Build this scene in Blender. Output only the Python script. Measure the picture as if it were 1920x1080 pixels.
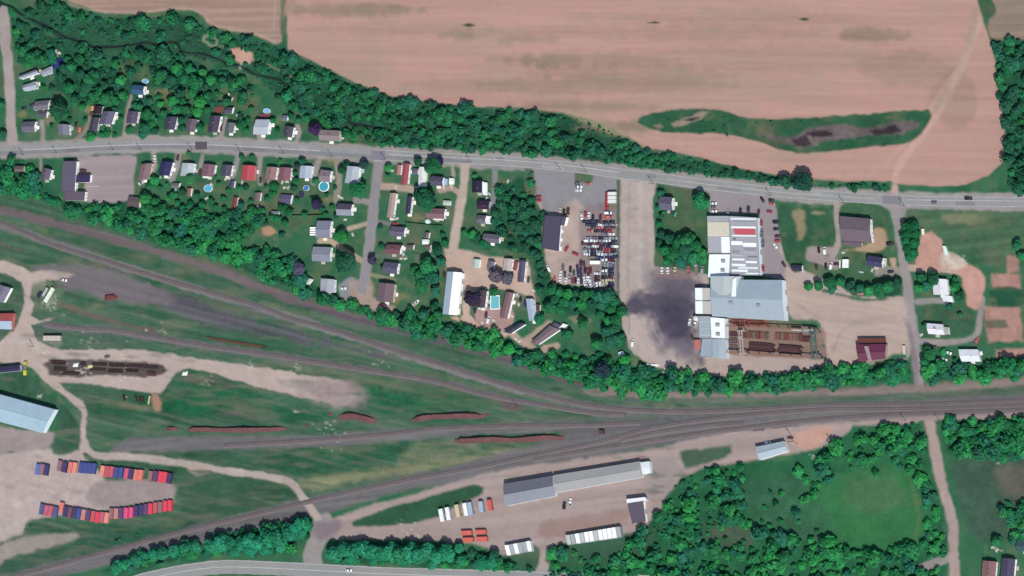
import bpy, math, random
import numpy as np
from mathutils import Vector, Matrix

for _o in list(bpy.data.objects):
    bpy.data.objects.remove(_o, do_unlink=True)
SC = bpy.context.scene
COL = SC.collection
rnd = random.Random(7)
RNG = np.random.default_rng(11)
R = math.radians

# ---------------------------------------------------------------- camera
MPP = 0.36                      # metres of ground per photograph pixel
DIST, TILT, AZ = 4000.0, R(23), R(-8)
FULLW = 1920 * MPP
DIRV = Vector((math.sin(TILT) * math.cos(AZ), math.sin(TILT) * math.sin(AZ), math.cos(TILT)))
EYE = DIRV * DIST
FWD = -DIRV
RIGHT = FWD.cross(Vector((0, 1, 0))).normalized()
UP = RIGHT.cross(FWD).normalized()
cam_data = bpy.data.cameras.new('camera')
cam_data.sensor_width = 36.0
cam_data.lens = 36.0 * DIST / FULLW
cam_data.clip_start, cam_data.clip_end = 500.0, 30000.0
cam = bpy.data.objects.new('camera', cam_data)
COL.objects.link(cam)
cam.matrix_world = Matrix(((RIGHT.x, UP.x, DIRV.x, EYE.x), (RIGHT.y, UP.y, DIRV.y, EYE.y),
                           (RIGHT.z, UP.z, DIRV.z, EYE.z), (0, 0, 0, 1)))
SC.camera = cam

# ---------------------------------------------------------------- daylight
SUN_AZ, SUN_EL = R(143), R(54)
world = bpy.data.worlds.new('World')
SC.world = world
world.use_nodes = True
wn = world.node_tree.nodes
sky = wn.new('ShaderNodeTexSky')
sky.sky_type = 'NISHITA'
sky.sun_disc = False
sky.sun_elevation, sky.sun_rotation = SUN_EL, SUN_AZ
wn['Background'].inputs['Strength'].default_value = 0.12
world.node_tree.links.new(sky.outputs[0], wn['Background'].inputs['Color'])
sun_data = bpy.data.lights.new('sun', 'SUN')
sun_data.energy, sun_data.angle, sun_data.color = 4.2, R(0.5), (1.0, 0.96, 0.9)
sun = bpy.data.objects.new('sun', sun_data)
COL.objects.link(sun)
sun.rotation_euler = Vector((math.sin(SUN_AZ) * math.cos(SUN_EL), math.cos(SUN_AZ) * math.cos(SUN_EL), math.sin(SUN_EL))).to_track_quat('Z', 'Y').to_euler()
SC.view_settings.view_transform = 'Standard'
SC.view_settings.look = 'None'
SC.view_settings.gamma = 1.0
SC.view_settings.use_curve_mapping = False
SC.view_settings.exposure = 0.44
SC.cycles.max_bounces = 5
FACTOR = 2.0                    # how much brighter sunlit level ground looks than its base colour

# ---------------------------------------------------------------- helpers
def G(px, py, h=0.0):
    """The place at height h seen at photograph pixel (px, py)."""
    d = FWD * DIST + RIGHT * ((px - 960) * MPP) + UP * ((540 - py) * MPP)
    t = (h - EYE.z) / d.z
    return EYE + d * t

_f, _r, _u, _e = (np.array(v) for v in (FWD * DIST, RIGHT * MPP, UP * MPP, EYE))
def GA(px, py, h=0.0):
    px, py = np.asarray(px, float), np.asarray(py, float)
    d = _f + (px - 960)[..., None] * _r + (540 - py)[..., None] * _u
    t = (h - _e[2]) / d[..., 2]
    return _e + d * t[..., None]

def lin(c):
    c = np.asarray(c, float) / 255.0
    return np.where(c <= 0.04045, c / 12.92, ((c + 0.055) / 1.055) ** 2.4)

def C(r, g, b, f=None):
    """Base colour of a level sunlit surface that looks (r, g, b) in the photograph."""
    if min(r, g, b) >= 200: f = FACTOR * 0.72              # white paint: bright enough to burn out in full sun
    return tuple(np.clip(lin((r, g, b)) / (f or FACTOR), 0.004, 0.82))

def tag(o, label=None, cat=None, group=None, kind=None):
    if label: o['label'] = label
    if cat: o['category'] = cat
    if group: o['group'] = group
    if kind: o['kind'] = kind
    return o

def mesh_np(name, verts, quads=None, tris=None, attrs=None, mats=(), smooth=False, midx=None):
    me = bpy.data.meshes.new(name)
    verts = np.asarray(verts, np.float32).reshape(-1, 3)
    nq = 0 if quads is None else len(quads)
    nt = 0 if tris is None else len(tris)
    me.vertices.add(len(verts))
    me.vertices.foreach_set('co', verts.ravel())
    loops = []
    if nq: loops.append(np.asarray(quads, np.int32).ravel())
    if nt: loops.append(np.asarray(tris, np.int32).ravel())
    loops = np.concatenate(loops)
    me.loops.add(len(loops))
    me.loops.foreach_set('vertex_index', loops)
    me.polygons.add(nq + nt)
    starts = np.concatenate([np.arange(nq) * 4, nq * 4 + np.arange(nt) * 3]).astype(np.int32)
    me.polygons.foreach_set('loop_start', starts)
    try:
        me.polygons.foreach_set('loop_total', np.concatenate([np.full(nq, 4), np.full(nt, 3)]).astype(np.int32))
    except Exception:
        pass
    if smooth:
        me.polygons.foreach_set('use_smooth', np.ones(nq + nt, bool))
    for m in mats:
        me.materials.append(m)
    if midx is not None:
        me.polygons.foreach_set('material_index', np.asarray(midx, np.int32))
    me.update(calc_edges=True)
    for k, a in (attrs or {}).items():
        a = np.asarray(a, np.float32)
        if a.ndim == 1:
            at = me.attributes.new(k, 'FLOAT', 'POINT')
            at.data.foreach_set('value', a)
        else:
            at = me.attributes.new(k, 'FLOAT_COLOR', 'POINT')
            at.data.foreach_set('color', np.concatenate([a, np.ones((len(a), 1), np.float32)], 1).ravel())
    me.validate()
    return me

class MB:
    """Collects shapes for ONE mesh."""
    def __init__(s): s.v, s.f, s.m = [], [], []
    def poly(s, pts, m=0):
        n = len(s.v); s.v += [tuple(p) for p in pts]; s.f.append(tuple(range(n, n + len(pts)))); s.m.append(m)
    def hexa(s, b, t, m=0):
        """b, t: four bottom and four top corners, counter-clockwise from above."""
        n = len(s.v); s.v += [tuple(p) for p in b] + [tuple(p) for p in t]
        for f in ((3, 2, 1, 0), (4, 5, 6, 7), (0, 1, 5, 4), (1, 2, 6, 5), (2, 3, 7, 6), (3, 0, 4, 7)):
            s.f.append(tuple(n + i for i in f)); s.m.append(m)
    def box(s, cx, cy, z0, sx, sy, sz, rz=0.0, m=0, taper=1.0):
        c, k = math.cos(rz), math.sin(rz)
        def q(u, v, z, w=1.0): return (cx + (u * c - v * k) * w, cy + (u * k + v * c) * w, z)
        x, y = sx / 2, sy / 2
        s.hexa([q(-x, -y, z0), q(x, -y, z0), q(x, y, z0), q(-x, y, z0)],
               [q(-x, -y, z0 + sz, taper), q(x, -y, z0 + sz, taper), q(x, y, z0 + sz, taper), q(-x, y, z0 + sz, taper)], m)
    def tube(s, a, b, r0, r1, n=6, m=0):
        a, b = Vector(a), Vector(b); d = (b - a).normalized()
        x = d.orthogonal().normalized(); y = d.cross(x); k = len(s.v)
        for p, r in ((a, r0), (b, r1)):
            for i in range(n):
                t = 2 * math.pi * i / n
                s.v.append(tuple(p + (x * math.cos(t) + y * math.sin(t)) * r))
        for i in range(n):
            j = (i + 1) % n; s.f.append((k + i, k + j, k + n + j, k + n + i)); s.m.append(m)
        s.f.append(tuple(k + n + i for i in range(n))); s.m.append(m)
        s.f.append(tuple(k + n - 1 - i for i in range(n))); s.m.append(m)
    def mesh(s, name, mats):
        me = bpy.data.meshes.new(name); me.from_pydata(s.v, [], s.f)
        for x in (mats if isinstance(mats, (list, tuple)) else [mats]): me.materials.append(x)
        if any(s.m): me.polygons.foreach_set('material_index', s.m)
        me.update(); return me
    def obj(s, name, mats, parent=None, col=None):
        return link(name, s.mesh(name, mats), parent, col)

def link(name, me, parent=None, col=None):
    o = bpy.data.objects.new(name, me); COL.objects.link(o)
    if parent is not None: o.parent = parent
    if col is not None: o.color = (*col, 1.0)
    return o

def empty(name, loc, label=None, cat=None, group=None, rz=0.0):
    o = bpy.data.objects.new(name, None); COL.objects.link(o)
    o.location = loc; o.rotation_euler = (0, 0, rz); o.empty_display_size = 1.0
    return tag(o, label, cat, group)

def copy_thing(src, loc, rz, label, group=None, col=None, scale=None):
    r = src.copy(); COL.objects.link(r); r.location = loc; r.rotation_euler = (0, 0, rz)
    r['label'] = label
    if group: r['group'] = group
    elif 'group' in r: del r['group']
    if scale is not None: r.scale = scale
    if col is not None: r.color = (*col, 1)
    for ch in src.children:
        c = ch.copy(); COL.objects.link(c); c.parent = r
        if col is not None: c.color = (*col, 1)
        for g in ch.children:
            d = g.copy(); COL.objects.link(d); d.parent = c
            if col is not None: d.color = (*col, 1)
    return r

# ---------------------------------------------------------------- materials
def nodes_of(name):
    m = bpy.data.materials.new(name); m.use_nodes = True
    nt = m.node_tree; b = nt.nodes['Principled BSDF']
    return m, nt, b

def math_node(nt, op, a, b=None):
    n = nt.nodes.new('ShaderNodeMath'); n.operation = op
    for i, x in enumerate((a, b)):
        if x is None: continue
        if isinstance(x, (int, float)): n.inputs[i].default_value = x
        else: nt.links.new(x, n.inputs[i])
    return n.outputs[0]

def noise_out(nt, scale, detail=3.0, vec=None, rough=0.6):
    n = nt.nodes.new('ShaderNodeTexNoise'); n.inputs['Scale'].default_value = scale
    n.inputs['Detail'].default_value = detail; n.inputs['Roughness'].default_value = rough
    if vec is not None: nt.links.new(vec, n.inputs['Vector'])
    return n.outputs['Fac']

def geo_pos(nt): return nt.nodes.new('ShaderNodeNewGeometry').outputs['Position']

def vary(nt, colour, facs):
    """colour times the product of (1 + amp * (fac - 0.5))."""
    v = None
    for fac, amp in facs:
        t = math_node(nt, 'MULTIPLY_ADD', fac, amp); t.node.inputs[2].default_value = 1 - amp / 2
        v = t if v is None else math_node(nt, 'MULTIPLY', v, t)
    n = nt.nodes.new('ShaderNodeVectorMath'); n.operation = 'SCALE'
    nt.links.new(colour, n.inputs[0]); nt.links.new(v, n.inputs['Scale'])
    return n.outputs[0]

def ground_mat(name, fine=0.3, mid=0.25, rows=0.0, bump=0.2, rough=0.95):
    m, nt, b = nodes_of(name)
    a = nt.nodes.new('ShaderNodeAttribute'); a.attribute_name = 'col'
    p = geo_pos(nt)
    facs = [(noise_out(nt, 0.9, 4, p, 0.7), fine), (noise_out(nt, 0.13, 4, p), mid)]
    if rows:
        w = nt.nodes.new('ShaderNodeTexWave'); w.bands_direction = 'Y'
        w.inputs['Scale'].default_value = 0.075; w.inputs['Distortion'].default_value = 5.0
        w.inputs['Detail'].default_value = 2.0; w.inputs['Detail Scale'].default_value = 0.25
        nt.links.new(p, w.inputs['Vector'])
        facs.append((w.outputs['Fac'], rows))
    c = vary(nt, a.outputs['Color'], facs)
    nt.links.new(c, b.inputs['Base Color'])
    b.inputs['Roughness'].default_value = rough
    b.inputs['Specular IOR Level'].default_value = 0.1
    bp = nt.nodes.new('ShaderNodeBump'); bp.inputs['Strength'].default_value = bump; bp.inputs['Distance'].default_value = 0.6
    nt.links.new(facs[0][0], bp.inputs['Height']); nt.links.new(bp.outputs[0], b.inputs['Normal'])
    return m

def tint_mat(name, rough=0.8, amps=((0.8, 0.25), (0.12, 0.2)), spec=0.2, metal=0.0, ribs=None, attr=None, streak=0.0, sub=0.0):
    """Colour from the object's own colour, broken up by wear noise."""
    m, nt, b = nodes_of(name)
    if attr:
        a = nt.nodes.new('ShaderNodeAttribute'); a.attribute_name = attr; base = a.outputs['Color']
    else:
        base = nt.nodes.new('ShaderNodeObjectInfo').outputs['Color']
    p = geo_pos(nt)
    facs = [(noise_out(nt, s, 3, p), a_) for s, a_ in amps]
    tc = nt.nodes.new('ShaderNodeTexCoord')
    if streak:
        mp = nt.nodes.new('ShaderNodeMapping'); mp.inputs['Scale'].default_value = (1.6, 0.12, 0.12)
        nt.links.new(tc.outputs['Object'], mp.inputs['Vector'])
        facs.append((noise_out(nt, 1.0, 4, mp.outputs[0]), streak))
    if ribs:
        w = nt.nodes.new('ShaderNodeTexWave'); w.bands_direction = ribs[0]; w.inputs['Scale'].default_value = ribs[1]
        nt.links.new(tc.outputs['Object'], w.inputs['Vector'])
        facs.append((w.outputs['Fac'], ribs[2]))
    nt.links.new(vary(nt, base, facs), b.inputs['Base Color'])
    b.inputs['Roughness'].default_value = rough; b.inputs['Metallic'].default_value = metal
    b.inputs['Specular IOR Level'].default_value = spec
    return m

def flat_mat(name, col, rough=0.8, amp=0.25, scale=0.8, spec=0.2, metal=0.0):
    m, nt, b = nodes_of(name)
    rgb = nt.nodes.new('ShaderNodeRGB'); rgb.outputs[0].default_value = (*col, 1)
    p = geo_pos(nt)
    nt.links.new(vary(nt, rgb.outputs[0], [(noise_out(nt, scale, 3, p), amp), (noise_out(nt, scale * 0.15, 2, p), amp)]), b.inputs['Base Color'])
    b.inputs['Roughness'].default_value = rough; b.inputs['Metallic'].default_value = metal
    b.inputs['Specular IOR Level'].default_value = spec
    return m

def leaf_mat(name, attr_col=False):
    m, nt, b = nodes_of(name)
    a = nt.nodes.new('ShaderNodeAttribute'); a.attribute_name = 'tint'
    if attr_col:
        c = nt.nodes.new('ShaderNodeAttribute'); c.attribute_name = 'col'; base = c.outputs['Color']
    else:
        base = nt.nodes.new('ShaderNodeObjectInfo').outputs['Color']
    n = nt.nodes.new('ShaderNodeVectorMath'); n.operation = 'SCALE'
    nt.links.new(base, n.inputs[0]); nt.links.new(a.outputs['Fac'], n.inputs['Scale'])
    nt.links.new(n.outputs[0], b.inputs['Base Color'])
    b.inputs['Roughness'].default_value = 0.7; b.inputs['Specular IOR Level'].default_value = 0.15
    tr = nt.nodes.new('ShaderNodeBsdfTranslucent'); nt.links.new(n.outputs[0], tr.inputs['Color'])
    mx = nt.nodes.new('ShaderNodeMixShader'); mx.inputs[0].default_value = 0.3
    out = nt.nodes['Material Output']
    nt.links.new(b.outputs[0], mx.inputs[1]); nt.links.new(tr.outputs[0], mx.inputs[2]); nt.links.new(mx.outputs[0], out.inputs['Surface'])
    return m

M_SHINGLE = tint_mat('shingle_roofing', 0.9, ((1.6, 0.4), (0.25, 0.35)), ribs=('Y', 0.5, 0.06))
M_METALROOF = tint_mat('sheet_metal_roofing', 0.55, ((0.35, 0.18), (0.06, 0.18)), spec=0.3, ribs=('X', 0.35, 0.10), streak=0.16)
M_SIDING = tint_mat('painted_siding', 0.7, ((1.0, 0.15), (0.2, 0.15)), ribs=('Z', 2.0, 0.1))
M_PAINT = tint_mat('vehicle_paint', 0.35, ((0.7, 0.15),), spec=0.45)
M_CONT = tint_mat('container_paint', 0.6, ((0.5, 0.3), (2.0, 0.25)), spec=0.3, streak=0.3)
M_GLASS = flat_mat('window_glass', (0.03, 0.035, 0.045), 0.12, 0.1, spec=0.5)
M_TYRE = flat_mat('tyre_rubber', (0.02, 0.02, 0.02), 0.9)
M_WHITE = flat_mat('white_paint', (0.72, 0.72, 0.70), 0.6, 0.15)
M_WOOD = flat_mat('weathered_wood', (0.13, 0.10, 0.08), 0.9)
M_TIE = flat_mat('creosoted_timber', (0.075, 0.06, 0.058), 0.9, 0.5)
M_RUST = flat_mat('rusty_steel', (0.16, 0.075, 0.055), 0.85, 0.5)
M_STEEL = flat_mat('rail_steel', (0.26, 0.22, 0.22), 0.5, 0.3)
M_CONC = flat_mat('concrete', (0.32, 0.31, 0.29), 0.9, 0.2)
M_BRICK = flat_mat('chimney_brick', (0.16, 0.09, 0.075), 0.9, 0.3)
M_BARK = flat_mat('bark', (0.07, 0.055, 0.045), 0.95, 0.4)
M_LEAF = leaf_mat('leaves')
M_LEAFS = leaf_mat('woodland_leaves', True)
M_ANY = tint_mat('painted_surface', 0.7, ((0.9, 0.2), (0.15, 0.2)))
M_EARTH = flat_mat('red_earth', C(116, 80, 80), 0.95, 0.8, 0.7)
def water_mat(name, col, rough=0.08):
    m, nt, b = nodes_of(name)
    b.inputs['Base Color'].default_value = (*col, 1); b.inputs['Roughness'].default_value = rough
    bp = nt.nodes.new('ShaderNodeBump'); bp.inputs['Strength'].default_value = 0.15
    nt.links.new(noise_out(nt, 1.5, 2, geo_pos(nt)), bp.inputs['Height']); nt.links.new(bp.outputs[0], b.inputs['Normal'])
    return m
M_CREEK = flat_mat('creek_water_and_shade', (0.006, 0.009, 0.011), 0.5, 0.4, 0.4, 0.15)  # dark water, with the shade of banks and trees put into its colour
# ---------------------------------------------------------------- ground
STEP, MARG = 2.5, 70
gx = np.arange(-MARG, 1920 + MARG + 0.1, STEP); gy = np.arange(-MARG, 1080 + MARG + 0.1, STEP)
NX, NY = len(gx), len(gy)
PX, PY = np.meshgrid(gx, gy)

def vnoise(scale_x, scale_y=None, octs=3, ang=0.0, seed=0):
    """Smooth value noise in -1..1 over the grid, features about scale_x by scale_y pixels."""
    scale_y = scale_y or scale_x
    c, s = math.cos(ang), math.sin(ang)
    u0, v0 = PX * c + PY * s, -PX * s + PY * c
    out = np.zeros_like(PX); amp, tot = 1.0, 0.0
    rg = np.random.default_rng(seed)
    for o in range(octs):
        u, v = u0 / (scale_x / 2 ** o) + 5000, v0 / (scale_y / 2 ** o) + 5000
        iu, iv = np.floor(u).astype(int), np.floor(v).astype(int)
        fu, fv = u - iu, v - iv
        fu, fv = fu * fu * (3 - 2 * fu), fv * fv * (3 - 2 * fv)
        T = rg.uniform(-1, 1, (256, 256))
        g = lambda a, b: T[a % 256, b % 256]
        out += amp * ((g(iu, iv) * (1 - fu) + g(iu + 1, iv) * fu) * (1 - fv) + (g(iu, iv + 1) * (1 - fu) + g(iu + 1, iv + 1) * fu) * fv)
        tot += amp; amp *= 0.55
    return out / tot * 1.5

N_BIG, N_MED, N_SML, N_FINE = vnoise(140, seed=1), vnoise(45, seed=2), vnoise(14, seed=3), vnoise(6, octs=2, seed=4)
N_ROW = vnoise(260, 9, 4, R(1.5), 5); N_ROW2 = vnoise(120, 5, 2, R(-1), 6)
N_RAIL = vnoise(160, 7, 3, R(14), 7); N_RAIL2 = vnoise(160, 7, 3, R(-7), 8)
N_EDGE = vnoise(18, octs=3, seed=9)

def spline(pts, step=8.0, closed=False):
    pts = np.asarray(pts, float)
    if len(pts) == 2 and not closed:
        n = max(2, int(np.hypot(*(pts[1] - pts[0])) / step)); t = np.linspace(0, 1, n)[:, None]
        return pts[0] * (1 - t) + pts[1] * t
    P = np.concatenate([pts[-1:], pts, pts[:2]]) if closed else np.concatenate([2 * pts[:1] - pts[1:2], pts, 2 * pts[-1:] - pts[-2:-1]])
    out = []
    for i in range(1, len(P) - 2):
        p0, p1, p2, p3 = P[i - 1:i + 3]
        n = max(1, int(np.hypot(*(p2 - p1)) / step))
        t = np.linspace(0, 1, n, endpoint=False)[:, None]
        out.append(0.5 * ((2 * p1) + (-p0 + p2) * t + (2 * p0 - 5 * p1 + 4 * p2 - p3) * t ** 2 + (-p0 + 3 * p1 - 3 * p2 + p3) * t ** 3))
    out = np.concatenate(out)
    return out if closed else np.concatenate([out, P[-2:-1]])

def seg_dist(x, y, pts, closed):
    d = np.full(x.shape, 1e9); ins = np.zeros(x.shape, bool)
    n = len(pts)
    for i in range(n if closed else n - 1):
        x0, y0 = pts[i]; x1, y1 = pts[(i + 1) % n]
        dx, dy = x1 - x0, y1 - y0; L = dx * dx + dy * dy + 1e-9
        t = np.clip(((x - x0) * dx + (y - y0) * dy) / L, 0, 1)
        d = np.minimum(d, (x - x0 - t * dx) ** 2 + (y - y0 - t * dy) ** 2)
        if closed and y0 != y1:
            c = ((y0 > y) != (y1 > y)) & (x < (x1 - x0) * (y - y0) / (y1 - y0) + x0)
            ins ^= c
    return np.sqrt(d), ins

def inside(x, y, pts):
    return seg_dist(np.asarray(x, float), np.asarray(y, float), pts, True)[1]

GRASS, FIELD, YARD, LOT, RAIL, TRACK, SOIL, FLOOR, CREEK = range(9)
LAB = np.zeros(PX.shape, int)
base = lin((68, 115, 84)); dry = lin((110, 126, 96)); lush = lin((46, 107, 75))
w1 = np.clip(0.5 + 0.6 * N_MED + 0.3 * N_BIG, 0, 1)[..., None]
COLR = base * np.ones(PX.shape + (3,))
COLR = COLR * (1 - w1) + lush * w1
w2 = np.clip(N_BIG * 0.8 + N_SML * 0.6 - 0.2, 0, 1)[..., None]
COLR = COLR * (1 - w2) + dry * w2

def paint(pts, col, feather=4, op=1.0, edge=3.0, lab=None, width=None, var=0.12, noise=None, closed=True, smooth=True):
    """Lay a ground colour over an area (or along a line of the given width), with an uneven edge."""
    if width is not None: closed = False
    p = spline(pts, 10, closed) if smooth else np.asarray(pts, float)
    pad = feather + edge + (width or 0) + 4
    wide = np.max(width) if width is not None else 0
    i0, i1 = np.searchsorted(gy, p[:, 1].min() - pad - wide), np.searchsorted(gy, p[:, 1].max() + pad + wide)
    j0, j1 = np.searchsorted(gx, p[:, 0].min() - pad - wide), np.searchsorted(gx, p[:, 0].max() + pad + wide)
    if i1 <= i0 or j1 <= j0: return
    s = (slice(i0, i1), slice(j0, j1))
    d, ins = seg_dist(PX[s], PY[s], p, closed)
    sd = np.where(ins, d, -d) if closed else width / 2 - d
    sd = sd + N_EDGE[s] * edge
    m = np.clip(sd / feather + 0.5, 0, 1); m = m * m * (3 - 2 * m) * op
    nz = (N_SML[s] * 0.6 + N_MED[s] * 0.6 + N_FINE[s] * 0.4) if noise is None else noise[s] * 1.2 + N_FINE[s] * 0.3
    c = lin(col) * np.clip(1 + var * nz, 0.3, 2)[..., None]
    COLR[s] = COLR[s] * (1 - m[..., None]) + c * m[..., None]
    if lab is not None:
        LAB[s] = np.where(m > 0.5, lab, LAB[s])

def line(pts, col, width, feather=3, op=1.0, edge=1.0, lab=None, **k):
    paint(pts, col, feather, op, edge, lab, width=width, **k)

# -- woodland floors and rough ground
FL = (42, 95, 70)
WOODS = {
 'north': [(-40, -20), (10, 10), (60, 15), (110, -5), (135, 15), (190, 35), (270, 36), (330, 30), (365, 32), (385, 55), (450, 68), (530, 92), (600, 125), (660, 155), (740, 185), (800, 193), (900, 204), (1000, 208), (1060, 218), (1130, 238), (1170, 262), (1210, 282), (1290, 296), (1400, 322), (1500, 345), (1600, 347), (1668, 350), (1672, 358), (1560, 358), (1450, 352), (1330, 336), (1180, 318), (1060, 305), (960, 295), (800, 285), (720, 276), (690, 270), (650, 262), (645, 240), (600, 228), (540, 205), (500, 160), (460, 135), (380, 112), (320, 100), (250, 95), (180, 95), (120, 75), (40, 35), (-40, 10)],
 'northwest': [(20, 30), (100, 70), (200, 100), (330, 102), (420, 135), (480, 160), (470, 195), (440, 198), (400, 200), (385, 235), (330, 215), (270, 240), (250, 205), (210, 205), (150, 185), (105, 170), (100, 130), (60, 125), (35, 115)],
 'railside': [(-40, 290), (40, 295), (65, 330), (110, 372), (170, 380), (235, 378), (262, 392), (330, 395), (420, 402), (500, 400), (505, 425), (455, 440), (420, 455), (500, 470), (545, 480), (590, 530), (640, 555), (700, 566), (740, 580), (800, 600), (850, 605), (920, 628), (1000, 652), (1060, 664), (1150, 672), (1215, 690), (1290, 702), (1340, 700), (1420, 705), (1500, 690), (1570, 685), (1640, 688), (1700, 676), (1706, 715), (1640, 712), (1540, 726), (1400, 738), (1280, 741), (1180, 738), (1090, 720), (1000, 690), (920, 660), (830, 640), (750, 615), (680, 592), (600, 562), (520, 532), (400, 482), (300, 452), (200, 420), (100, 385), (-40, 345)],
 'carlot': [(925, 345), (975, 330), (1000, 340), (1008, 385), (1020, 400), (1012, 470), (1018, 500), (1030, 530), (1100, 545), (1150, 545), (1165, 580), (1178, 620), (1165, 660), (1148, 655), (1120, 590), (1060, 590), (1015, 565), (1000, 500), (1000, 480), (940, 465), (905, 462), (880, 450), (930, 430), (930, 390)],
 'southeast': [(1245, 935), (1270, 900), (1320, 875), (1420, 865), (1500, 860), (1550, 835), (1640, 800), (1730, 795), (1740, 850), (1760, 940), (1775, 1010), (1770, 1100), (1020, 1100), (1035, 1035), (1130, 1040), (1190, 1010), (1210, 985)],
 'clearing_rim': [(1765, 790), (1830, 785), (1960, 785), (1960, 860), (1860, 860), (1800, 855), (1780, 850)],
 'roadhedge': [(180, 1072), (250, 1040), (330, 1020), (420, 1000), (520, 985), (560, 972), (588, 985), (578, 1010), (530, 1040), (420, 1040), (330, 1050), (250, 1072)],
 'roadhedge2': [(612, 1035), (640, 1018), (720, 1015), (800, 1022), (880, 1030), (940, 1050), (1000, 1058), (1000, 1068), (900, 1066), (760, 1058), (640, 1055)],
 'east': [(1862, 75), (1960, 60), (1960, 400), (1895, 350), (1885, 300), (1870, 200)],
 'factory_west': [(1230, 430), (1290, 435), (1325, 465), (1326, 498), (1240, 498), (1230, 470)],
 'factory_east': [(1500, 528), (1560, 520), (1620, 535), (1680, 520), (1695, 545), (1670, 560), (1610, 556), (1540, 548)],
 'east_rail': [(1735, 690), (1960, 675), (1960, 705), (1840, 712), (1740, 712)],
}
for k, p in WOODS.items():
    paint(p, FL, 10, 1, 6, FLOOR, var=0.3, smooth=False)
paint([(60, 20), (200, 45), (330, 50), (400, 75), (470, 120), (380, 112), (300, 96), (200, 100), (120, 70)], (50, 96, 72), 14, 0.9, 6, FLOOR, var=0.25)
paint([(1000, 212), (1060, 216), (1130, 236), (1190, 268), (1150, 290), (1080, 262), (1010, 235)], (42, 88, 66), 10, 0.9, 5, FLOOR, var=0.2)
for q in ([(1310, 92), (1360, 95)],): pass
paint(WOODS['southeast'], (46, 108, 72), 12, .9, 6, FLOOR, var=.25, smooth=False)
# meadows of the rail yard and of the south-east
paint([(-60, 350), (200, 425), (400, 490), (700, 600), (1000, 690), (1250, 745), (1950, 705), (1950, 770), (1400, 800), (1000, 870), (600, 950), (300, 1010), (-60, 1090), (-60, 840), (150, 800), (100, 700), (-60, 640)], (74, 109, 86), 8, 0.85, 4, GRASS, var=0.3, noise=N_RAIL)
paint([(120, 720), (300, 770), (600, 790), (760, 770), (1000, 730), (800, 690), (680, 700), (660, 760), (520, 750), (400, 700), (330, 690), (280, 740), (160, 725)], (36, 104, 70), 22, 0.9, 6, GRASS, var=0.3)
paint([(160, 770), (320, 790), (560, 795), (560, 770), (300, 740), (180, 740)], (30, 92, 62), 18, 0.7, 6, GRASS, var=0.3)
paint([(330, 870), (560, 910), (560, 940), (420, 980), (330, 990), (340, 930)], (50, 92, 66), 20, 0.9, 6, GRASS, var=0.35)
paint([(200, 840), (420, 838), (760, 830), (700, 870), (560, 890), (420, 870), (260, 850)], (40, 92, 64), 16, 0.8, 5, GRASS, var=0.35)
paint([(560, 900), (700, 878), (860, 855), (1100, 825), (1090, 838), (900, 870), (700, 895), (590, 920)], (150, 148, 112), 14, 0.75, 5, GRASS, var=0.2, noise=N_RAIL2)
paint([(780, 830), (860, 820), (900, 835), (830, 860), (740, 872)], (130, 138, 108), 14, 0.7, 5, GRASS, var=0.2)
paint([(460, 690), (760, 690), (980, 760), (800, 740)], (108, 118, 92), 20, 0.6, 6, GRASS, var=0.25, noise=N_RAIL)
paint([(0, 860), (60, 985), (200, 1020), (-40, 1050), (-60, 900)], (120, 118, 104), 26, 0.5, 8, GRASS)
paint([(30, 972), (120, 990), (250, 985), (350, 985), (560, 950), (380, 1010), (200, 1050), (0, 1075), (0, 1055), (120, 1020), (60, 1000)], (52, 92, 72), 14, 0.9, 5, GRASS, var=0.3)
paint([(1390, 905), (1480, 885), (1620, 870), (1735, 860), (1750, 960), (1740, 1035), (1660, 1042), (1560, 1025), (1470, 1010), (1400, 960)], (56, 114, 76), 40, 0.7, 14, GRASS, var=.25)
paint([(1540, 905), (1620, 890), (1720, 880), (1740, 960), (1735, 1030), (1660, 1038), (1560, 1020), (1500, 970)], (58, 122, 74), 34, 0.95, 12, GRASS, var=0.16)
paint([(1590, 900), (1680, 900), (1690, 950), (1600, 960)], (88, 122, 86), 30, 0.6, 10)
line([(1708, 900), (1722, 960), (1715, 1010)], (110, 124, 84), 8, 8, 0.5, 4)
paint([(1380, 900), (1480, 890), (1540, 930), (1560, 1000), (1500, 1010), (1400, 960)], (64, 106, 82), 30, 0.6, 12, FLOOR, var=0.25)
paint([(1330, 980), (1390, 985), (1420, 1010), (1380, 1025), (1330, 1010)], (95, 98, 84), 20, 0.6, 6, FLOOR)
paint([(1795, 862), (1960, 862), (1960, 1000), (1900, 1010), (1830, 1010), (1800, 940)], (70, 96, 80), 20, 0.9, 6, GRASS, var=0.25)
paint([(1870, 880), (1950, 870), (1950, 930), (1890, 930)], (112, 102, 92), 24, 0.7, 6, GRASS)
paint([(1710, 390), (1920, 395), (1915, 480), (1850, 500), (1760, 460), (1712, 430)], (82, 112, 84), 20, 0.85, 6, GRASS, var=0.25, noise=N_RAIL2)
paint([(1765, 400), (1830, 402), (1850, 415), (1800, 420), (1765, 412)], (140, 138, 108), 10, 0.7, 4, GRASS)
for q in ([(35, 95), (75, 90), (90, 105), (60, 118)], [(215, 120), (270, 118), (285, 150), (230, 145)], [(280, 165), (350, 170), (360, 205), (300, 205)], [(415, 165), (470, 165), (480, 200), (420, 205)], [(650, 240), (690, 250), (720, 268), (650, 264)]):
    paint(q, (92, 112, 80), 14, 0.8, 5, GRASS, var=0.2)
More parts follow.
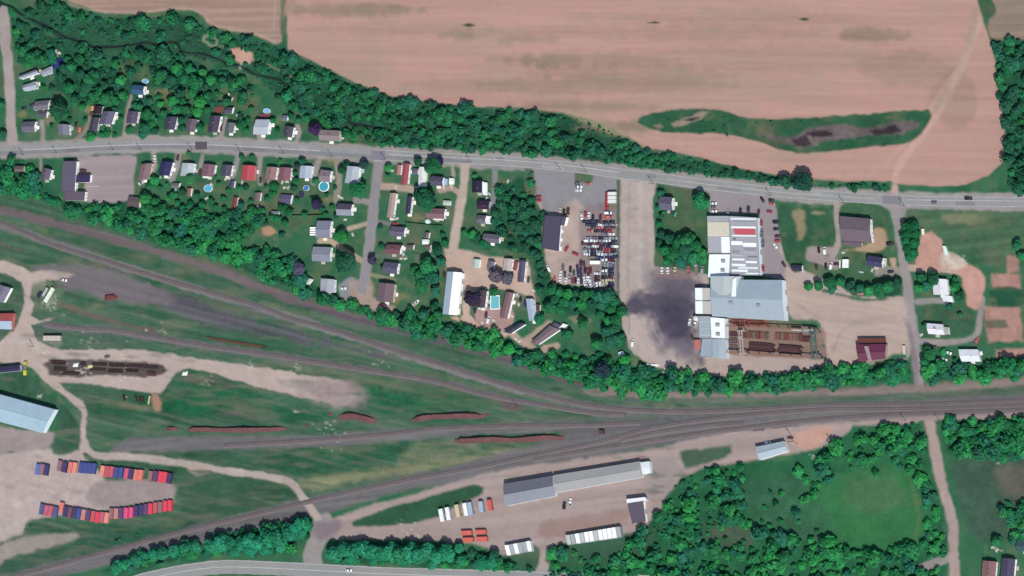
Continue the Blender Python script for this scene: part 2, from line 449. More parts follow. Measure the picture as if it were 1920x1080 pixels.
# -- fields
FIELD_MAIN = [(536, -80), (537, 40), (541, 92), (600, 122), (660, 152), (740, 182), (800, 190), (900, 200), (1000, 204), (1060, 212), (1130, 230), (1180, 258), (1215, 278), (1290, 290), (1400, 318), (1500, 336), (1600, 340), (1672, 340), (1690, 346), (1760, 350), (1810, 346), (1850, 330), (1882, 305), (1888, 280), (1880, 220), (1868, 150), (1866, 115), (1855, 70), (1838, 30), (1828, -80)]
FC = (193, 154, 141)
paint(FIELD_MAIN, FC, 4, 1, 1.5, FIELD, var=0.07, noise=N_ROW, smooth=False)
Z = LAB == FIELD
for nz, c, o in ((vnoise(70, 22, 4, R(1), 51), (172, 156, 134), .5), (vnoise(40, 14, 4, R(1), 52), (202, 152, 142), .5), (vnoise(220, 60, 3, R(4), 53), (164, 150, 130), .45)):
    m = (np.clip(nz * 1.2 - .2, 0, 1) * o * Z)[..., None]
    COLR = COLR * (1 - m) + lin(c) * m
paint([(-80, -80), (524, -80), (528, 50), (520, 82), (470, 64), (400, 50), (372, 24), (330, 18), (270, 25), (200, 24), (150, 10), (112, -10), (90, -80)], (170, 142, 128), 5, 1, 2, FIELD, var=0.12, noise=N_ROW2)
for pts, w in (([(100, -20), (125, 5), (150, 14), (200, 22), (270, 23), (330, 15), (372, 22), (400, 46), (470, 60), (515, 78)], 4), ([(514, -20), (515, 10), (514, 55)], 3)):
    line(pts, (192, 172, 150), w, 5, 0.5)
line([(530, -60), (530, 60)], (95, 112, 85), 10, 6, 0.8, 3, GRASS)
GT = (138, 128, 105)
for (x, y, w, h, o) in ((660, 20, 120, 12, .6), (700, 16, 60, 8, .45), (1640, 68, 60, 16, .65), (1020, 112, 60, 8, .6), (1090, 112, 160, 14, .3), (1180, 140, 170, 22, .3), (900, 160, 150, 16, .25), (860, 66, 36, 6, .5), (990, 75, 50, 6, .45), (1230, 60, 300, 12, .2), (1130, 160, 220, 18, .3), (1450, 110, 300, 26, .22), (1080, 200, 140, 8, .45), (1200, 235, 60, 12, .5), (1160, 240, 70, 14, .5), (1330, 35, 260, 18, .15), (1700, 130, 90, 30, .3), (1790, 190, 40, 60, .3), (740, 55, 160, 14, .18)):
    paint([(x - w * 1.15, y - 1), (x, y - h), (x + w * 1.15, y), (x, y + h)], GT, 16, min(.6, o * 1.05), 7, noise=N_ROW, var=0.15)
for (x, y, w) in ((878, 47, 13), (1228, 42, 15), (1508, 36, 13)):
    paint([(x - w, y), (x, y - 2.5), (x + w, y), (x, y + 2.5)], (62, 78, 52), 3, 1, 1)
paint([(1060, 212), (1130, 228), (1180, 256), (1215, 278), (1180, 262), (1120, 240)], (165, 158, 125), 8, 0.7, 3)
for a in range(4):
    line([(1195 + a * 12, 250 + a * 3), (1300, 270 + a * 4), (1420, 300 + a * 4), (1600, 315 + a * 5), (1660, 300 + a * 4), (1720, 230 + a * 4), (1800, 120 + a * 6)], (205, 170, 155), 2.5, 3, 0.35)
line([(1678, 355), (1679, 325), (1700, 290), (1760, 210), (1830, 60), (1845, -20)], (206, 172, 158), 12, 8, 0.7, 2)
line([(1760, 205), (1790, 150), (1815, 90), (1830, 20)], (160, 150, 120), 14, 10, 0.4, 4)
paint([(1866, -80), (2000, -80), (2000, 74), (1900, 76), (1858, 74), (1852, 50)], (150, 132, 116), 6, 1, 2, FIELD, var=0.12, noise=N_ROW2, smooth=False)
paint([(1832, -10), (1852, -10), (1868, 20), (1856, 36), (1842, 30)], (62, 100, 72), 5, 1, 2, GRASS)
# islands of rough grass in the field
paint([(1195, 228), (1225, 212), (1270, 205), (1340, 206), (1400, 220), (1470, 222), (1600, 215), (1740, 206), (1748, 216), (1735, 240), (1705, 266), (1640, 275), (1540, 285), (1470, 283), (1410, 262), (1350, 252), (1250, 248)], (52, 98, 70), 5, 1, 2, GRASS, var=0.25)
paint([(1258, 232), (1280, 222), (1315, 210), (1328, 210), (1315, 222), (1290, 234), (1264, 238)], (165, 148, 132), 5, 0.85, 3, SOIL)
paint([(1280, 226), (1300, 220), (1312, 220), (1298, 228)], (45, 34, 42), 3, 0.95, 1, SOIL)
paint([(1225, 236), (1238, 230), (1246, 238), (1234, 243)], (150, 135, 118), 5, 0.7, 2, SOIL)
paint([(1425, 250), (1480, 258), (1520, 240), (1570, 232), (1620, 240), (1690, 228), (1720, 232), (1690, 250), (1600, 258), (1560, 262), (1500, 276), (1480, 270)], (118, 104, 104), 9, 0.95, 4, SOIL, var=0.35)
for q in ([(1515, 250), (1550, 244), (1560, 252), (1525, 256)], [(1628, 246), (1680, 236), (1690, 246), (1640, 256)], [(1485, 262), (1510, 256), (1520, 270), (1490, 275)]):
    paint(q, (52, 42, 52), 5, 0.85, 3, SOIL, var=0.3)
# -- creek bed and paths in the north
CREEKS = [[(-20, -4), (5, 6), (24, 14), (40, 27), (70, 42), (95, 53), (115, 66), (135, 74), (158, 80), (175, 88), (205, 88), (240, 85), (270, 80), (300, 84), (318, 79), (333, 81), (338, 94), (352, 99), (380, 101), (405, 109), (422, 117), (424, 123), (448, 122), (475, 138), (500, 144), (525, 150), (545, 165)], [(655, 216), (655, 230), (690, 236), (712, 244)]]
for c in CREEKS:
    line(c, (36, 60, 48), 6, 5, 0.7, 2, FLOOR)
paint([(432, 90), (455, 90), (475, 100), (478, 112), (455, 120), (440, 112)], (205, 165, 145), 6, 1, 3, SOIL)
line([(392, 82), (381, 76), (384, 68), (396, 66), (408, 76), (404, 86), (392, 85)], (150, 160, 130), 4, 4, 0.8, 1, TRACK)
line([(412, 86), (430, 92)], (140, 150, 120), 3, 3, 0.6); line([(452, 120), (450, 128)], (190, 190, 165), 5, 4, 0.7)
line([(478, 112), (510, 125), (555, 148), (565, 146)], (130, 145, 115), 5, 4, 0.6, 1, TRACK)
line([(235, 62), (240, 54), (280, 55), (305, 62)], (90, 125, 95), 2, 3, 0.5)
# -- paved and gravel lots
GV = (184, 171, 164)
paint([(171, 292), (245, 290), (258, 294), (250, 330), (246, 372), (160, 378), (160, 345), (140, 300)], (166, 152, 152), 4, 1, 2, LOT, var=0.09, noise=N_ROW2)
# verge and driveways along the main road
ROAD = [(-60, 287), (0, 283), (45, 281), (120, 278), (190, 274), (260, 271.5), (330, 270.5), (400, 272), (500, 277), (600, 283), (700, 289.5), (800, 295), (880, 298.5), (960, 303), (1060, 312), (1160, 325), (1250, 336), (1330, 346), (1400, 354), (1470, 361), (1560, 367.5), (1640, 373), (1720, 376.5), (1820, 378), (1980, 380)]
line(ROAD, (164, 157, 154), 33, 6, 0.95, 3, LOT)
DW = (162, 152, 150)
for pts, w, c in (
 ([(80, 272), (80, 245), (78, 228)], 9, DW), ([(140, 265), (160, 245), (168, 222)], 10, (150, 138, 125)), ([(222, 262), (232, 258), (236, 240), (240, 205), (246, 180)], 8, (160, 152, 140)), ([(206, 262), (206, 240)], 6, DW), ([(555, 268), (562, 246), (558, 236)], 9, DW), ([(412, 262), (420, 240), (424, 220)], 8, DW), ([(490, 262), (488, 252)], 14, DW),
 ([(287, 287), (290, 310), (284, 330)], 9, DW), ([(334, 287), (332, 310), (322, 336)], 11, DW), ([(380, 290), (374, 322)], 7, DW), ([(446, 294), (440, 320), (434, 338)], 9, DW), ([(488, 294), (486, 330), (488, 345)], 9, DW), ([(598, 300), (590, 320), (588, 342)], 12, DW), ([(632, 302), (636, 340), (630, 375)], 12, (158, 148, 138)), ([(668, 375), (698, 380)], 12, DW), ([(76, 290), (76, 320), (70, 342), (50, 346)], 6, (150, 148, 135)),
 ([(715, 350), (750, 352), (785, 356)], 13, (198, 172, 155)), ([(826, 356), (845, 352), (862, 362)], 12, (190, 165, 150)), ([(848, 310), (850, 330)], 7, (180, 165, 150)), ([(928, 305), (928, 340), (924, 390)], 11, (140, 142, 142)), ([(700, 415), (735, 420)], 8, (130, 128, 125)), ([(648, 430), (670, 424), (692, 418)], 8, (200, 180, 158)), ([(600, 452), (620, 452), (640, 466), (664, 480), (680, 490)], 10, (196, 172, 150)), ([(700, 478), (760, 482)], 8, (110, 118, 108)), ([(690, 514), (740, 524)], 7, (150, 145, 120)), ([(660, 530), (645, 540), (650, 555)], 22, (150, 150, 154)),
 ([(1290, 345), (1290, 375), (1280, 412)], 11, (165, 162, 162)), ([(1570, 372), (1568, 420), (1570, 460), (1560, 482)], 13, (178, 164, 156)), ([(1520, 470), (1565, 470)], 16, (176, 160, 154)), ([(1520, 480), (1568, 495)], 20, (168, 152, 148)), ([(1678, 352), (1678, 366)], 12, (200, 170, 158)), ([(1700, 502), (1760, 504), (1800, 508)], 14, (205, 178, 164)), ([(1720, 566), (1770, 564)], 12, (160, 152, 148)), ([(1722, 640), (1780, 642), (1828, 630), (1838, 590), (1842, 560)], 11, (165, 155, 152)),
 ([(1015, 1075), (1025, 1030), (1030, 1008)], 22, (182, 165, 158)), ([(590, 1062), (585, 1040), (600, 1000), (606, 975)], 34, (165, 156, 154)), ([(1730, 1065), (1790, 1040)], 18, (165, 155, 152))):
    line(pts, c, w, 4, 0.9, 1.2, TRACK)
# salvage car yard
paint([(985, 312), (1060, 320), (1160, 336), (1158, 400), (1158, 545), (1100, 538), (1040, 530), (1026, 500), (1020, 470), (1018, 400), (1000, 372), (1004, 350)], (186, 166, 156), 4, 1, 2, YARD, smooth=False, var=0.08)
paint([(985, 312), (1060, 320), (1160, 334), (1160, 400), (1100, 395), (1080, 370), (1040, 400), (1018, 395), (1004, 365), (1006, 345)], (150, 147, 150), 8, 1, 3, LOT, smooth=False, var=0.08)
paint([(1090, 395), (1158, 395), (1158, 542), (1100, 538), (1090, 520), (1080, 500), (1090, 470)], (140, 128, 130), 10, 0.8, 4, LOT)
paint([(1078, 324), (1113, 328), (1110, 342), (1078, 340)], (78, 112, 80), 4, 0.95, 1, GRASS)
paint([(1157, 338), (1163, 338), (1163, 540), (1157, 540)], (74, 102, 80), 3, 0.9, 1, GRASS, smooth=False)
paint([(985, 315), (998, 318), (1004, 345), (1006, 365), (990, 368), (984, 345)], (70, 110, 78), 6, 0.9, 2, GRASS)
# wide gravel strip and works yard
paint([(1165, 336), (1226, 342), (1226, 500), (1300, 510), (1326, 515), (1350, 700), (1420, 702), (1500, 694), (1560, 690), (1600, 688), (1700, 672), (1712, 600), (1700, 556), (1620, 560), (1530, 540), (1480, 520), (1450, 500), (1420, 505), (1424, 400), (1330, 400), (1330, 356), (1450, 368), (1460, 440), (1475, 490), (1560, 530), (1600, 555), (1700, 560), (1715, 640), (1700, 676), (1500, 694), (1345, 704), (1290, 702), (1225, 688), (1180, 655), (1160, 580)], (188, 172, 164), 5, 1, 2.5, YARD, smooth=False, var=0.08)
paint([(1330, 356), (1448, 368), (1456, 400), (1462, 470), (1490, 515), (1470, 525), (1424, 515), (1424, 402), (1330, 402)], (158, 150, 152), 6, 1, 2, LOT, smooth=False, var=0.07)
paint([(1475, 500), (1530, 540), (1620, 565), (1700, 562), (1712, 640), (1660, 672), (1560, 684), (1545, 640), (1530, 600), (1480, 590)], (192, 172, 160), 8, 1, 3, YARD, var=0.07, noise=N_RAIL)
paint([(1172, 560), (1215, 540), (1225, 512), (1300, 512), (1306, 590), (1300, 640), (1330, 690), (1290, 672), (1240, 655), (1225, 610), (1190, 590)], (112, 106, 118), 26, 0.92, 10, LOT, var=0.2)
for pts, c, f in (([(1200, 560), (1240, 545), (1296, 550), (1300, 600), (1290, 640), (1250, 630), (1225, 600)], (84, 79, 94), 30), ([(1235, 585), (1280, 570), (1290, 615), (1262, 630)], (74, 70, 86), 26), ([(1170, 572), (1205, 562), (1225, 580), (1180, 590)], (82, 78, 92), 14), ([(1255, 525), (1296, 522), (1300, 545), (1262, 550)], (104, 98, 108), 20)):
    paint(pts, c, f, .85, 8, LOT, var=.22)
for pts in ([(1215, 610), (1240, 660)], [(1230, 545), (1222, 520), (1214, 500)], [(1280, 640), (1300, 680)]):
    line(pts, (120, 113, 122), 12, 14, .5, 4)
paint([(1225, 505), (1300, 512), (1300, 522), (1228, 520)], (150, 128, 125), 8, 0.7, 3, YARD)
line([(1180, 345), (1178, 480), (1178, 560)], (170, 158, 154), 5, 5, 0.6); line([(1200, 345), (1203, 480)], (200, 188, 178), 10, 8, 0.5); line([(1208, 430), (1210, 520)], (168, 160, 158), 12, 8, 0.5)
for k in range(5):
    line([(1190 + 9 * k, 600 - 4 * k), (1205 + 9 * k, 640 - 3 * k), (1240 + 9 * k, 668 - 2 * k), (1310, 690 - 5 * k)], (170, 154, 148), 2, 3, 0.45)
for k in range(9):
    line([(1530 + 4 * k, 575 + 10 * k), (1580, 572 + 10 * k + (k % 3)), (1690, 585 + 9 * k)], (178, 158, 146), 2, 3, 0.35)
paint([(1362, 596), (1510, 612), (1545, 618), (1546, 650), (1540, 678), (1362, 666)], (150, 122, 112), 8, 0.9, 3, YARD, var=0.2, noise=N_RAIL2)
paint([(1370, 598), (1450, 604), (1448, 612), (1370, 610)], (128, 78, 70), 3, 0.9, 2, YARD, var=0.35)
paint([(1440, 604), (1500, 608), (1500, 616), (1440, 614)], (110, 108, 82), 5, 0.8, 2, YARD)
paint([(1335, 664), (1545, 674), (1600, 684), (1560, 691), (1420, 704), (1345, 706), (1310, 700)], (186, 168, 158), 5, 1, 2, YARD, smooth=False, var=0.08)
# grass inside the plots by the works
paint([(1232, 345), (1325, 358), (1326, 470), (1232, 498), (1230, 400)], (66, 104, 74), 5, 1, 2, GRASS, smooth=False, var=0.22)
paint([(1462, 385), (1500, 392), (1555, 390), (1563, 400), (1563, 460), (1512, 462), (1508, 500), (1490, 512), (1468, 470)], (56, 100, 72), 5, 1, 2, GRASS, var=0.18)
for q in ([(1486, 395), (1508, 394), (1512, 430), (1506, 450), (1496, 450), (1490, 420)], [(1520, 397), (1550, 396), (1545, 402), (1520, 402)]):
    paint(q, (165, 148, 118), 7, 0.8, 3, SOIL)
paint([(1578, 385), (1650, 384), (1668, 420), (1672, 470), (1690, 520), (1640, 530), (1575, 512), (1580, 470)], (72, 108, 78), 5, 1, 2, GRASS, var=0.2)
paint([(1640, 430), (1655, 428), (1664, 450), (1655, 468), (1620, 472), (1580, 470), (1620, 460), (1640, 452)], (190, 160, 132), 7, 0.9, 3, SOIL)
paint([(1668, 484), (1680, 484), (1680, 502), (1672, 502)], (196, 165, 145), 4, 0.9, 1, SOIL)
paint([(1640, 500), (1690, 500), (1690, 515), (1640, 516)], (165, 155, 148), 5, 0.8, 2, YARD)
# east plots: building site and gardens
paint([(1730, 440), (1745, 436), (1765, 448), (1770, 470), (1790, 490), (1830, 500), (1845, 520), (1842, 560), (1832, 582), (1815, 575), (1808, 540), (1795, 512), (1720, 500), (1718, 480), (1724, 455)], (206, 160, 145), 6, 1, 3, SOIL, var=0.12)
paint([(1768, 470), (1800, 478), (1815, 495), (1790, 505), (1765, 500)], (215, 195, 178), 6, 0.8, 3, SOIL, var=0.3)
for q in ([(1860, 515), (1912, 512), (1914, 545), (1862, 542)], [(1888, 480), (1912, 480), (1912, 512), (1890, 512)], [(1844, 575), (1912, 575), (1918, 640), (1852, 642)], [(1866, 655), (1925, 652), (1925, 670), (1866, 670)]):
    paint(q, (184, 142, 130), 8, 0.95, 3, SOIL, var=0.2, smooth=False)
paint([(1848, 602), (1885, 600), (1888, 612), (1850, 614)], (100, 105, 85), 6, 0.9, 2, GRASS)
paint([(1862, 540), (1925, 545), (1925, 572), (1862, 572)], (36, 88, 62), 6, 0.9, 3, GRASS)
paint([(1730, 575), (1780, 570), (1822, 580), (1826, 620), (1800, 628), (1730, 628)], (66, 106, 78), 5, 1, 2, GRASS, var=0.2)
paint([(1800, 596), (1812, 596), (1812, 606), (1800, 606)], (70, 92, 80), 5, 0.8, 2)
# trailer park court
paint([(832, 465), (880, 470), (905, 478), (990, 488), (1000, 540), (1004, 560), (960, 545), (900, 540), (885, 560), (880, 590), (905, 612), (960, 625), (945, 632), (900, 618), (845, 596), (868, 590), (868, 520), (838, 508)], (202, 176, 160), 5, 1, 2, YARD, smooth=False, var=0.08)
paint([(895, 580), (960, 580), (955, 620), (900, 615)], (185, 150, 145), 5, 0.9, 2, YARD)
for pts in ([(958, 622), (975, 640), (1000, 652)], [(985, 640), (1010, 622), (1030, 606)], [(1020, 655), (1045, 648)]):
    line(pts, (190, 165, 150), 12, 5, 0.85, 2, YARD)
for pts in ([(863, 510), (862, 595)],): line(pts, (90, 105, 92), 6, 3, 0.9, 1, GRASS)
paint([(1085, 595), (1105, 600), (1110, 640), (1080, 650), (1060, 620)], (84, 116, 88), 10, 0.7, 4, GRASS)
paint([(1068, 596), (1095, 592), (1110, 600), (1090, 608)], (150, 150, 118), 8, 0.7, 3, GRASS)
# lanes
LANE = [(872, 300), (870, 340), (864, 380), (858, 420), (852, 455), (848, 475)]
line(LANE, (200, 180, 166), 17, 5, 0.95, 2, TRACK)
line([(6, 20), (11, 80), (17, 150), (20, 220), (24, 278)], (178, 164, 160), 19, 5, 0.95, 2, TRACK)
SIDE = [(711, 295), (706, 340), (701, 380), (696, 430), (690, 475), (684, 515), (678, 550)]
line(SIDE, (172, 156, 150), 19, 5, 0.9, 2, TRACK)
paint([(655, 530), (692, 520), (700, 555), (715, 568), (740, 575), (735, 592), (700, 580), (665, 565)], (182, 160, 148), 8, 0.9, 3, YARD)
EASTRD = [(1676, 382), (1684, 420), (1690, 460), (1696, 505), (1704, 560), (1712, 610), (1718, 660), (1722, 700), (1724, 722)]
line(EASTRD, (165, 156, 155), 18, 5, 0.95, 2, TRACK)
paint([(1655, 380), (1700, 380), (1695, 410), (1685, 440), (1672, 400)], (165, 156, 155), 6, 0.9, 2, TRACK)
SOUTHLN = [(1740, 780), (1750, 830), (1760, 880), (1772, 930), (1786, 980), (1788, 1020), (1790, 1100)]
line(SOUTHLN, (182, 160, 154), 19, 6, 0.95, 2, TRACK)
# drying lawn patches among the houses
for (x, y, r) in ((742, 560, 14), (756, 555, 12), (505, 434, 11), (468, 425, 20), (310, 175, 18), (620, 300, 12), (615, 375, 16), (780, 408, 14), (800, 410, 12), (165, 205, 10), (950, 440, 16), (440, 395, 14), (90, 225, 10), (46, 215, 12), (180, 230, 8)):
    paint([(x - r, y), (x, y - r * .7), (x + r, y), (x, y + r * .7)], (150, 138, 100) if r > 10 else (170, 150, 125), 10, 0.6, 4)
paint([(490, 426), (512, 425), (520, 436), (505, 444), (490, 440)], (195, 150, 125), 5, 0.9, 2, SOIL)
# -- rail yard and the freight yards in the south-west
line([(-60, 380), (60, 408), (200, 445), (400, 505), (560, 565), (680, 600), (860, 645), (1000, 690), (1100, 722), (1180, 738), (1300, 742)], (124, 108, 112), 16, 8, 0.9, 3, RAIL, noise=N_RAIL, var=0.15)
line([(560, 572), (720, 612), (860, 650), (1000, 692), (1100, 724)], (98, 86, 98), 10, 7, 0.75, 2)
line([(1100, 730), (1300, 745), (1500, 740), (1700, 730), (1960, 712)], (150, 132, 128), 18, 10, 0.9, 3, RAIL, noise=N_RAIL2)
paint([(1080, 755), (1250, 765), (1450, 760), (1960, 735), (1960, 780), (1700, 785), (1450, 805), (1250, 835), (1000, 880), (760, 920), (600, 965), (400, 1015), (100, 1085), (-60, 1130), (-60, 1095), (200, 1030), (500, 950), (800, 885), (1000, 835), (1060, 810), (900, 815), (600, 838), (200, 850), (240, 820), (600, 815), (900, 795), (1120, 785)], (118, 114, 116), 9, 0.95, 3, RAIL, smooth=False, noise=N_RAIL2, var=0.18)
paint([(150, 520), (320, 545), (480, 600), (680, 655), (720, 672), (560, 640), (400, 610), (250, 560), (100, 540)], (102, 96, 106), 22, 0.9, 8, RAIL, noise=N_RAIL, var=0.25)
paint([(60, 500), (200, 500), (330, 560), (250, 570), (150, 545), (80, 520)], (126, 116, 120), 18, 0.85, 6, RAIL, noise=N_RAIL)
line([(-60, 405), (55, 440), (200, 489), (400, 552), (600, 612), (800, 677), (960, 726), (1110, 763)], (126, 122, 122), 15, 7, 0.9, 3, RAIL, noise=N_RAIL)
line([(60, 446), (200, 494), (400, 557), (600, 617), (800, 682), (1000, 745)], (142, 138, 140), 5, 5, 0.5, 2)
for p, w, c in (([(1180, 752), (1440, 748), (1640, 744), (1960, 730)], 10, (92, 108, 96)), ([(1330, 778), (1480, 772), (1600, 768)], 6, (104, 112, 104)), ([(1400, 790), (1560, 778)], 5, (112, 112, 108)), ([(1000, 788), (1150, 786), (1230, 782)], 12, (98, 110, 98))):
    line(p, c, w, 6, .85, 3, noise=N_RAIL2, var=.2)
line([(86, 609), (156, 617), (214, 620), (311, 637), (400, 650), (491, 664), (602, 681), (720, 699), (840, 722), (960, 751)], (112, 110, 112), 13, 8, 0.85, 4, RAIL, noise=N_RAIL)
line([(112, 568), (160, 588), (210, 602), (290, 622)], (122, 95, 92), 6, 6, 0.8, 3, RAIL)
line([(-60, 430), (40, 472)], (110, 92, 88), 5, 4, 0.7, 2)
paint([(940, 755), (975, 752), (985, 765), (960, 775)], (110, 92, 98), 8, 0.8, 3)
paint([(-60, 870), (0, 850), (60, 840), (150, 845), (200, 900), (320, 905), (325, 940), (250, 945), (180, 960), (60, 975), (-60, 1060)], (192, 175, 168), 10, 1, 4, YARD, smooth=False, var=0.14)
for i in range(70):
    a, b = rnd.choice([(rnd.uniform(-30, 120), rnd.uniform(855, 1000)), (rnd.uniform(90, 300), rnd.uniform(900, 940)), (rnd.uniform(1490, 1700), rnd.uniform(560, 680)), (rnd.uniform(1170, 1225), rnd.uniform(350, 560)), (rnd.uniform(700, 1200), rnd.uniform(940, 1010)), (rnd.uniform(1030, 1085), rnd.uniform(380, 520))])
    w = rnd.uniform(4, 14); ii, jj = int((b + MARG) / STEP), int((a + MARG) / STEP)
    if LAB[ii, jj] in (YARD, LOT) and not (1225 < a < 1310): paint([(a - w, b), (a, b - w * .5), (a + w, b + 1), (a, b + w * .5)], rnd.choice([(206, 192, 176), (160, 144, 138), (186, 160, 146), (150, 140, 138)]), 6, rnd.uniform(.3, .65), 4)
for pts in ([(1480, 560), (1560, 600), (1690, 590)], [(1560, 660), (1590, 610), (1690, 600)], [(30, 900), (150, 920), (310, 925)], [(700, 1000), (900, 990), (1050, 960), (1200, 900)], [(1015, 1020), (1040, 980), (1160, 950), (1230, 890)]):
    for o in (0, 4): line([(x, y + o) for x, y in pts], (160, 144, 138), 1.8, 3, .5)
paint([(180, 902), (316, 905), (320, 935), (240, 948), (170, 945)], (160, 146, 144), 10, 0.9, 4, YARD)
paint([(-60, 1040), (60, 1005), (145, 1000), (130, 1015), (40, 1040), (-60, 1080)], (170, 158, 150), 10, 0.8, 4, YARD)
paint([(-60, 990), (30, 975), (40, 1000), (-60, 1030)], (190, 175, 166), 8, 0.8, 4, YARD)
# haul roads and the pale gravel tongue
paint([(-60, 480), (0, 485), (45, 500), (60, 510), (100, 508), (140, 515), (90, 530), (70, 560), (60, 590), (75, 600), (120, 590), (90, 602), (60, 610), (70, 640), (110, 655), (250, 655), (330, 665), (420, 680), (500, 690), (560, 700), (640, 712), (672, 740), (650, 762), (560, 745), (480, 725), (400, 700), (355, 690), (330, 700), (300, 740), (180, 722), (112, 718), (130, 735), (155, 752), (165, 775), (158, 830), (172, 850), (148, 850), (150, 800), (152, 772), (130, 750), (90, 722), (60, 690), (30, 680), (-60, 678), (-60, 640), (0, 640), (25, 620), (40, 590), (45, 560), (40, 530), (0, 515), (-60, 510)], (192, 174, 164), 5, 1, 2.5, YARD, smooth=False, var=0.1)
paint([(590, 712), (650, 714), (690, 740), (660, 768), (600, 758), (570, 735)], (160, 142, 140), 24, 0.8, 8, YARD, var=0.14)
line([(158, 830), (175, 852), (260, 858), (350, 870), (420, 882), (500, 893), (545, 905), (570, 935), (595, 970)], (188, 172, 162), 14, 5, 0.95, 2, TRACK)
paint([(345, 872), (400, 882), (370, 893)], (180, 160, 145), 5, 0.7, 2)
line([(0, 640), (70, 640), (110, 645)], (196, 184, 174), 12, 10, 0.6, 4)
paint([(92, 674), (296, 682), (300, 705), (220, 705), (110, 706), (92, 695)], (88, 78, 76), 5, 0.95, 3, SOIL, var=0.4)
paint([(345, 698), (400, 705), (450, 728), (400, 725), (350, 715)], (82, 92, 80), 7, 0.8, 4, GRASS, var=0.35)
paint([(282, 735), (298, 735), (300, 770), (292, 772)], (190, 140, 120), 5, 0.8, 3, SOIL)
paint([(165, 750), (240, 755), (300, 768), (240, 765)], (150, 138, 108), 10, 0.6, 4)
paint([(520, 715), (580, 714), (590, 726), (560, 730)], (160, 148, 140), 8, 0.7, 3)
paint([(-60, 790), (0, 800), (105, 812), (100, 830), (60, 845), (-60, 850)], (168, 152, 150), 8, 0.9, 3, YARD)
paint([(60, 535), (100, 525), (120, 545), (100, 580), (66, 578)], (105, 125, 98), 8, 0.8, 4, GRASS, var=0.35)
paint([(-20, 515), (25, 520), (42, 540), (36, 565), (-20, 580)], (52, 95, 70), 6, 0.9, 3, GRASS)
paint([(-60, 700), (40, 695), (60, 705), (100, 745), (130, 770), (148, 800), (146, 840), (100, 850), (105, 780), (60, 755), (-60, 735)], (58, 98, 76), 7, 0.9, 3, GRASS, var=0.25)
# south freight yard
paint([(600, 1010), (620, 975), (680, 950), (760, 930), (940, 880), (1200, 845), (1380, 808), (1560, 792), (1740, 778), (1960, 770), (1960, 784), (1760, 786), (1700, 792), (1600, 800), (1560, 835), (1500, 850), (1420, 862), (1330, 875), (1280, 895), (1250, 930), (1240, 960), (1212, 985), (1190, 1000), (1050, 1020), (1000, 1050), (940, 1040), (900, 1022), (780, 1012), (640, 1012)], (174, 156, 150), 7, 1, 3, YARD, smooth=False, var=0.1, noise=N_RAIL2)
paint([(660, 980), (700, 962), (780, 938), (890, 908), (905, 925), (860, 945), (820, 970), (740, 985), (680, 988)], (52, 94, 68), 6, 1, 2, GRASS, var=0.22)
paint([(1275, 850), (1330, 840), (1372, 835), (1372, 850), (1330, 868), (1285, 876)], (66, 98, 76), 8, 0.95, 3, GRASS)
paint([(940, 1048), (1000, 1020), (1012, 1030), (1005, 1062), (960, 1062)], (62, 100, 74), 6, 0.9, 3, GRASS)
paint([(1040, 1025), (1165, 1005), (1200, 990), (1240, 990), (1180, 1050), (1035, 1060)], (60, 98, 74), 8, 0.9, 3, GRASS)
paint([(1210, 870), (1270, 862), (1260, 920), (1215, 930)], (160, 148, 146), 14, 0.7, 5)
paint([(1010, 985), (1100, 965), (1190, 955), (1150, 985), (1030, 1010)], (158, 130, 122), 14, 0.7, 5)
paint([(1485, 815), (1560, 800), (1540, 835), (1500, 842)], (202, 160, 142), 10, 0.9, 4, SOIL)
paint([(1380, 795), (1600, 778), (1960, 762), (1960, 772), (1600, 790), (1400, 808)], (140, 126, 126), 6, 0.6, 3)
for q in ([(1410, 802), (1430, 798), (1432, 805), (1414, 808)], [(1440, 798), (1485, 791), (1495, 795), (1460, 802)]):
    paint(q, (72, 58, 76), 5, 0.95, 3)
paint([(98, 458), (118, 462), (128, 467), (112, 466)], (60, 48, 70), 4, 0.95, 2)
paint([(585, 985), (640, 975), (630, 1000), (600, 1010)], (128, 116, 124), 14, 0.8, 5)
paint([(1690, 590), (1705, 600), (1722, 700), (1715, 720), (1705, 640)], (125, 112, 120), 8, 0.6, 3)
# pale rubble scatters
for (x, y, r, n) in ((106, 100, 8, 14), (90, 565, 18, 40), (1790, 492, 22, 30), (1775, 480, 14, 16), (170, 640, 20, 12), (80, 655, 30, 24), (1525, 858, 10, 10), (1255, 690, 20, 12), (470, 685, 14, 10), (390, 712, 14, 14), (552, 770, 6, 8), (610, 800, 20, 12), (640, 820, 30, 12), (300, 620, 20, 10), (720, 680, 40, 10), (560, 690, 16, 10), (150, 700, 30, 16), (240, 690, 40, 20), (760, 990, 30, 10), (1870, 1030, 8, 6), (1870, 870, 6, 4)):
    for _ in range(n):
        a, b = x + rnd.gauss(0, r * .5), y + rnd.gauss(0, r * .35)
        line([(a, b), (a + rnd.uniform(1, 3), b + rnd.uniform(-1, 1))], (212, 206, 192), rnd.uniform(1.2, 3), 2, 0.7, 0.5)
Z = inside(PX, PY, [(-80, 360), (200, 430), (400, 490), (700, 600), (1000, 690), (1250, 742), (2000, 705), (2000, 770), (1400, 806), (1000, 872), (600, 955), (300, 1015), (-80, 1095), (-80, 840), (150, 800), (100, 700), (-80, 640)]) & (LAB == GRASS)
for nz, c, o in ((N_RAIL, (112, 114, 102), .6), (vnoise(110, 12, 4, R(6), 31), (36, 94, 66), .7), (vnoise(60, 10, 3, R(-2), 32), (124, 124, 104), .5), (N_BIG, (84, 104, 92), .6)):
    m = (np.clip(nz * 1.3 - .15, 0, 1) * o * Z)[..., None]
    COLR = COLR * (1 - m) + lin(c) * m
Z = (LAB == GRASS) & (PY < 600)
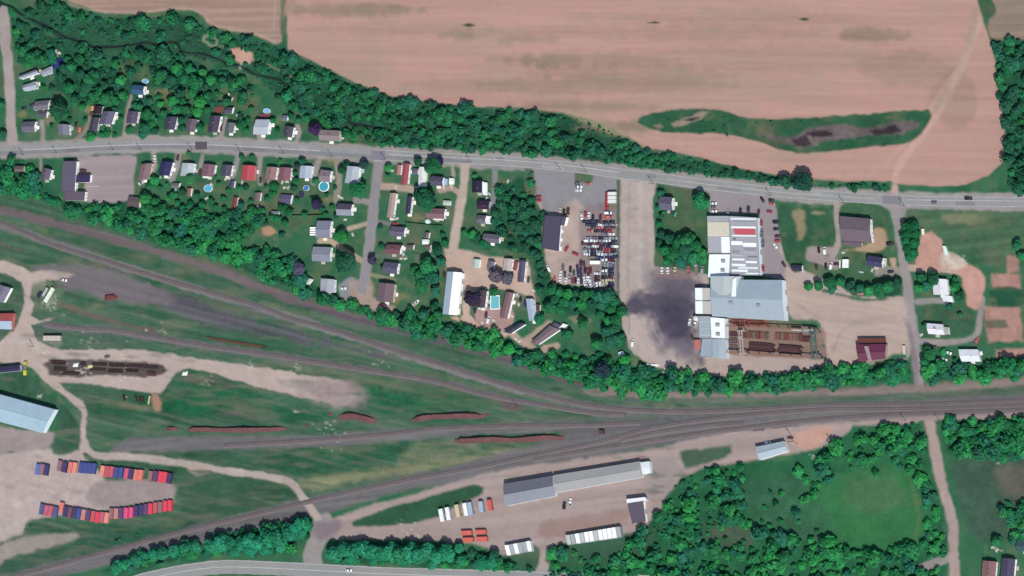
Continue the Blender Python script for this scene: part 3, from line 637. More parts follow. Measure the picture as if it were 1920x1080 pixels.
for nz, c, o in ((vnoise(30, 22, 3, 0, 33), (120, 124, 92), .5), (vnoise(24, 30, 3, 0, 34), (36, 92, 60), .6), (vnoise(60, 50, 3, 0, 35), (126, 112, 96), .4)):
    m = (np.clip(nz * 1.3 - .3, 0, 1) * o * Z)[..., None]
    COLR = COLR * (1 - m) + lin(c) * m
for _ in range(160):          # uneven tufts in the rail yard
    a = rnd.uniform(0, 1300); b = 0.22 * a + 470 + rnd.uniform(0, 330 - 0.1 * a)
    c = rnd.choice([(38, 84, 62), (120, 124, 100), (100, 92, 92), (46, 96, 70)])
    w = rnd.uniform(6, 26)
    paint([(a - w, b - w * .05), (a, b - w * .15), (a + w, b + w * .1), (a, b + w * .2)], c, 8, rnd.uniform(.25, .6), 3)

# ---- mesh the ground: one sheet per kind of surface, sharing their borders
COLR = np.clip(COLR / FACTOR, 0.004, 0.8)
XYZ = GA(PX, PY)
ZN = {GRASS: ('grass_ground', 'mown and rough green grass covering the open ground', 'grass', dict(fine=.6, mid=.35, bump=.6)),
      FIELD: ('ploughed_field', 'pinkish brown ploughed fields with fine furrows across the north', 'field', dict(fine=.12, mid=.1, rows=.025)),
      YARD: ('gravel_yard', 'pale pinkish gravel yards around the works and freight buildings', 'gravel', dict(fine=.3, mid=.2)),
      LOT: ('parking_lot', 'worn grey asphalt lots and verges beside the main road', 'asphalt', dict(fine=.16, mid=.14)),
      RAIL: ('railway_bed', 'grey brown ballast bed under the rail lines', 'ballast', dict(fine=.35, mid=.25, bump=.4)),
      TRACK: ('dirt_lane', 'pale dirt lanes and driveways between the plots', 'lane', dict(fine=.2, mid=.16)),
      SOIL: ('bare_soil', 'bare reddish soil patches and dug ground', 'soil', dict(fine=.35, mid=.25, bump=.4)),
      FLOOR: ('woodland_floor', 'dark green undergrowth floor beneath the trees', 'undergrowth', dict(fine=.7, mid=.5, bump=1.0))}
flab = LAB[:-1, :-1]
IDX = np.arange(NX * NY).reshape(NY, NX)
fq = np.stack([IDX[:-1, :-1], IDX[1:, :-1], IDX[1:, 1:], IDX[:-1, 1:]], -1)
for z, (nm, lb, ct, kw) in ZN.items():
    q = fq[flab == z]
    if not len(q): continue
    u, inv = np.unique(q, return_inverse=True)
    o = link(nm, mesh_np(nm, XYZ.reshape(-1, 3)[u], inv.reshape(-1, 4), attrs={'col': COLR.reshape(-1, 3)[u]}, mats=[ground_mat(nm, **kw)]))
    tag(o, lb, ct, kind='structure')
land = MB(); land.poly([(-9000, -9000, -1.0), (9000, -9000, -1.0), (9000, 9000, -1.0), (-9000, 9000, -1.0)])
tag(land.obj('surrounding_land', flat_mat('surrounding_land', C(80, 105, 80), 0.95, 0.5, 0.01)), 'green farmland stretching away beyond the town edge', 'land', kind='structure')

# ---------------------------------------------------------------- roads, paint, creek
def ribbon(pts, w0, z, step=6.0, off=0.0, wob=0.0, seed=0, w1=None):
    p = spline(pts, step); t = np.gradient(p, axis=0); t /= np.linalg.norm(t, axis=1)[:, None] + 1e-9
    n = np.stack([-t[:, 1], t[:, 0]], 1); rg = np.random.default_rng(seed)
    w = np.linspace(w0, w1 or w0, len(p))[:, None]
    wl = wob * rg.uniform(-1, 1, (len(p), 1)); wr = wob * rg.uniform(-1, 1, (len(p), 1))
    a, b = p + n * (off + w / 2 + wl), p + n * (off - w / 2 + wr)
    A, B = GA(a[:, 0], a[:, 1], z), GA(b[:, 0], b[:, 1], z)
    v = np.empty((2 * len(p), 3)); v[0::2], v[1::2] = A, B
    i = np.arange(len(p) - 1) * 2
    return v, np.stack([i, i + 2, i + 3, i + 1], 1)

def asphalt(name, col, amp=0.15):
    return flat_mat(name, col, 0.9, amp, 0.5)
def road(name, pts, w, z, mat, label, cat='road', **k):
    v, q = ribbon(pts, w, z, **k)
    o = link(name, mesh_np(name, v, q, mats=[mat])); tag(o, label, cat, kind='structure'); return o
M_ASPH, M_ASPH2, M_LINE = asphalt('old_asphalt', C(156, 156, 154), 0.3), asphalt('dark_asphalt', C(140, 140, 142), 0.3), flat_mat('road_paint', C(192, 192, 190), 0.8, 0.5)
road('main_road', ROAD, 19, 0.03, M_ASPH, 'two lane asphalt road crossing the town from west to east', wob=0.6)
road('road_lane', [p for p in ROAD if p[0] < 900], 7.5, 0.05, M_ASPH2, 'darker resurfaced southern lane of the main road', off=4.6, wob=0.5)
road('road_marking', [p for p in ROAD if 30 < p[0] < 690], 1.6, 0.07, M_LINE, 'white centre line on the western part of the main road', 'road marking')
road('road_marking', [(730, 289.5), (800, 293.5), (880, 297), (960, 301), (1060, 310), (1160, 323)], 1.4, 0.07, M_LINE, 'white centre line between the side street and the car yard', 'road marking')
road('road_marking', [p for p in ROAD if p[0] > 1160 and p[0] < 1670], 1.2, 0.07, M_LINE, 'faint white centre line along the works', 'road marking')
road('road_marking', [(1698, 374.5), (1760, 375.5), (1830, 376), (1980, 378)], 1.2, 0.07, M_LINE, 'white centre line at the eastern end of the main road', 'road marking')
BOT = [(180, 1118), (250, 1093), (300, 1080), (360, 1069), (420, 1063), (500, 1065), (600, 1070), (720, 1076), (860, 1080), (1000, 1084), (1300, 1094)]
road('highway', BOT, 26, 0.03, M_ASPH, 'grey asphalt road along the southern edge behind the hedges', wob=0.6)
road('road_marking', BOT, 1.6, 0.06, M_LINE, 'white line along the middle of the southern road', 'road marking')
road('road_marking', BOT, 1.1, 0.06, M_LINE, 'white edge line along the hedge side of the southern road', 'road marking', off=-11.5)
road('side_street', SIDE, 14, 0.02, asphalt('side_street_asphalt', C(150, 147, 150), .3), 'short grey side street running south between the house plots', wob=0.8, w1=17)
road('stop_line', [(702, 301), (716, 302)], 1.5, 0.06, M_LINE, 'white stop line where the side street meets the main road', 'road marking')
for i, (x0, x1, off, w, g) in enumerate(((120, 150, 4, 7, 126), (245, 262, -4, 8, 168), (455, 500, 5, 6, 130), (560, 576, -3, 9, 166), (815, 850, 3, 8, 140), (930, 946, -4, 8, 138), (1015, 1060, 4, 6, 170), (1210, 1230, -3, 8, 140), (1345, 1390, 4, 7, 142), (1520, 1540, -4, 8, 168), (1790, 1830, 4, 7, 140))):
    pp = spline(ROAD, 3); pp = pp[(pp[:, 0] > x0) & (pp[:, 0] < x1)]
    road('road_patch', pp, w, 0.056, asphalt('patched_asphalt', C(g, g, g + 2)), 'small repair patch on the main road, ' + ('first second third fourth fifth sixth seventh eighth ninth tenth eleventh'.split()[i]) + ' from the west', 'road patch', off=off, wob=.5)
for off, lb in ((-8.7, 'northern'), (8.7, 'southern')):
    road('road_marking', [p for p in ROAD if p[0] > 640], .9, 0.062, M_LINE, 'worn pale edge line along the %s side of the main road' % lb, 'road marking', off=off, wob=.2)
road('road_patch', [(366, 273), (388, 273)], 15, 0.075, asphalt('fresh_patch', C(96, 86, 98)), 'dark square asphalt patch across the main road', 'road patch', wob=0.3)
road('road_patch', [(696, 290), (722, 291.5)], 17, 0.065, asphalt('worn_patch', C(138, 134, 146)), 'smooth grey patch at the side street junction', 'road patch')
road('road_patch', [(1655, 374), (1690, 376)], 17, 0.065, asphalt('worn_patch', C(140, 134, 140)), 'grey patch at the eastern road junction', 'road patch')
for c in CREEKS:
    tag(road('creek', c, 3.0, 0.04, M_CREEK, 'narrow dark creek winding through the bushes', 'creek', wob=0.8, w1=2.2), 'narrow dark creek winding through the bushes' if len(c) > 9 else 'short dark ditch in the brush north of the road')
M_FAINT = flat_mat('faint_paint', C(176, 160, 160), 0.9, 0.3)
for k in range(9):
    road('bay_line', [(190 + 5 * k, 296 + (k % 2)), (188.5 + 5 * k, 303)], 0.6, 0.03, M_FAINT, 'faint white parking bay line in the large grey lot', 'road marking')['group'] = 'faint bay lines'
road('bay_line', [(162, 350), (186, 349)], 1.4, 0.03, M_LINE, 'bright white line south of the flat annex in the large lot', 'road marking')

# ---------------------------------------------------------------- rail tracks
TRACKS = [
 ('main running line curving down from the northwest', [(-40, 404), (0, 418), (55, 440), (98, 459), (177, 483), (320, 528), (480, 573), (544, 597), (633, 622), (755, 662), (835, 686), (900, 707), (960, 725), (1035, 746), (1110, 761), (1185, 769), (1285, 772), (1360, 770), (1440, 766), (1537, 760), (1633, 759), (1745, 758), (1960, 750)]),
 ('weedy siding south of the main running line', [(384, 649), (491, 664), (602, 681), (711, 698), (807, 713), (911, 740), (1020, 760), (1110, 774), (1175, 777.5)]),
 ('line rising from the southwest corner to the junction', [(-40, 1100), (110, 1060), (333, 1000), (500, 960), (600, 936), (753, 903), (900, 876), (960, 863), (1077, 839), (1142, 825), (1222, 803), (1317, 788), (1420, 777), (1537, 768.5), (1633, 767.5), (1746, 766), (1960, 758.5)]),
 ('southernmost rail line beside the freight yard', [(1000, 862), (1175, 834), (1285, 817), (1410, 801), (1515, 789), (1633, 780), (1746, 774.5), (1960, 767)]),
 ('rusty loop line north of the freight yard rails', [(1165, 826), (1222, 813), (1320, 799), (1395, 794)]),
 ('overgrown siding past the earth banks', [(420, 836), (600, 825), (733, 814), (822, 804), (960, 799), (1110, 797), (1200, 793)]),
 ('abandoned siding below the haul road', [(86, 609), (156, 617), (214, 620), (311, 637), (384, 649)]),
]
M_BALLAST = flat_mat('ballast_stone', C(124, 117, 119), 0.95, 0.45, 0.5)
GAUGE = 1.435
def track(label, pts, idx):
    p = spline(pts, 6); P = GA(p[:, 0], p[:, 1]); P[:, 2] = 0.013 * idx
    d = np.concatenate([[0], np.cumsum(np.linalg.norm(np.diff(P, axis=0), axis=1))])
    root = empty('railway_track', tuple(P[0]), label, 'railway track', 'rail lines')
    o0 = P[0]
    def along(s):
        return np.stack([np.interp(s, d, P[:, i]) for i in range(3)], -1)
    s = np.arange(0, d[-1], 4.0); Q = along(s); T = np.gradient(Q, axis=0); T /= np.linalg.norm(T, axis=1)[:, None]
    N = np.stack([-T[:, 1], T[:, 0], 0 * T[:, 0]], -1)
    def prism(offs, zs, name, mat):
        k = len(offs); V = np.stack([Q + N * a + np.array([0, 0, z]) for a, z in zip(offs, zs)], 1).reshape(-1, 3) - o0
        f = []
        for i in range(len(Q) - 1):
            for j in range(k - 1):
                f.append((i * k + j, (i + 1) * k + j, (i + 1) * k + j + 1, i * k + j + 1))
        return link(name, mesh_np(name, V, f, mats=[mat]), root)
    prism([1.8, 1.4, -1.4, -1.8], [0.02, 0.24, 0.24, 0.02], 'ballast', M_BALLAST)
    for sg in (1, -1):
        c = sg * GAUGE / 2
        prism([c + .06, c + .045, c - .045, c - .06], [0.4, 0.56, 0.56, 0.4], 'rail', M_STEEL)
    s = np.arange(0.3, d[-1], 0.75); Q2 = along(s); T2 = along(s + 0.2) - along(s - 0.2); T2 /= np.linalg.norm(T2, axis=1)[:, None] + 1e-9
    N2 = np.stack([-T2[:, 1], T2[:, 0], 0 * T2[:, 0]], -1); L, W = 1.3, 0.14
    cs = [(-L, -W), (L, -W), (L, W), (-L, W)]
    V = np.stack([Q2 + N2 * a + T2 * b + np.array([0, 0, z]) for z in (0.2, 0.4) for a, b in cs], 1).reshape(-1, 3) - o0
    b0 = (np.arange(len(s)) * 8)[:, None, None]
    F = (b0 + np.array([[4, 7, 6, 5], [0, 4, 5, 1], [1, 5, 6, 2], [2, 6, 7, 3], [3, 7, 4, 0]])).reshape(-1, 4)
    so = link('sleeper', mesh_np('sleeper', V, F, mats=[M_TIE]), root); so['kind'] = 'stuff'
for i, (lb, p) in enumerate(TRACKS): track(lb, p, i)
# ---------------------------------------------------------------- buildings
UNIT = {}
def unit_mesh(key):
    if key not in UNIT:
        m = MB()
        if key == 'window':
            m.box(0, 0, 0, 1.2, 0.10, 1.25, m=0); m.box(0, -0.055, 0.1, 0.46, 0.03, 1.05, m=1)
            for s in (-1, 1): m.box(s * 0.28, -0.055, 0.1, 0.5, 0.03, 1.05, m=1)
            UNIT[key] = m.mesh('window', [M_WHITE, M_GLASS])
        elif key == 'door':
            m.box(0, 0, 0, 1.05, 0.10, 2.1, m=0); m.box(0, -0.06, 0.08, 0.85, 0.03, 1.9, m=1)
            UNIT[key] = m.mesh('door', [M_WHITE, flat_mat('door_paint', (0.2, 0.16, 0.14), 0.6)])
        elif key == 'loading_door':
            m.box(0, 0, 0, 3.6, 0.12, 3.6, m=0)
            for i in range(5): m.box(0, -0.07, 0.1 + 0.7 * i, 3.3, 0.04, 0.62, m=1)
            UNIT[key] = m.mesh('loading_door', [M_WHITE, flat_mat('roller_door', (0.3, 0.31, 0.32), 0.5)])
        elif key == 'chimney':
            m.box(0, 0, -0.6, 0.7, 0.7, 1.6); m.box(0, 0, 1.0, 0.85, 0.85, 0.12)
            UNIT[key] = m.mesh('chimney', [M_BRICK])
        elif key == 'roof_vent':
            m.tube((0, 0, -0.3), (0, 0, 0.35), 0.16, 0.16, 8); m.tube((0, 0, 0.35), (0, 0, 0.5), 0.28, 0.1, 8)
            UNIT[key] = m.mesh('roof_vent', [M_STEEL])
        elif key == 'roof_unit':
            m.box(0, 0, 0, 2.6, 2.0, 1.1); m.box(0, 0, 1.1, 1.6, 1.4, 0.25)
            UNIT[key] = m.mesh('roof_unit', [flat_mat('grey_housing', (0.2, 0.21, 0.22), 0.5)])
    return UNIT[key]

def quad(x0, y0, x1, y1, lean=0, tilt=0):
    """Roof outline in the photograph: NW, NE, SE, SW corners."""
    l, t = lean / 2, tilt / 2
    return [(x0 + l, y0 - t), (x1 + l, y0 + t), (x1 - l, y1 + t), (x0 - l, y1 - t)]

def wall_items(root, wa, wb, z0, key, us, org):
    d = wb - wa; L = d.length; ang = math.atan2(d.y, d.x)
    for u in us:
        p = wa + d * u
        o = link(key, unit_mesh(key), root); o.location = (p.x - org.x, p.y - org.y, z0); o.rotation_euler = (0, 0, ang)

def block(root, q, eave, rise, ridge, roofcol, wallcol, mat=None, over=0.35, org=None, windows=True, vent=None, base=0.0, hip=0.0, door=True, items=None, slopecols=None):
    """Walls and a roof over the outline q (photograph pixels at eave height); several blocks may share one root."""
    mat = mat or M_SHINGLE
    org = org or root.location
    E = [G(x, y, eave) for x, y in q]                       # NW NE SE SW at the eave
    c = sum(E, Vector()) / 4
    W = []
    for p in E:
        d = (p - c); d.z = 0
        W.append(p - d.normalized() * over * 1.4)
    top = [Vector((p.x, p.y, eave - 0.04)) for p in W]; bot = [Vector((p.x, p.y, base)) for p in W]
    m = MB(); loc = lambda p: (p.x - org.x, p.y - org.y, p.z)
    order = (3, 2, 1, 0)                                    # SW SE NE NW counter-clockwise
    for i in range(4):
        a, b = order[i], order[(i + 1) % 4]
        m.poly([loc(bot[a]), loc(bot[b]), loc(top[b]), loc(top[a])])
    t = 0.14
    rm = MB()
    def slab(pts, mi=0):                                    # a thick roof face
        dn = [Vector((p.x, p.y, p.z - t)) for p in pts]
        rm.poly([loc(p) for p in pts], mi); rm.poly([loc(p) for p in reversed(dn)], mi)
        n = len(pts)
        for i in range(n):
            j = (i + 1) % n
            rm.poly([loc(dn[i]), loc(dn[j]), loc(pts[j]), loc(pts[i])], mi)
    up = Vector((0, 0, rise))
    if ridge == 'flat':
        slab([E[3] + up, E[2] + up, E[1] + up, E[0] + up])
        if rise: pass
        for i in range(4):                                  # parapet
            a, b = order[i], order[(i + 1) % 4]
            pa, pb = E[a], E[b]; ia, ib = pa + (c - pa) * 0.03, pb + (c - pb) * 0.03
            z = eave + rise
            f = lambda p, zz: loc(Vector((p.x, p.y, zz)))
            rm.hexa([f(pa, z - .25), f(pb, z - .25), f(ib, z - .25), f(ia, z - .25)], [f(pa, z + .25), f(pb, z + .25), f(ib, z + .25), f(ia, z + .25)])
    elif ridge == 'shed_n':
        slab([E[3], E[2], E[1] + up, E[0] + up])
        m.poly([loc(top[0]), loc(top[1]), loc(top[1] + up * .95), loc(top[0] + up * .95)])
        m.poly([loc(top[2]), loc(top[1]), loc(top[1] + up * .95)]); m.poly([loc(top[3]), loc(top[0] + up * .95), loc(top[0])])
    else:
        if ridge == 'x': a0, b0, s1, s2, g1, g2 = (E[0] + E[3]) / 2, (E[1] + E[2]) / 2, (3, 2), (1, 0), (0, 3), (1, 2)
        else: a0, b0, s1, s2, g1, g2 = (E[2] + E[3]) / 2, (E[0] + E[1]) / 2, (2, 1), (0, 3), (3, 2), (1, 0)
        a1, b1 = a0 + (b0 - a0) * hip + up, b0 + (a0 - b0) * hip + up
        if ridge == 'x':
            slab([E[3], E[2], b1, a1], 0); slab([E[1], E[0], a1, b1], 1 if slopecols else 0)
        else:
            slab([E[2], E[1], b1, a1], 0); slab([E[0], E[3], a1, b1], 1 if slopecols else 0)
        if hip:
            if ridge == 'x': slab([E[0], E[3], a1]); slab([E[2], E[1], b1])
            else: slab([E[3], E[2], a1]); slab([E[1], E[0], b1])
        else:
            for (i, j), apex in ((g1, a1), (g2, b1)):
                mid = (top[i] + top[j]) / 2; ap = Vector((mid.x, mid.y, apex.z - 0.3))
                m.poly([loc(top[i]), loc(top[j]), loc(ap)])
        if over > 0.2:                                       # ridge cap
            rc = MB(); rc.tube(loc(a1 + Vector((0, 0, .02))), loc(b1 + Vector((0, 0, .02))), 0.14, 0.14, 5)
            caps = rc
    w = m.obj('wall', M_SIDING, root, wallcol)
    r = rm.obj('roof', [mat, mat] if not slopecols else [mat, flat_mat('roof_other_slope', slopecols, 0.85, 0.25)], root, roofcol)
    if ridge in 'xy' and over > 0.2:
        caps.obj('ridge_cap', mat, r, tuple(x * 0.8 for x in roofcol))
    if vent:
        for k, u, v in vent:
            p = E[0] * (1 - u) * (1 - v) + E[1] * u * (1 - v) + E[2] * u * v + E[3] * (1 - u) * v
            hz = rise * (1 - abs(2 * v - 1)) if ridge == 'x' else (rise * (1 - abs(2 * u - 1)) if ridge == 'y' else rise)
            o = link(k, unit_mesh(k), r); o.location = (p.x - org.x, p.y - org.y, eave + hz)
    if windows:
        L = (W[1] - W[2]).length
        us = [0.25, 0.75] if L > 6 else [0.5]
        b2, b1_, = bot[2], bot[1]
        z = 1.0 if eave < 4.5 else 1.4
        wall_items(root, bot[2], bot[1], z, 'window', us, org)           # east
        Ls = (W[2] - W[3]).length
        wall_items(root, bot[3], bot[2], z, 'window', [0.2, 0.8] if Ls > 5 else [0.25], org)
        wall_items(root, bot[1], bot[0], z, 'window', [0.3, 0.7] if Ls > 5 else [0.5], org)
        if door: wall_items(root, bot[3], bot[2], 0.1, 'door', [0.5 if Ls > 5 else 0.7], org)
        for a, b, u, w_, d_ in ((3, 2, .5, 3.0, 1.8), (2, 1, rnd.uniform(.3, .7), 2.6, 1.6)):
            if rnd.random() < .25: continue
            pa, pb = bot[a], bot[b]; dd = (pb - pa).normalized(); nn = Vector((dd.y, -dd.x, 0)); pp = pa.lerp(pb, u) + nn * (d_ / 2 + .25)
            sm = MB(); sm.box(pp.x - org.x, pp.y - org.y, 0, w_, d_, .22, math.atan2(dd.y, dd.x)); sm.obj('doorstep', M_ANY, root, rnd.choice([C(214, 208, 200), C(196, 186, 176), C(222, 222, 218)]))
    for side, key, us, z in (items or []):
        a, b = {'s': (3, 2), 'e': (2, 1), 'n': (1, 0), 'w': (0, 3)}[side]
        wall_items(root, bot[a], bot[b], z, key, us, org)
    return r

def root_at(name, q, label, cat, h=3.0, group=None):
    c = sum((G(x, y, h) for x, y in q), Vector()) / len(q)
    return empty(name, (c.x, c.y, 0), label, cat, group)

def house(label, q, eave, rise, ridge, roofcol, wallcol=(0.55, 0.55, 0.53), name='house', cat='house', **k):
    if cat == 'house': eave *= 1.2
    r = root_at(name, q, label, cat, eave)
    block(r, q, eave, rise, ridge, roofcol, wallcol, **k)
    return r

GREY, LGREY, DK, NAVY, BRN, MAUVE, WHT = C(112, 108, 124), C(168, 172, 184), C(66, 62, 80), C(50, 48, 92), C(142, 118, 118), C(132, 96, 104), C(205, 212, 218)
SIDEW = (0.8, 0.8, 0.78); SIDEB = (0.42, 0.45, 0.5); SIDET = (0.5, 0.45, 0.36)
V1 = [('chimney', .5, .42)]; V2 = [('roof_vent', .6, .6)]
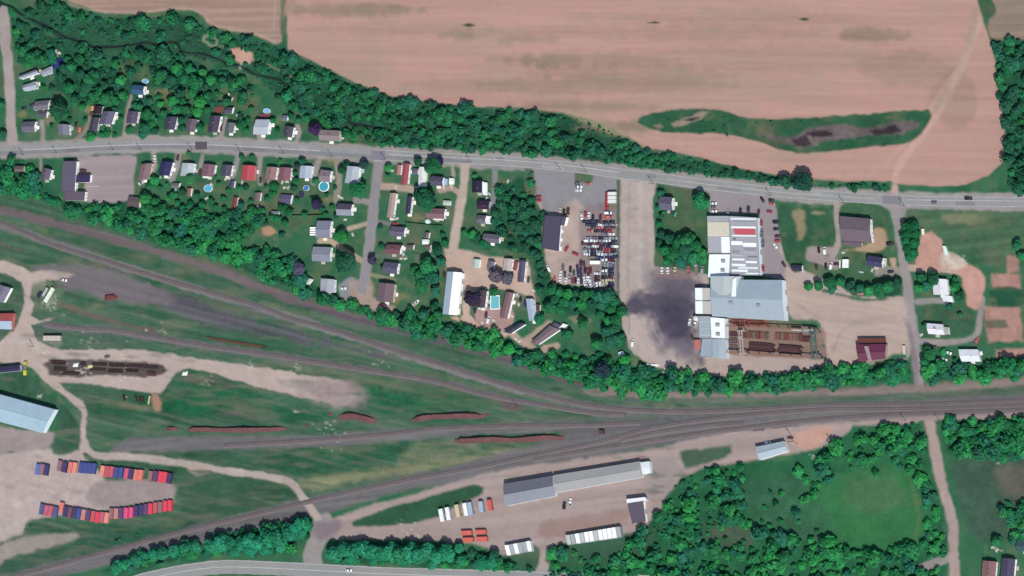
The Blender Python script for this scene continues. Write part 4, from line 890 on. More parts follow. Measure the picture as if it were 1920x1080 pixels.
# north side of the main road, west to east
for lb, q, e, r, rd, rc, wc, kw in [
 ('long pale grey house on the western lane with a pale annex', [(34, 143), (68, 130), (73, 137), (38, 149)], 3, 1.2, 'x', C(165, 170, 186), SIDEW, dict(vent=V2)),
 ('pale grey roofed house south of the annexed house on the western lane', [(43, 160), (67, 152), (71, 163), (64, 172), (45, 170)][:2] + [(70, 166), (45, 171)], 3, 1.6, 'x', C(178, 184, 198), SIDEW, dict(vent=V2)),
 ('mid grey roofed house west of the big round yard tree', quad(64, 189, 92, 206, 4, -3), 3, 1.6, 'x', C(122, 118, 128), SIDEW, dict(vent=V1)),
 ('purple grey corner house where the western lane meets the main road', quad(42, 228, 66, 247, 2, -1), 3, 1.8, 'x', C(110, 104, 124), SIDEW, dict(vent=V1)),
 ('small square pale grey house standing alone on its lawn', quad(109, 233, 130, 253, 0, 1), 3, 1.7, 'y', C(128, 130, 146), SIDEW, dict(vent=V2)),
 ('long narrow dark roofed bungalow behind the roadside round tree', quad(169, 220, 184, 246, 5, 0), 3, 1.3, 'y', C(78, 72, 92), SIDEB, dict(vent=V2)),
 ('grey roofed house joined to the narrow dark bungalow', quad(189, 209, 213, 233, 8, 0), 4, 1.8, 'y', C(104, 100, 124), SIDEW, dict(vent=V1)),
 ('blue roofed house beside the small oval pool at the end of a track', quad(248, 160, 270, 177, 2, 2), 4, 1.6, 'x', C(60, 98, 130), SIDEW, dict(vent=V2)),
 ('purple grey house at the foot of the straight track', quad(238, 209, 258, 231, 4, 0), 3.2, 1.6, 'y', C(92, 84, 108), SIDEW, dict(vent=V1)),
 ('dark grey house between two groups of roadside trees', quad(310, 219, 330, 243, 6, 0), 3.2, 1.6, 'y', C(74, 72, 94), SIDEW, dict(vent=V1)),
 ('brownish grey house west of the decked dark house', quad(350, 223, 368, 247, 6, 2), 3.4, 1.6, 'y', C(108, 98, 108), SIDEW, dict(vent=V2)),
 ('long dark house with a red brown deck behind it', quad(392, 217, 411, 248, 6, 0), 3.6, 1.7, 'y', C(76, 70, 92), SIDEW, dict(vent=V1)),
 ('slate grey house with a bright white eastern wall', quad(423, 230, 439, 249, 4, 1), 3.4, 1.5, 'y', C(104, 110, 116), SIDEW, dict(vent=V2)),
 ('white roofed house below the northern light blue pool', quad(477, 224, 504, 252, 5, 0), 4.4, 1.4, 'x', C(186, 192, 204), SIDEW, dict(vent=V2)),
 ('small dark purple house by a driveway opposite the light blue roof', quad(533, 237, 549, 257, 4, 2), 3.6, 1.5, 'y', C(84, 78, 96), SIDEW, dict(vent=V1)),
 ('wide light brown bungalow east of the black leaved tree', quad(599, 244, 637, 264, 1, 2), 3.4, 1.6, 'x', C(150, 134, 136), SIDET, dict(vent=V1)),
 # south side
 ('small grey house beside a curved driveway near the western edge', [(82, 314), (97, 318), (92, 338), (75, 336)], 3.4, 1.6, 'y', C(104, 98, 116), SIDEW, dict(vent=V1)),
 ('half hidden brown hut among trees at the western edge', quad(28, 311, 45, 322, 2, 0), 2.8, 1.2, 'x', C(118, 104, 100), SIDET, dict(windows=False)),
 ('brown roofed bungalow next to the large grey lot', quad(261, 307, 282, 337, 7, -2), 3.2, 1.5, 'y', C(138, 114, 118), SIDET, dict(vent=V1)),
 ('navy roofed house beside the brown bungalow', quad(300, 303, 321, 329, 7, 2), 3.4, 1.6, 'y', C(54, 52, 96), SIDEW, dict(vent=V2)),
 ('square white roofed house between two driveways', quad(340, 306, 363, 330, 4, 1), 3.2, 1.3, 'y', C(190, 200, 204), SIDEW, dict(vent=V2)),
 ('mauve roofed house with a white back porch', quad(380, 308, 402, 331, 4, 2), 3.2, 1.5, 'y', C(134, 102, 112), SIDEW, dict(vent=V1)),
 ('dark slate house west of the red roofed house', quad(415, 309, 434, 330, 4, 1), 3.2, 1.5, 'y', C(86, 82, 104), SIDEW, dict(vent=V2)),
 ('bright red roofed house on the south side of the road', quad(453, 310, 477, 338, 3, 1), 3.4, 1.8, 'y', C(188, 84, 92), (0.45, 0.16, 0.16), dict(vent=V2)),
 ('light brown roofed house next to the mauve red house', quad(498, 313, 518, 337, 4, 1), 3.2, 1.4, 'y', C(154, 122, 120), SIDEW, dict(vent=V1)),
 ('mauve red roofed house east of the light brown house', quad(523, 314, 545, 338, 3, 1), 3.2, 1.5, 'y', C(140, 98, 108), SIDEW, dict(vent=V2)),
 ('pale blue white roofed house west of the turquoise pool', quad(562, 311, 584, 334, 3, 1), 3.2, 1.3, 'y', C(182, 194, 210), SIDEW, dict(vent=V2)),
 ('grey brown house directly above the turquoise pool', quad(600, 319, 620, 341, 3, 2), 3.4, 1.5, 'x', C(142, 128, 138), SIDEW, dict(vent=V1)),
 ('large white roofed corner house by the side street', quad(649, 312, 672, 344, 5, 2), 4.2, 1.4, 'y', C(184, 192, 202), SIDEW, dict(vent=V2)),
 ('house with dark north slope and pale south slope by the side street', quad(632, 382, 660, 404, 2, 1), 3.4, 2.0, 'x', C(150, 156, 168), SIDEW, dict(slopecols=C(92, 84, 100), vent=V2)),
 ('grey roofed house beside a white slatted frame', quad(593, 414, 620, 446, 3, 0), 3.4, 1.6, 'x', C(136, 140, 156), SIDEW, dict(vent=V2)),
 ('grey roofed house below a sandy driveway', quad(586, 463, 620, 490, 2, 1), 3.2, 1.5, 'x', C(142, 146, 160), SIDEW, dict(vent=V2)),
 ('pale barrel roofed house at the end of the side street', quad(601, 523, 627, 548, 1, 2), 3.4, 1.2, 'y', C(176, 180, 190), SIDEW, dict(vent=V2)),
 # between the side street and the gravel lane
 ('long red roofed mobile home with a white eastern edge', quad(754, 307, 766, 346, 4, 0), 3, 0.9, 'y', C(168, 84, 92), SIDEW, dict(vent=V2)),
 ('long white roofed mobile home by the big dark green tree', quad(785, 313, 798, 350, 2, 0), 3, 0.8, 'y', C(204, 206, 204), SIDEW, dict(vent=V2)),
 ('dark grey house with a pale blue porch near the gravel lane', quad(808, 331, 831, 348, 2, 2), 3.4, 1.5, 'x', C(92, 86, 112), SIDEW, dict(vent=V1)),
 ('long beige roofed mobile home near the side street', quad(728, 362, 740, 408, 6, 0), 3, 0.8, 'y', C(176, 156, 146), SIDEW, dict(vent=V2)),
 ('narrow navy roofed mobile home west of the big dark green tree', quad(762, 368, 771, 401, 4, 0), 3, 0.8, 'y', C(64, 62, 92), SIDEW, dict(vent=V2)),
 ('brown roofed house with a white porch beside the gravel lane', quad(800, 391, 834, 410, 2, 1), 3.2, 1.4, 'x', C(134, 106, 112), SIDEW, dict(vent=V1)),
 ('purple grey house with a red car at its north side', quad(732, 425, 759, 443, 3, 2), 3.2, 1.5, 'x', C(104, 98, 118), SIDEW, dict(vent=V2)),
 ('maroon roofed house with white junk at its eastern end', quad(723, 459, 752, 476, 5, 1), 3.2, 1.4, 'x', C(122, 84, 92), SIDEW, dict(vent=V1)),
 ('dark blue grey house east of the purple leaved tree', quad(719, 492, 746, 513, 3, 3), 3.4, 1.6, 'x', C(92, 90, 114), SIDEW, dict(vent=V1)),
 ('large brown roofed house at the end of the side street', quad(708, 531, 738, 566, 4, 3), 3.8, 1.8, 'y', C(122, 102, 110), SIDET, dict(vent=V2)),
 # east of the lane
 ('black roofed house with a white eastern side by the gravel lane', quad(885, 339, 904, 361, 0, 0), 4.2, 1.6, 'y', C(48, 38, 62), SIDEW, dict(vent=V2)),
 ('dark purple roofed garage house south of the black roofed house', quad(895, 376, 918, 392, 2, 1), 3, 1.4, 'x', C(60, 42, 68), SIDEB, dict(vent=V2)),
 ('grey house with white lean-to south of the dark purple garage', quad(895, 404, 911, 419, 2, 1), 3, 1.4, 'x', C(112, 108, 126), SIDEW, dict(vent=V1)),
 ('plain grey roofed house shaded by trees north of the trailer park', quad(906, 439, 937, 455, 3, 3), 3.2, 1.4, 'x', C(112, 108, 122), SIDEW, dict(vent=V2)),
 ('dark grey roofed mobile home at the east side of the trailer park', quad(972, 489, 984, 529, 4, 1), 3, 0.8, 'y', C(94, 88, 108), SIDEW, dict(vent=V2)),
 ('cream roofed mobile home behind the pair of grey leaved trees', quad(944, 485, 960, 508, 3, 1), 3, 0.8, 'y', C(196, 186, 180), SIDEW, dict(vent=V2)),
 ('small grey mobile home west of the cream roofed home', quad(914, 490, 926, 507, 3, 1), 3, 0.8, 'y', C(124, 118, 130), SIDEW, dict(vent=V2)),
 ('dark roofed house west of the rectangular pool', quad(896, 544, 911, 577, 4, 1), 3.6, 1.4, 'y', C(82, 68, 84), SIDEW, dict(vent=V1)),
 ('long brown mobile home east of the rectangular pool', quad(943, 548, 957, 597, 12, 2), 3, 0.8, 'y', C(138, 110, 114), SIDEW, dict(vent=V2)),
 ('pale blue white mobile home standing at the trees', quad(989, 560, 1003, 602, -6, 0), 3, 0.8, 'y', C(178, 196, 212), SIDEW, dict(vent=V2)),
 ('slanted dark blue mobile home near the southern trees', [(976, 604), (985, 608), (957, 626), (944, 622)], 3, 0.8, 'y', C(68, 70, 92), SIDEW, dict(windows=False, vent=V2)),
 ('long slanted mauve mobile home with a white wall, southernmost', [(1031, 610), (1050, 618), (1008, 647), (996, 641)], 3, 0.8, 'y', C(128, 112, 120), SIDEW, dict(windows=False, vent=V2)),
 # east
 ('grey roofed farmhouse with a bright east gable between works and car yard', quad(1237, 369, 1261, 394, 0, 2), 4.4, 2.2, 'x', C(104, 100, 124), SIDEW, dict(vent=V1)),
 ('navy roofed house on the lawn east of the works', quad(1626, 481, 1655, 500, 2, 4), 3.6, 1.8, 'x', C(72, 70, 104), SIDEW, dict(vent=V2)),
 ('white roofed house with a lower wing by the eastern road', quad(1749, 523, 1777, 553, -3, 1), 3.4, 1.4, 'y', C(206, 206, 212), SIDEW, dict(vent=V2)),
 ('white bungalow in the rounded lawn by the eastern road', quad(1739, 607, 1769, 627, -3, 2), 3.2, 1.4, 'x', C(206, 206, 212), SIDEW, dict(vent=V1)),
 ('white roofed house at the southern edge of the gardens', quad(1800, 655, 1836, 678, -6, 0), 3.2, 1.4, 'x', C(208, 210, 216), SIDEW, dict(vent=V2)),
 ('red brown roofed house at the southeast corner', quad(1841, 1052, 1867, 1090, 3, 2), 3.4, 1.5, 'y', C(140, 106, 108), SIDEW, dict(vent=V1)),
 ('dark blue roofed house at the southeast corner', quad(1877, 1047, 1902, 1090, 4, 2), 3.6, 1.6, 'y', C(80, 76, 100), SIDEW, dict(vent=V2)),
 ('green grey roofed house cut by the eastern edge', quad(1906, 1014, 1935, 1034, 2, 2), 3.4, 1.4, 'x', C(62, 92, 98), SIDEW, dict()),
]:
    house(lb, q, e, r, rd, rc, wc, **kw)

# sheds, garages and small huts
for lb, q, e, r, rd, rc, nm in [
 ('pale grey annex with yellow tank at the western lane house', [(76, 133), (95, 124), (97, 137), (79, 143)], 2.6, .7, 'x', C(158, 164, 182), 'shed'),
 ('dark shed beside the mid grey house on the western lane', quad(71, 208, 88, 220, 2, 1), 2.6, .9, 'x', C(92, 88, 102), 'shed'),
 ('very dark brown garage behind the narrow dark bungalow', quad(175, 199, 191, 214, 3, 0), 2.8, 1, 'y', C(58, 38, 54), 'garage'),
 ('dark grey shed east of the red brown deck', quad(422, 201, 436, 213, 3, 0), 2.6, .9, 'x', C(88, 84, 100), 'shed'),
 ('small grey shed on the lawn east of the northern pool', quad(529, 216, 539, 226, 2, 0), 2.4, .8, 'x', C(108, 118, 132), 'shed'),
 ('small blue grey shed behind the dark slate house', quad(430, 339, 439, 352, 2, 0), 2.4, .8, 'y', C(76, 78, 108), 'shed'),
 ('long rust red shed in the back yards', quad(436, 370, 444, 396, 4, 0), 2.6, .8, 'y', C(134, 74, 70), 'shed'),
 ('small brown shed with bright clutter to its south', quad(477, 361, 488, 377, 2, 0), 2.4, .8, 'y', C(124, 106, 112), 'shed'),
 ('square blue purple shed on the back lawns', quad(525, 365, 546, 382, 3, 1), 2.6, .8, 'x', C(92, 90, 120), 'shed'),
 ('small grey hut behind the square white roofed house', quad(322, 343, 336, 352, 2, 0), 2.4, .7, 'x', C(112, 116, 118), 'shed'),
 ('narrow red brown shed beside the round dark shrub', quad(350, 353, 358, 368, 2, 0), 2.4, .7, 'y', C(140, 106, 96), 'shed'),
 ('dark brown hut at the edge of the railside wood', quad(240, 369, 262, 388, 3, 2), 2.8, .9, 'x', C(100, 88, 88), 'shed'),
 ('white slanted shed west of the barrel roofed house', [(579, 521), (586, 524), (578, 534), (571, 531)], 2.4, .6, 'y', C(196, 202, 196), 'shed'),
 ('small grey roofed shed with white side between the mobile homes', quad(796, 436, 804, 447, 2, 0), 2.4, .8, 'y', C(116, 108, 112), 'shed'),
 ('bright white square shed below the small grey shed', quad(792, 449, 803, 458, 0, 0), 2.4, .5, 'x', C(220, 226, 224), 'shed'),
 ('brown shed below the bright white square shed', quad(797, 459, 807, 466, 0, 0), 2.4, .6, 'x', C(122, 94, 94), 'shed'),
 ('brown shed east of the maroon roofed house', quad(763, 459, 775, 468, 1, 0), 2.4, .6, 'x', C(112, 92, 96), 'shed'),
 ('pale green white shed on the lane verge', quad(831, 376, 844, 385, 0, 1), 2.4, .6, 'x', C(196, 212, 200), 'shed'),
 ('white box shed east of the pale blue porch', quad(842, 334, 850, 346, 0, 0), 2.4, .4, 'x', C(222, 224, 220), 'shed'),
 ('white lean-to behind the pink strip west of the red mobile home', quad(744, 309, 752, 328, 2, 0), 2.6, .5, 'y', C(188, 130, 130), 'shed'),
 ('small grey shed against the long white mobile home', quad(773, 316, 784, 327, 2, 0), 2.4, .6, 'x', C(104, 102, 122), 'shed'),
 ('pale mint roofed shed in the trailer park court', quad(887, 486, 899, 502, 2, 1), 2.6, .8, 'y', C(190, 212, 204), 'shed'),
 ('red roofed narrow shed beside the dark mobile home', quad(963, 491, 971, 507, 3, 0), 2.4, .5, 'y', C(150, 82, 84), 'shed'),
 ('small dark hut at the pale blue white mobile home', quad(1005, 571, 1012, 583, 0, 1), 2.4, .5, 'y', C(96, 74, 78), 'shed'),
 ('grey round ended shed at the slanted mauve home', [(1040, 604), (1052, 610), (1046, 618), (1034, 612)], 2.4, .5, 'x', C(98, 98, 116), 'shed'),
 ('white square hut at the east end of the slanted mauve home', [(1055, 606), (1064, 609), (1060, 617), (1052, 613)], 2.4, .3, 'x', C(226, 230, 228), 'shed'),
 ('white square hut at the corner of the gravel yard', [(1159, 661), (1167, 658), (1170, 668), (1161, 671)], 2.4, .4, 'x', C(206, 216, 218), 'shed'),
 ('navy roofed shed by the lot east of the works', quad(1484, 497, 1504, 508, 0, 1), 2.6, .8, 'x', C(62, 54, 82), 'shed'),
 ('light wing of the white bungalow with an open frame', quad(1769, 613, 1779, 627, -2, 1), 2.4, .4, 'x', C(176, 178, 176), 'shed'),
 ('light low wing of the white house by the eastern road', quad(1767, 554, 1786, 566, -3, 2), 2.8, .7, 'y', C(210, 212, 216), 'shed'),
 ('pale slab roofed shed beside the rubble field', quad(1769, 461, 1775, 478, -5, 0), 2.4, .3, 'y', C(200, 218, 210), 'shed'),
 ('grey weathered caravan by the hedge in the back yards', quad(509, 396, 523, 403, 0, 0), 2.5, .3, 'x', C(134, 142, 146), 'caravan'),
]:
    house(lb, q, e, r, rd, rc, SIDEW if nm != 'garage' else SIDEB, nm, nm, windows=False, over=0.15, items=[('s', 'door', [0.5], 0.05)])

# porches and lean-tos that belong to houses already built are shallow pieces of their own
def porch(lb, q, h, col, name='porch', cat='porch'):
    r = root_at(name, q, lb, cat, h)
    org = r.location; P = [G(x, y, h) for x, y in q]
    m = MB(); f = lambda p, z: (p.x - org.x, p.y - org.y, z)
    m.hexa([f(P[i], h - .12) for i in (3, 2, 1, 0)], [f(P[i], h) for i in (3, 2, 1, 0)])
    m.obj('porch_deck', M_ANY, r, col)
    for p in P:
        q_ = p + (sum(P, Vector()) / 4 - p) * 0.08
        s = MB(); s.box(q_.x - org.x, q_.y - org.y, 0, .14, .14, h - .12); s.obj('post', M_WOOD, r)
    if name == 'deck':
        for a, b in ((0, 1), (1, 2), (2, 3)):
            s = MB(); s.tube(f(P[a], h + .8), f(P[b], h + .8), .05, .05, 4)
            for t in np.linspace(0, 1, 7): s.tube(f(P[a].lerp(P[b], t), h), f(P[a].lerp(P[b], t), h + .8), .03, .03, 4)
            s.obj('railing', M_WOOD, r)
for lb, q, h, c, n in [
 ('red brown timber deck behind the long dark house', quad(402, 200, 419, 212, 1, 0), 1.0, C(128, 74, 70), 'deck'),
 ('dark red deck between the northern pool and the white roofed house', quad(487, 214, 506, 221, 1, -2), 1.0, C(140, 72, 78), 'deck'),
 ('white back porch of the mauve roofed house', quad(380, 328, 392, 334, 0, 0), 2.2, C(216, 216, 205), 'porch'),
 ('pale side porch of the large white corner house', quad(673, 315, 683, 324, 1, 2), 2.4, C(190, 202, 208), 'porch'),
 ('pale blue porch of the dark grey house near the lane', quad(831, 335, 839, 347, 0, 0), 2.4, C(170, 198, 216), 'porch'),
 ('white porch of the brown roofed house beside the lane', quad(812, 408, 832, 413, 0, 1), 2.4, C(215, 205, 200), 'porch'),
 ('white wide porch east of the black roofed house', quad(905, 342, 914, 366, 0, 1), 2.4, C(206, 218, 226), 'porch'),
 ('white lean-to on the grey house south of the dark purple garage', quad(912, 405, 921, 420, 0, 1), 2.4, C(214, 216, 214), 'porch'),
 ('tan deck east of the navy roofed house', quad(1655, 484, 1663, 500, 0, 1), 1.2, C(206, 205, 196), 'deck'),
]:
    porch(lb, q, h, c, n, n)

# --- commercial and industrial
r = house('long dark grey shop building west of the large grey lot', quad(117, 302, 142, 360, 4, 0), 4.4, 0.3, 'flat', C(102, 94, 112), SIDEW, 'shop_building', 'shop', mat=M_ANY, over=.2, windows=False, items=[('e', 'window', [.1, .2, .3, .65, .75], 1.2), ('e', 'door', [.45], .05)])
block(r, quad(143, 328, 169, 342, 1, -1), 3.4, 0.2, 'flat', C(58, 50, 90), SIDEW, M_ANY, .15, windows=False)
block(r, quad(121, 359, 159, 376, 2, 1), 4.0, 0.2, 'flat', C(104, 92, 108), SIDEW, M_ANY, .15, windows=False, items=[('e', 'window', [.3, .7], 1.2)])
r = house('dark roofed garage building beside the fenced car yard', [(1022, 404), (1053, 406), (1048, 471), (1016, 465)], 5, .4, 'flat', C(82, 76, 96), SIDEW, 'garage_building', 'garage', mat=M_ANY, over=.2, windows=False, items=[('e', 'loading_door', [.2, .45, .7], .05)])
block(r, [(1053, 406.5), (1062, 407), (1058, 423), (1052, 422.5)], 4.6, .3, 'flat', C(88, 84, 100), SIDEW, M_ANY, .1, windows=False, vent=[('roof_vent', .5, .5)])
house('large brown roofed hall on the lawn east of the works', [(1574, 405), (1632, 410), (1635, 455), (1580, 452)], 5, 2.6, 'x', C(118, 104, 114), SIDEW, 'brown_hall', 'hall', mat=M_SHINGLE, windows=False, items=[('e', 'window', [.2, .4, .6, .8], 1.4), ('n', 'door', [.5], .05)])
house('low brown lean-to along the southern side of the brown hall', [(1580, 453), (1616, 455), (1616, 463), (1580, 461)], 3.0, .5, 'shed_n', C(112, 98, 108), SIDET, 'shed', 'shed', windows=False)
r = house('long white roofed barn with a pale blue western slope by the trailer park', quad(834, 510, 862, 590, 9, 2), 5, 1.8, 'y', C(232, 230, 222), SIDEW, 'long_barn', 'barn', mat=M_METALROOF, windows=False, slopecols=C(176, 194, 210), items=[('e', 'loading_door', [.2, .5, .8], .05), ('s', 'door', [.5], .05)])
house('maroon roofed building with a pale stripe at the southern hedge', [(1605, 646), (1662, 645), (1660, 673), (1610, 678)], 5, 1.2, 'x', C(112, 50, 78), (.3, .28, .25), 'maroon_building', 'building', mat=M_METALROOF, windows=False, items=[('n', 'loading_door', [.3, .7], .05)])
porch('pale stripe of translucent sheeting across the maroon roof', [(1620, 649), (1628, 649), (1635, 677), (1629, 678)], 6.5, C(168, 150, 146), 'roof_light', 'roof light')
porch('rust brown open rack along the north side of the maroon building', quad(1608, 634, 1661, 644, 0, 0), 3.0, C(112, 62, 58), 'rack', 'rack')

# works complex
def part_roof(root, q, h, col, mat=None, name='roof_panel', th=.12):
    org = root.location; P = [G(x, y, h) for x, y in q]; f = lambda p, z: (p.x - org.x, p.y - org.y, z)
    m = MB(); m.hexa([f(p, h - th) for p in reversed(P)], [f(p, h) for p in reversed(P)]); return m.obj(name, mat or M_METALROOF, root, col)
fq0 = [(1327, 405), (1473, 405), (1473, 670), (1327, 670)]
r = root_at('steel_works', fq0, 'sprawling white and grey roofed steel works with a tall blue grey hall', 'factory', 5)
WW = (.6, .64, .66)
block(r, quad(1327, 405, 1367, 475, -2, 0), 5, .2, 'flat', C(176, 178, 184), WW, M_METALROOF, .1, windows=False, items=[('w', 'window', [.2, .4, .6, .8], 1.5)])
part_roof(r, [(1327, 416.5), (1367, 416.5), (1367, 443), (1327, 443)], 5.5, C(222, 216, 194))
part_roof(r, [(1352, 444), (1368, 444), (1369, 474), (1353, 474)], 5.6, C(222, 228, 230))
block(r, quad(1329, 477, 1368, 520, 2, 0), 5, .25, 'flat', C(224, 230, 230), WW, M_METALROOF, .1, windows=False, vent=[('roof_unit', .7, .3), ('roof_unit', .7, .7)])
block(r, [(1368.5, 405), (1420, 408), (1425, 516), (1370, 516)], 5.5, .25, 'flat', C(172, 173, 178), (.62, .7, .76), M_METALROOF, .1, windows=False, items=[('e', 'loading_door', [.15, .4, .7], .05)], vent=[('roof_vent', .3, .7), ('roof_vent', .6, .8)])
for (x0, y0, x1, y1, c) in ((1370, 408, 1418, 412, C(206, 212, 214)), (1371, 424, 1417, 428, C(222, 224, 222)), (1372, 440, 1418, 443, C(214, 214, 210)), (1371, 452, 1392, 459, C(228, 234, 234)), (1393, 455, 1418, 462, C(228, 234, 234)), (1373, 484, 1396, 488, C(214, 218, 220)), (1398, 489, 1419, 493, C(220, 224, 224)), (1372, 494, 1398, 499, C(218, 222, 222)), (1384, 500, 1421, 504, C(206, 210, 214)), (1372, 505, 1402, 509, C(226, 230, 230)), (1398, 511, 1423, 515, C(214, 220, 222)), (1373, 470, 1386, 474, C(150, 152, 154)), (1396, 466, 1418, 469, C(150, 150, 154)), (1371, 477, 1392, 480, C(196, 198, 200)), (1395, 472, 1419, 474, C(190, 192, 194)), (1374, 414, 1414, 416, C(160, 162, 168)), (1374, 446, 1380, 449, C(110, 112, 114)), (1402, 480, 1420, 482, C(120, 120, 124))):
    part_roof(r, [(x0, y0), (x1, y0 + .7), (x1, y1 + .7), (x0, y1)], 5.95, c)
part_roof(r, [(1375, 428.5), (1415, 429), (1416, 440), (1378, 439.5)], 6.2, C(206, 92, 100), name='red_roof_panel')
# tall blue hall
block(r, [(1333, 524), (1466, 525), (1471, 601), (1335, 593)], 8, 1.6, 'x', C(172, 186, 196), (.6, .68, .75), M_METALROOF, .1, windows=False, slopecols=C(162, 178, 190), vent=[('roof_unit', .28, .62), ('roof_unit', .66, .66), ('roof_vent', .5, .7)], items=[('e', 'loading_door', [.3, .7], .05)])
block(r, [(1332, 518), (1387, 518), (1381, 553), (1332, 554)], 8.6, 1.2, 'y', C(190, 200, 200), WW, M_METALROOF, .1, windows=False)
part_roof(r, [(1374, 524), (1381, 519), (1380, 556), (1371, 556)], 9.9, C(218, 228, 230))
block(r, [(1303, 540), (1331, 540), (1333, 589), (1304, 588)], 5, .8, 'y', C(196, 194, 186), WW, M_METALROOF, .1, windows=False, slopecols=C(224, 232, 232), items=[('w', 'loading_door', [.25, .75], .05)])
part_roof(r, [(1303, 563.5), (1333, 564), (1333, 565), (1303, 564.5)], 6.1, C(120, 126, 130), name='roof_joint')
block(r, [(1310, 593), (1331, 593), (1333, 634), (1312, 634)], 5.5, .3, 'flat', C(168, 180, 186), WW, M_METALROOF, .1, windows=False, items=[('w', 'loading_door', [.3, .7], .05)])
block(r, [(1317, 635), (1335, 635), (1335, 670), (1313, 669)], 5.0, .3, 'flat', C(162, 174, 184), WW, M_METALROOF, .1, windows=False)
block(r, [(1332.5, 595), (1359, 597), (1360, 635), (1334.5, 634)], 7, .3, 'flat', C(222, 228, 226), WW, M_METALROOF, .1, windows=False, vent=[('roof_unit', .5, .35), ('roof_unit', .5, .8)])
block(r, [(1336, 635.5), (1360, 636), (1362, 673), (1336, 671)], 6, .6, 'y', C(172, 186, 194), WW, M_METALROOF, .1, windows=False)
for x0, y0, x1, y1 in ((1312, 602, 1331, 603), (1312, 615, 1331, 616), (1313, 627, 1332, 629)):
    part_roof(r, [(x0, y0), (x1, y0), (x1, y1), (x0, y1)], 5.95, C(196, 208, 212), name='roof_joint')
porch('salmon tarpaulin roofed bay on the west side of the works', quad(1302, 637, 1314, 655, 0, 0), 3.2, C(196, 120, 112), 'canopy', 'canopy')
# silo beside the works
def tank(lb, x, y, rad, h, col, name='tank', cat='tank'):
    p = G(x, y, h); r = empty(name, (p.x, p.y, 0), lb, cat)
    m = MB(); m.tube((0, 0, 0), (0, 0, h), rad, rad, 16); m.obj('tank_shell', M_ANY, r, col)
    m = MB(); m.tube((0, 0, h + .003), (0, 0, h + .5), rad * 1.02, rad * .25, 16); m.obj('tank_cap', M_ANY, r, tuple(v * .9 for v in col)); return r
tank('white upright tank at the west side of the works', 1304, 597, 1.6, 5, C(216, 214, 214))
tank('white cylindrical tank beside the brown roofed house', 801, 415, 1.5, 3, C(206, 226, 222))
tank('yellow tank end on the pale annex by the western lane', 78, 133, 1.0, 2.8, C(190, 160, 60))

# freight sheds in the south
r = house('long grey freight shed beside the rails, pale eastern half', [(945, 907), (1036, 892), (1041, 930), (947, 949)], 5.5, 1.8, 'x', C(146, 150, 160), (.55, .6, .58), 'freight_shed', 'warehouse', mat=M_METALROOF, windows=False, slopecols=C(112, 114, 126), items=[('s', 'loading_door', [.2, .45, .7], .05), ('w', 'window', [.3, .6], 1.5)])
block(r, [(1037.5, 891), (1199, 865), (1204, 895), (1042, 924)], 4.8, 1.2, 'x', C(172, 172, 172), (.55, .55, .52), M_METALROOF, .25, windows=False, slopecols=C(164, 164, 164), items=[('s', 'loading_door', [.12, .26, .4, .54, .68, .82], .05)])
block(r, [(1200.5, 867), (1217, 865), (1220, 886), (1205, 890)], 4, .5, 'x', C(206, 214, 214), WW, M_METALROOF, .1, windows=False)
r = house('white trimmed shed with dark sunken roof beside the forest', [(1175, 936), (1210, 932), (1214, 938), (1176, 944)], 4.6, .3, 'flat', C(216, 218, 220), SIDEW, 'trimmed_shed', 'shed', mat=M_METALROOF, over=.1, windows=False)
block(r, [(1177, 944.5), (1206, 940), (1211, 978), (1186, 982)], 4.2, .25, 'flat', C(100, 90, 104), SIDEW, M_ANY, .1, windows=False, items=[('e', 'loading_door', [.5], .05)])
def banded_shed(lb, q, cols, h=4.0):
    r = root_at('banded_shed', q, lb, 'shed', h); n = len(cols)
    L = lambda a, b, t: (a[0] + (b[0] - a[0]) * t, a[1] + (b[1] - a[1]) * t)
    t = np.linspace(0, 1, n + 1)
    for i, c in enumerate(cols):
        block(r, [L(q[0], q[1], t[i] + .004), L(q[0], q[1], t[i + 1] - .004), L(q[3], q[2], t[i + 1] - .004), L(q[3], q[2], t[i] + .004)], h, .15, 'flat', c, c, M_METALROOF, .02, windows=False)
    return r
cw, cg, cl = C(228, 230, 228), C(176, 184, 184), C(198, 206, 204)
banded_shed('long row of white roofed storage units beside the forest', [(1060, 1004), (1163, 987), (1166, 1007), (1064, 1022)], [cl, cg, cw, cl, cw, cw, cl, cw, cw, cw, cw, cg])
banded_shed('short row of white and grey storage units near the southern road', [(946, 1023), (994, 1014), (998, 1033), (951, 1042)], [cw, cg, cw, cg, cg, cw])
house('pale blue metal shed south of the junction rails', [(1416, 838), (1470, 827), (1477, 846), (1424, 863)], 4.5, 1, 'x', C(180, 196, 206), SIDEW, 'metal_shed', 'shed', mat=M_METALROOF, windows=False, slopecols=C(170, 186, 194), items=[('n', 'loading_door', [.4], .05)])
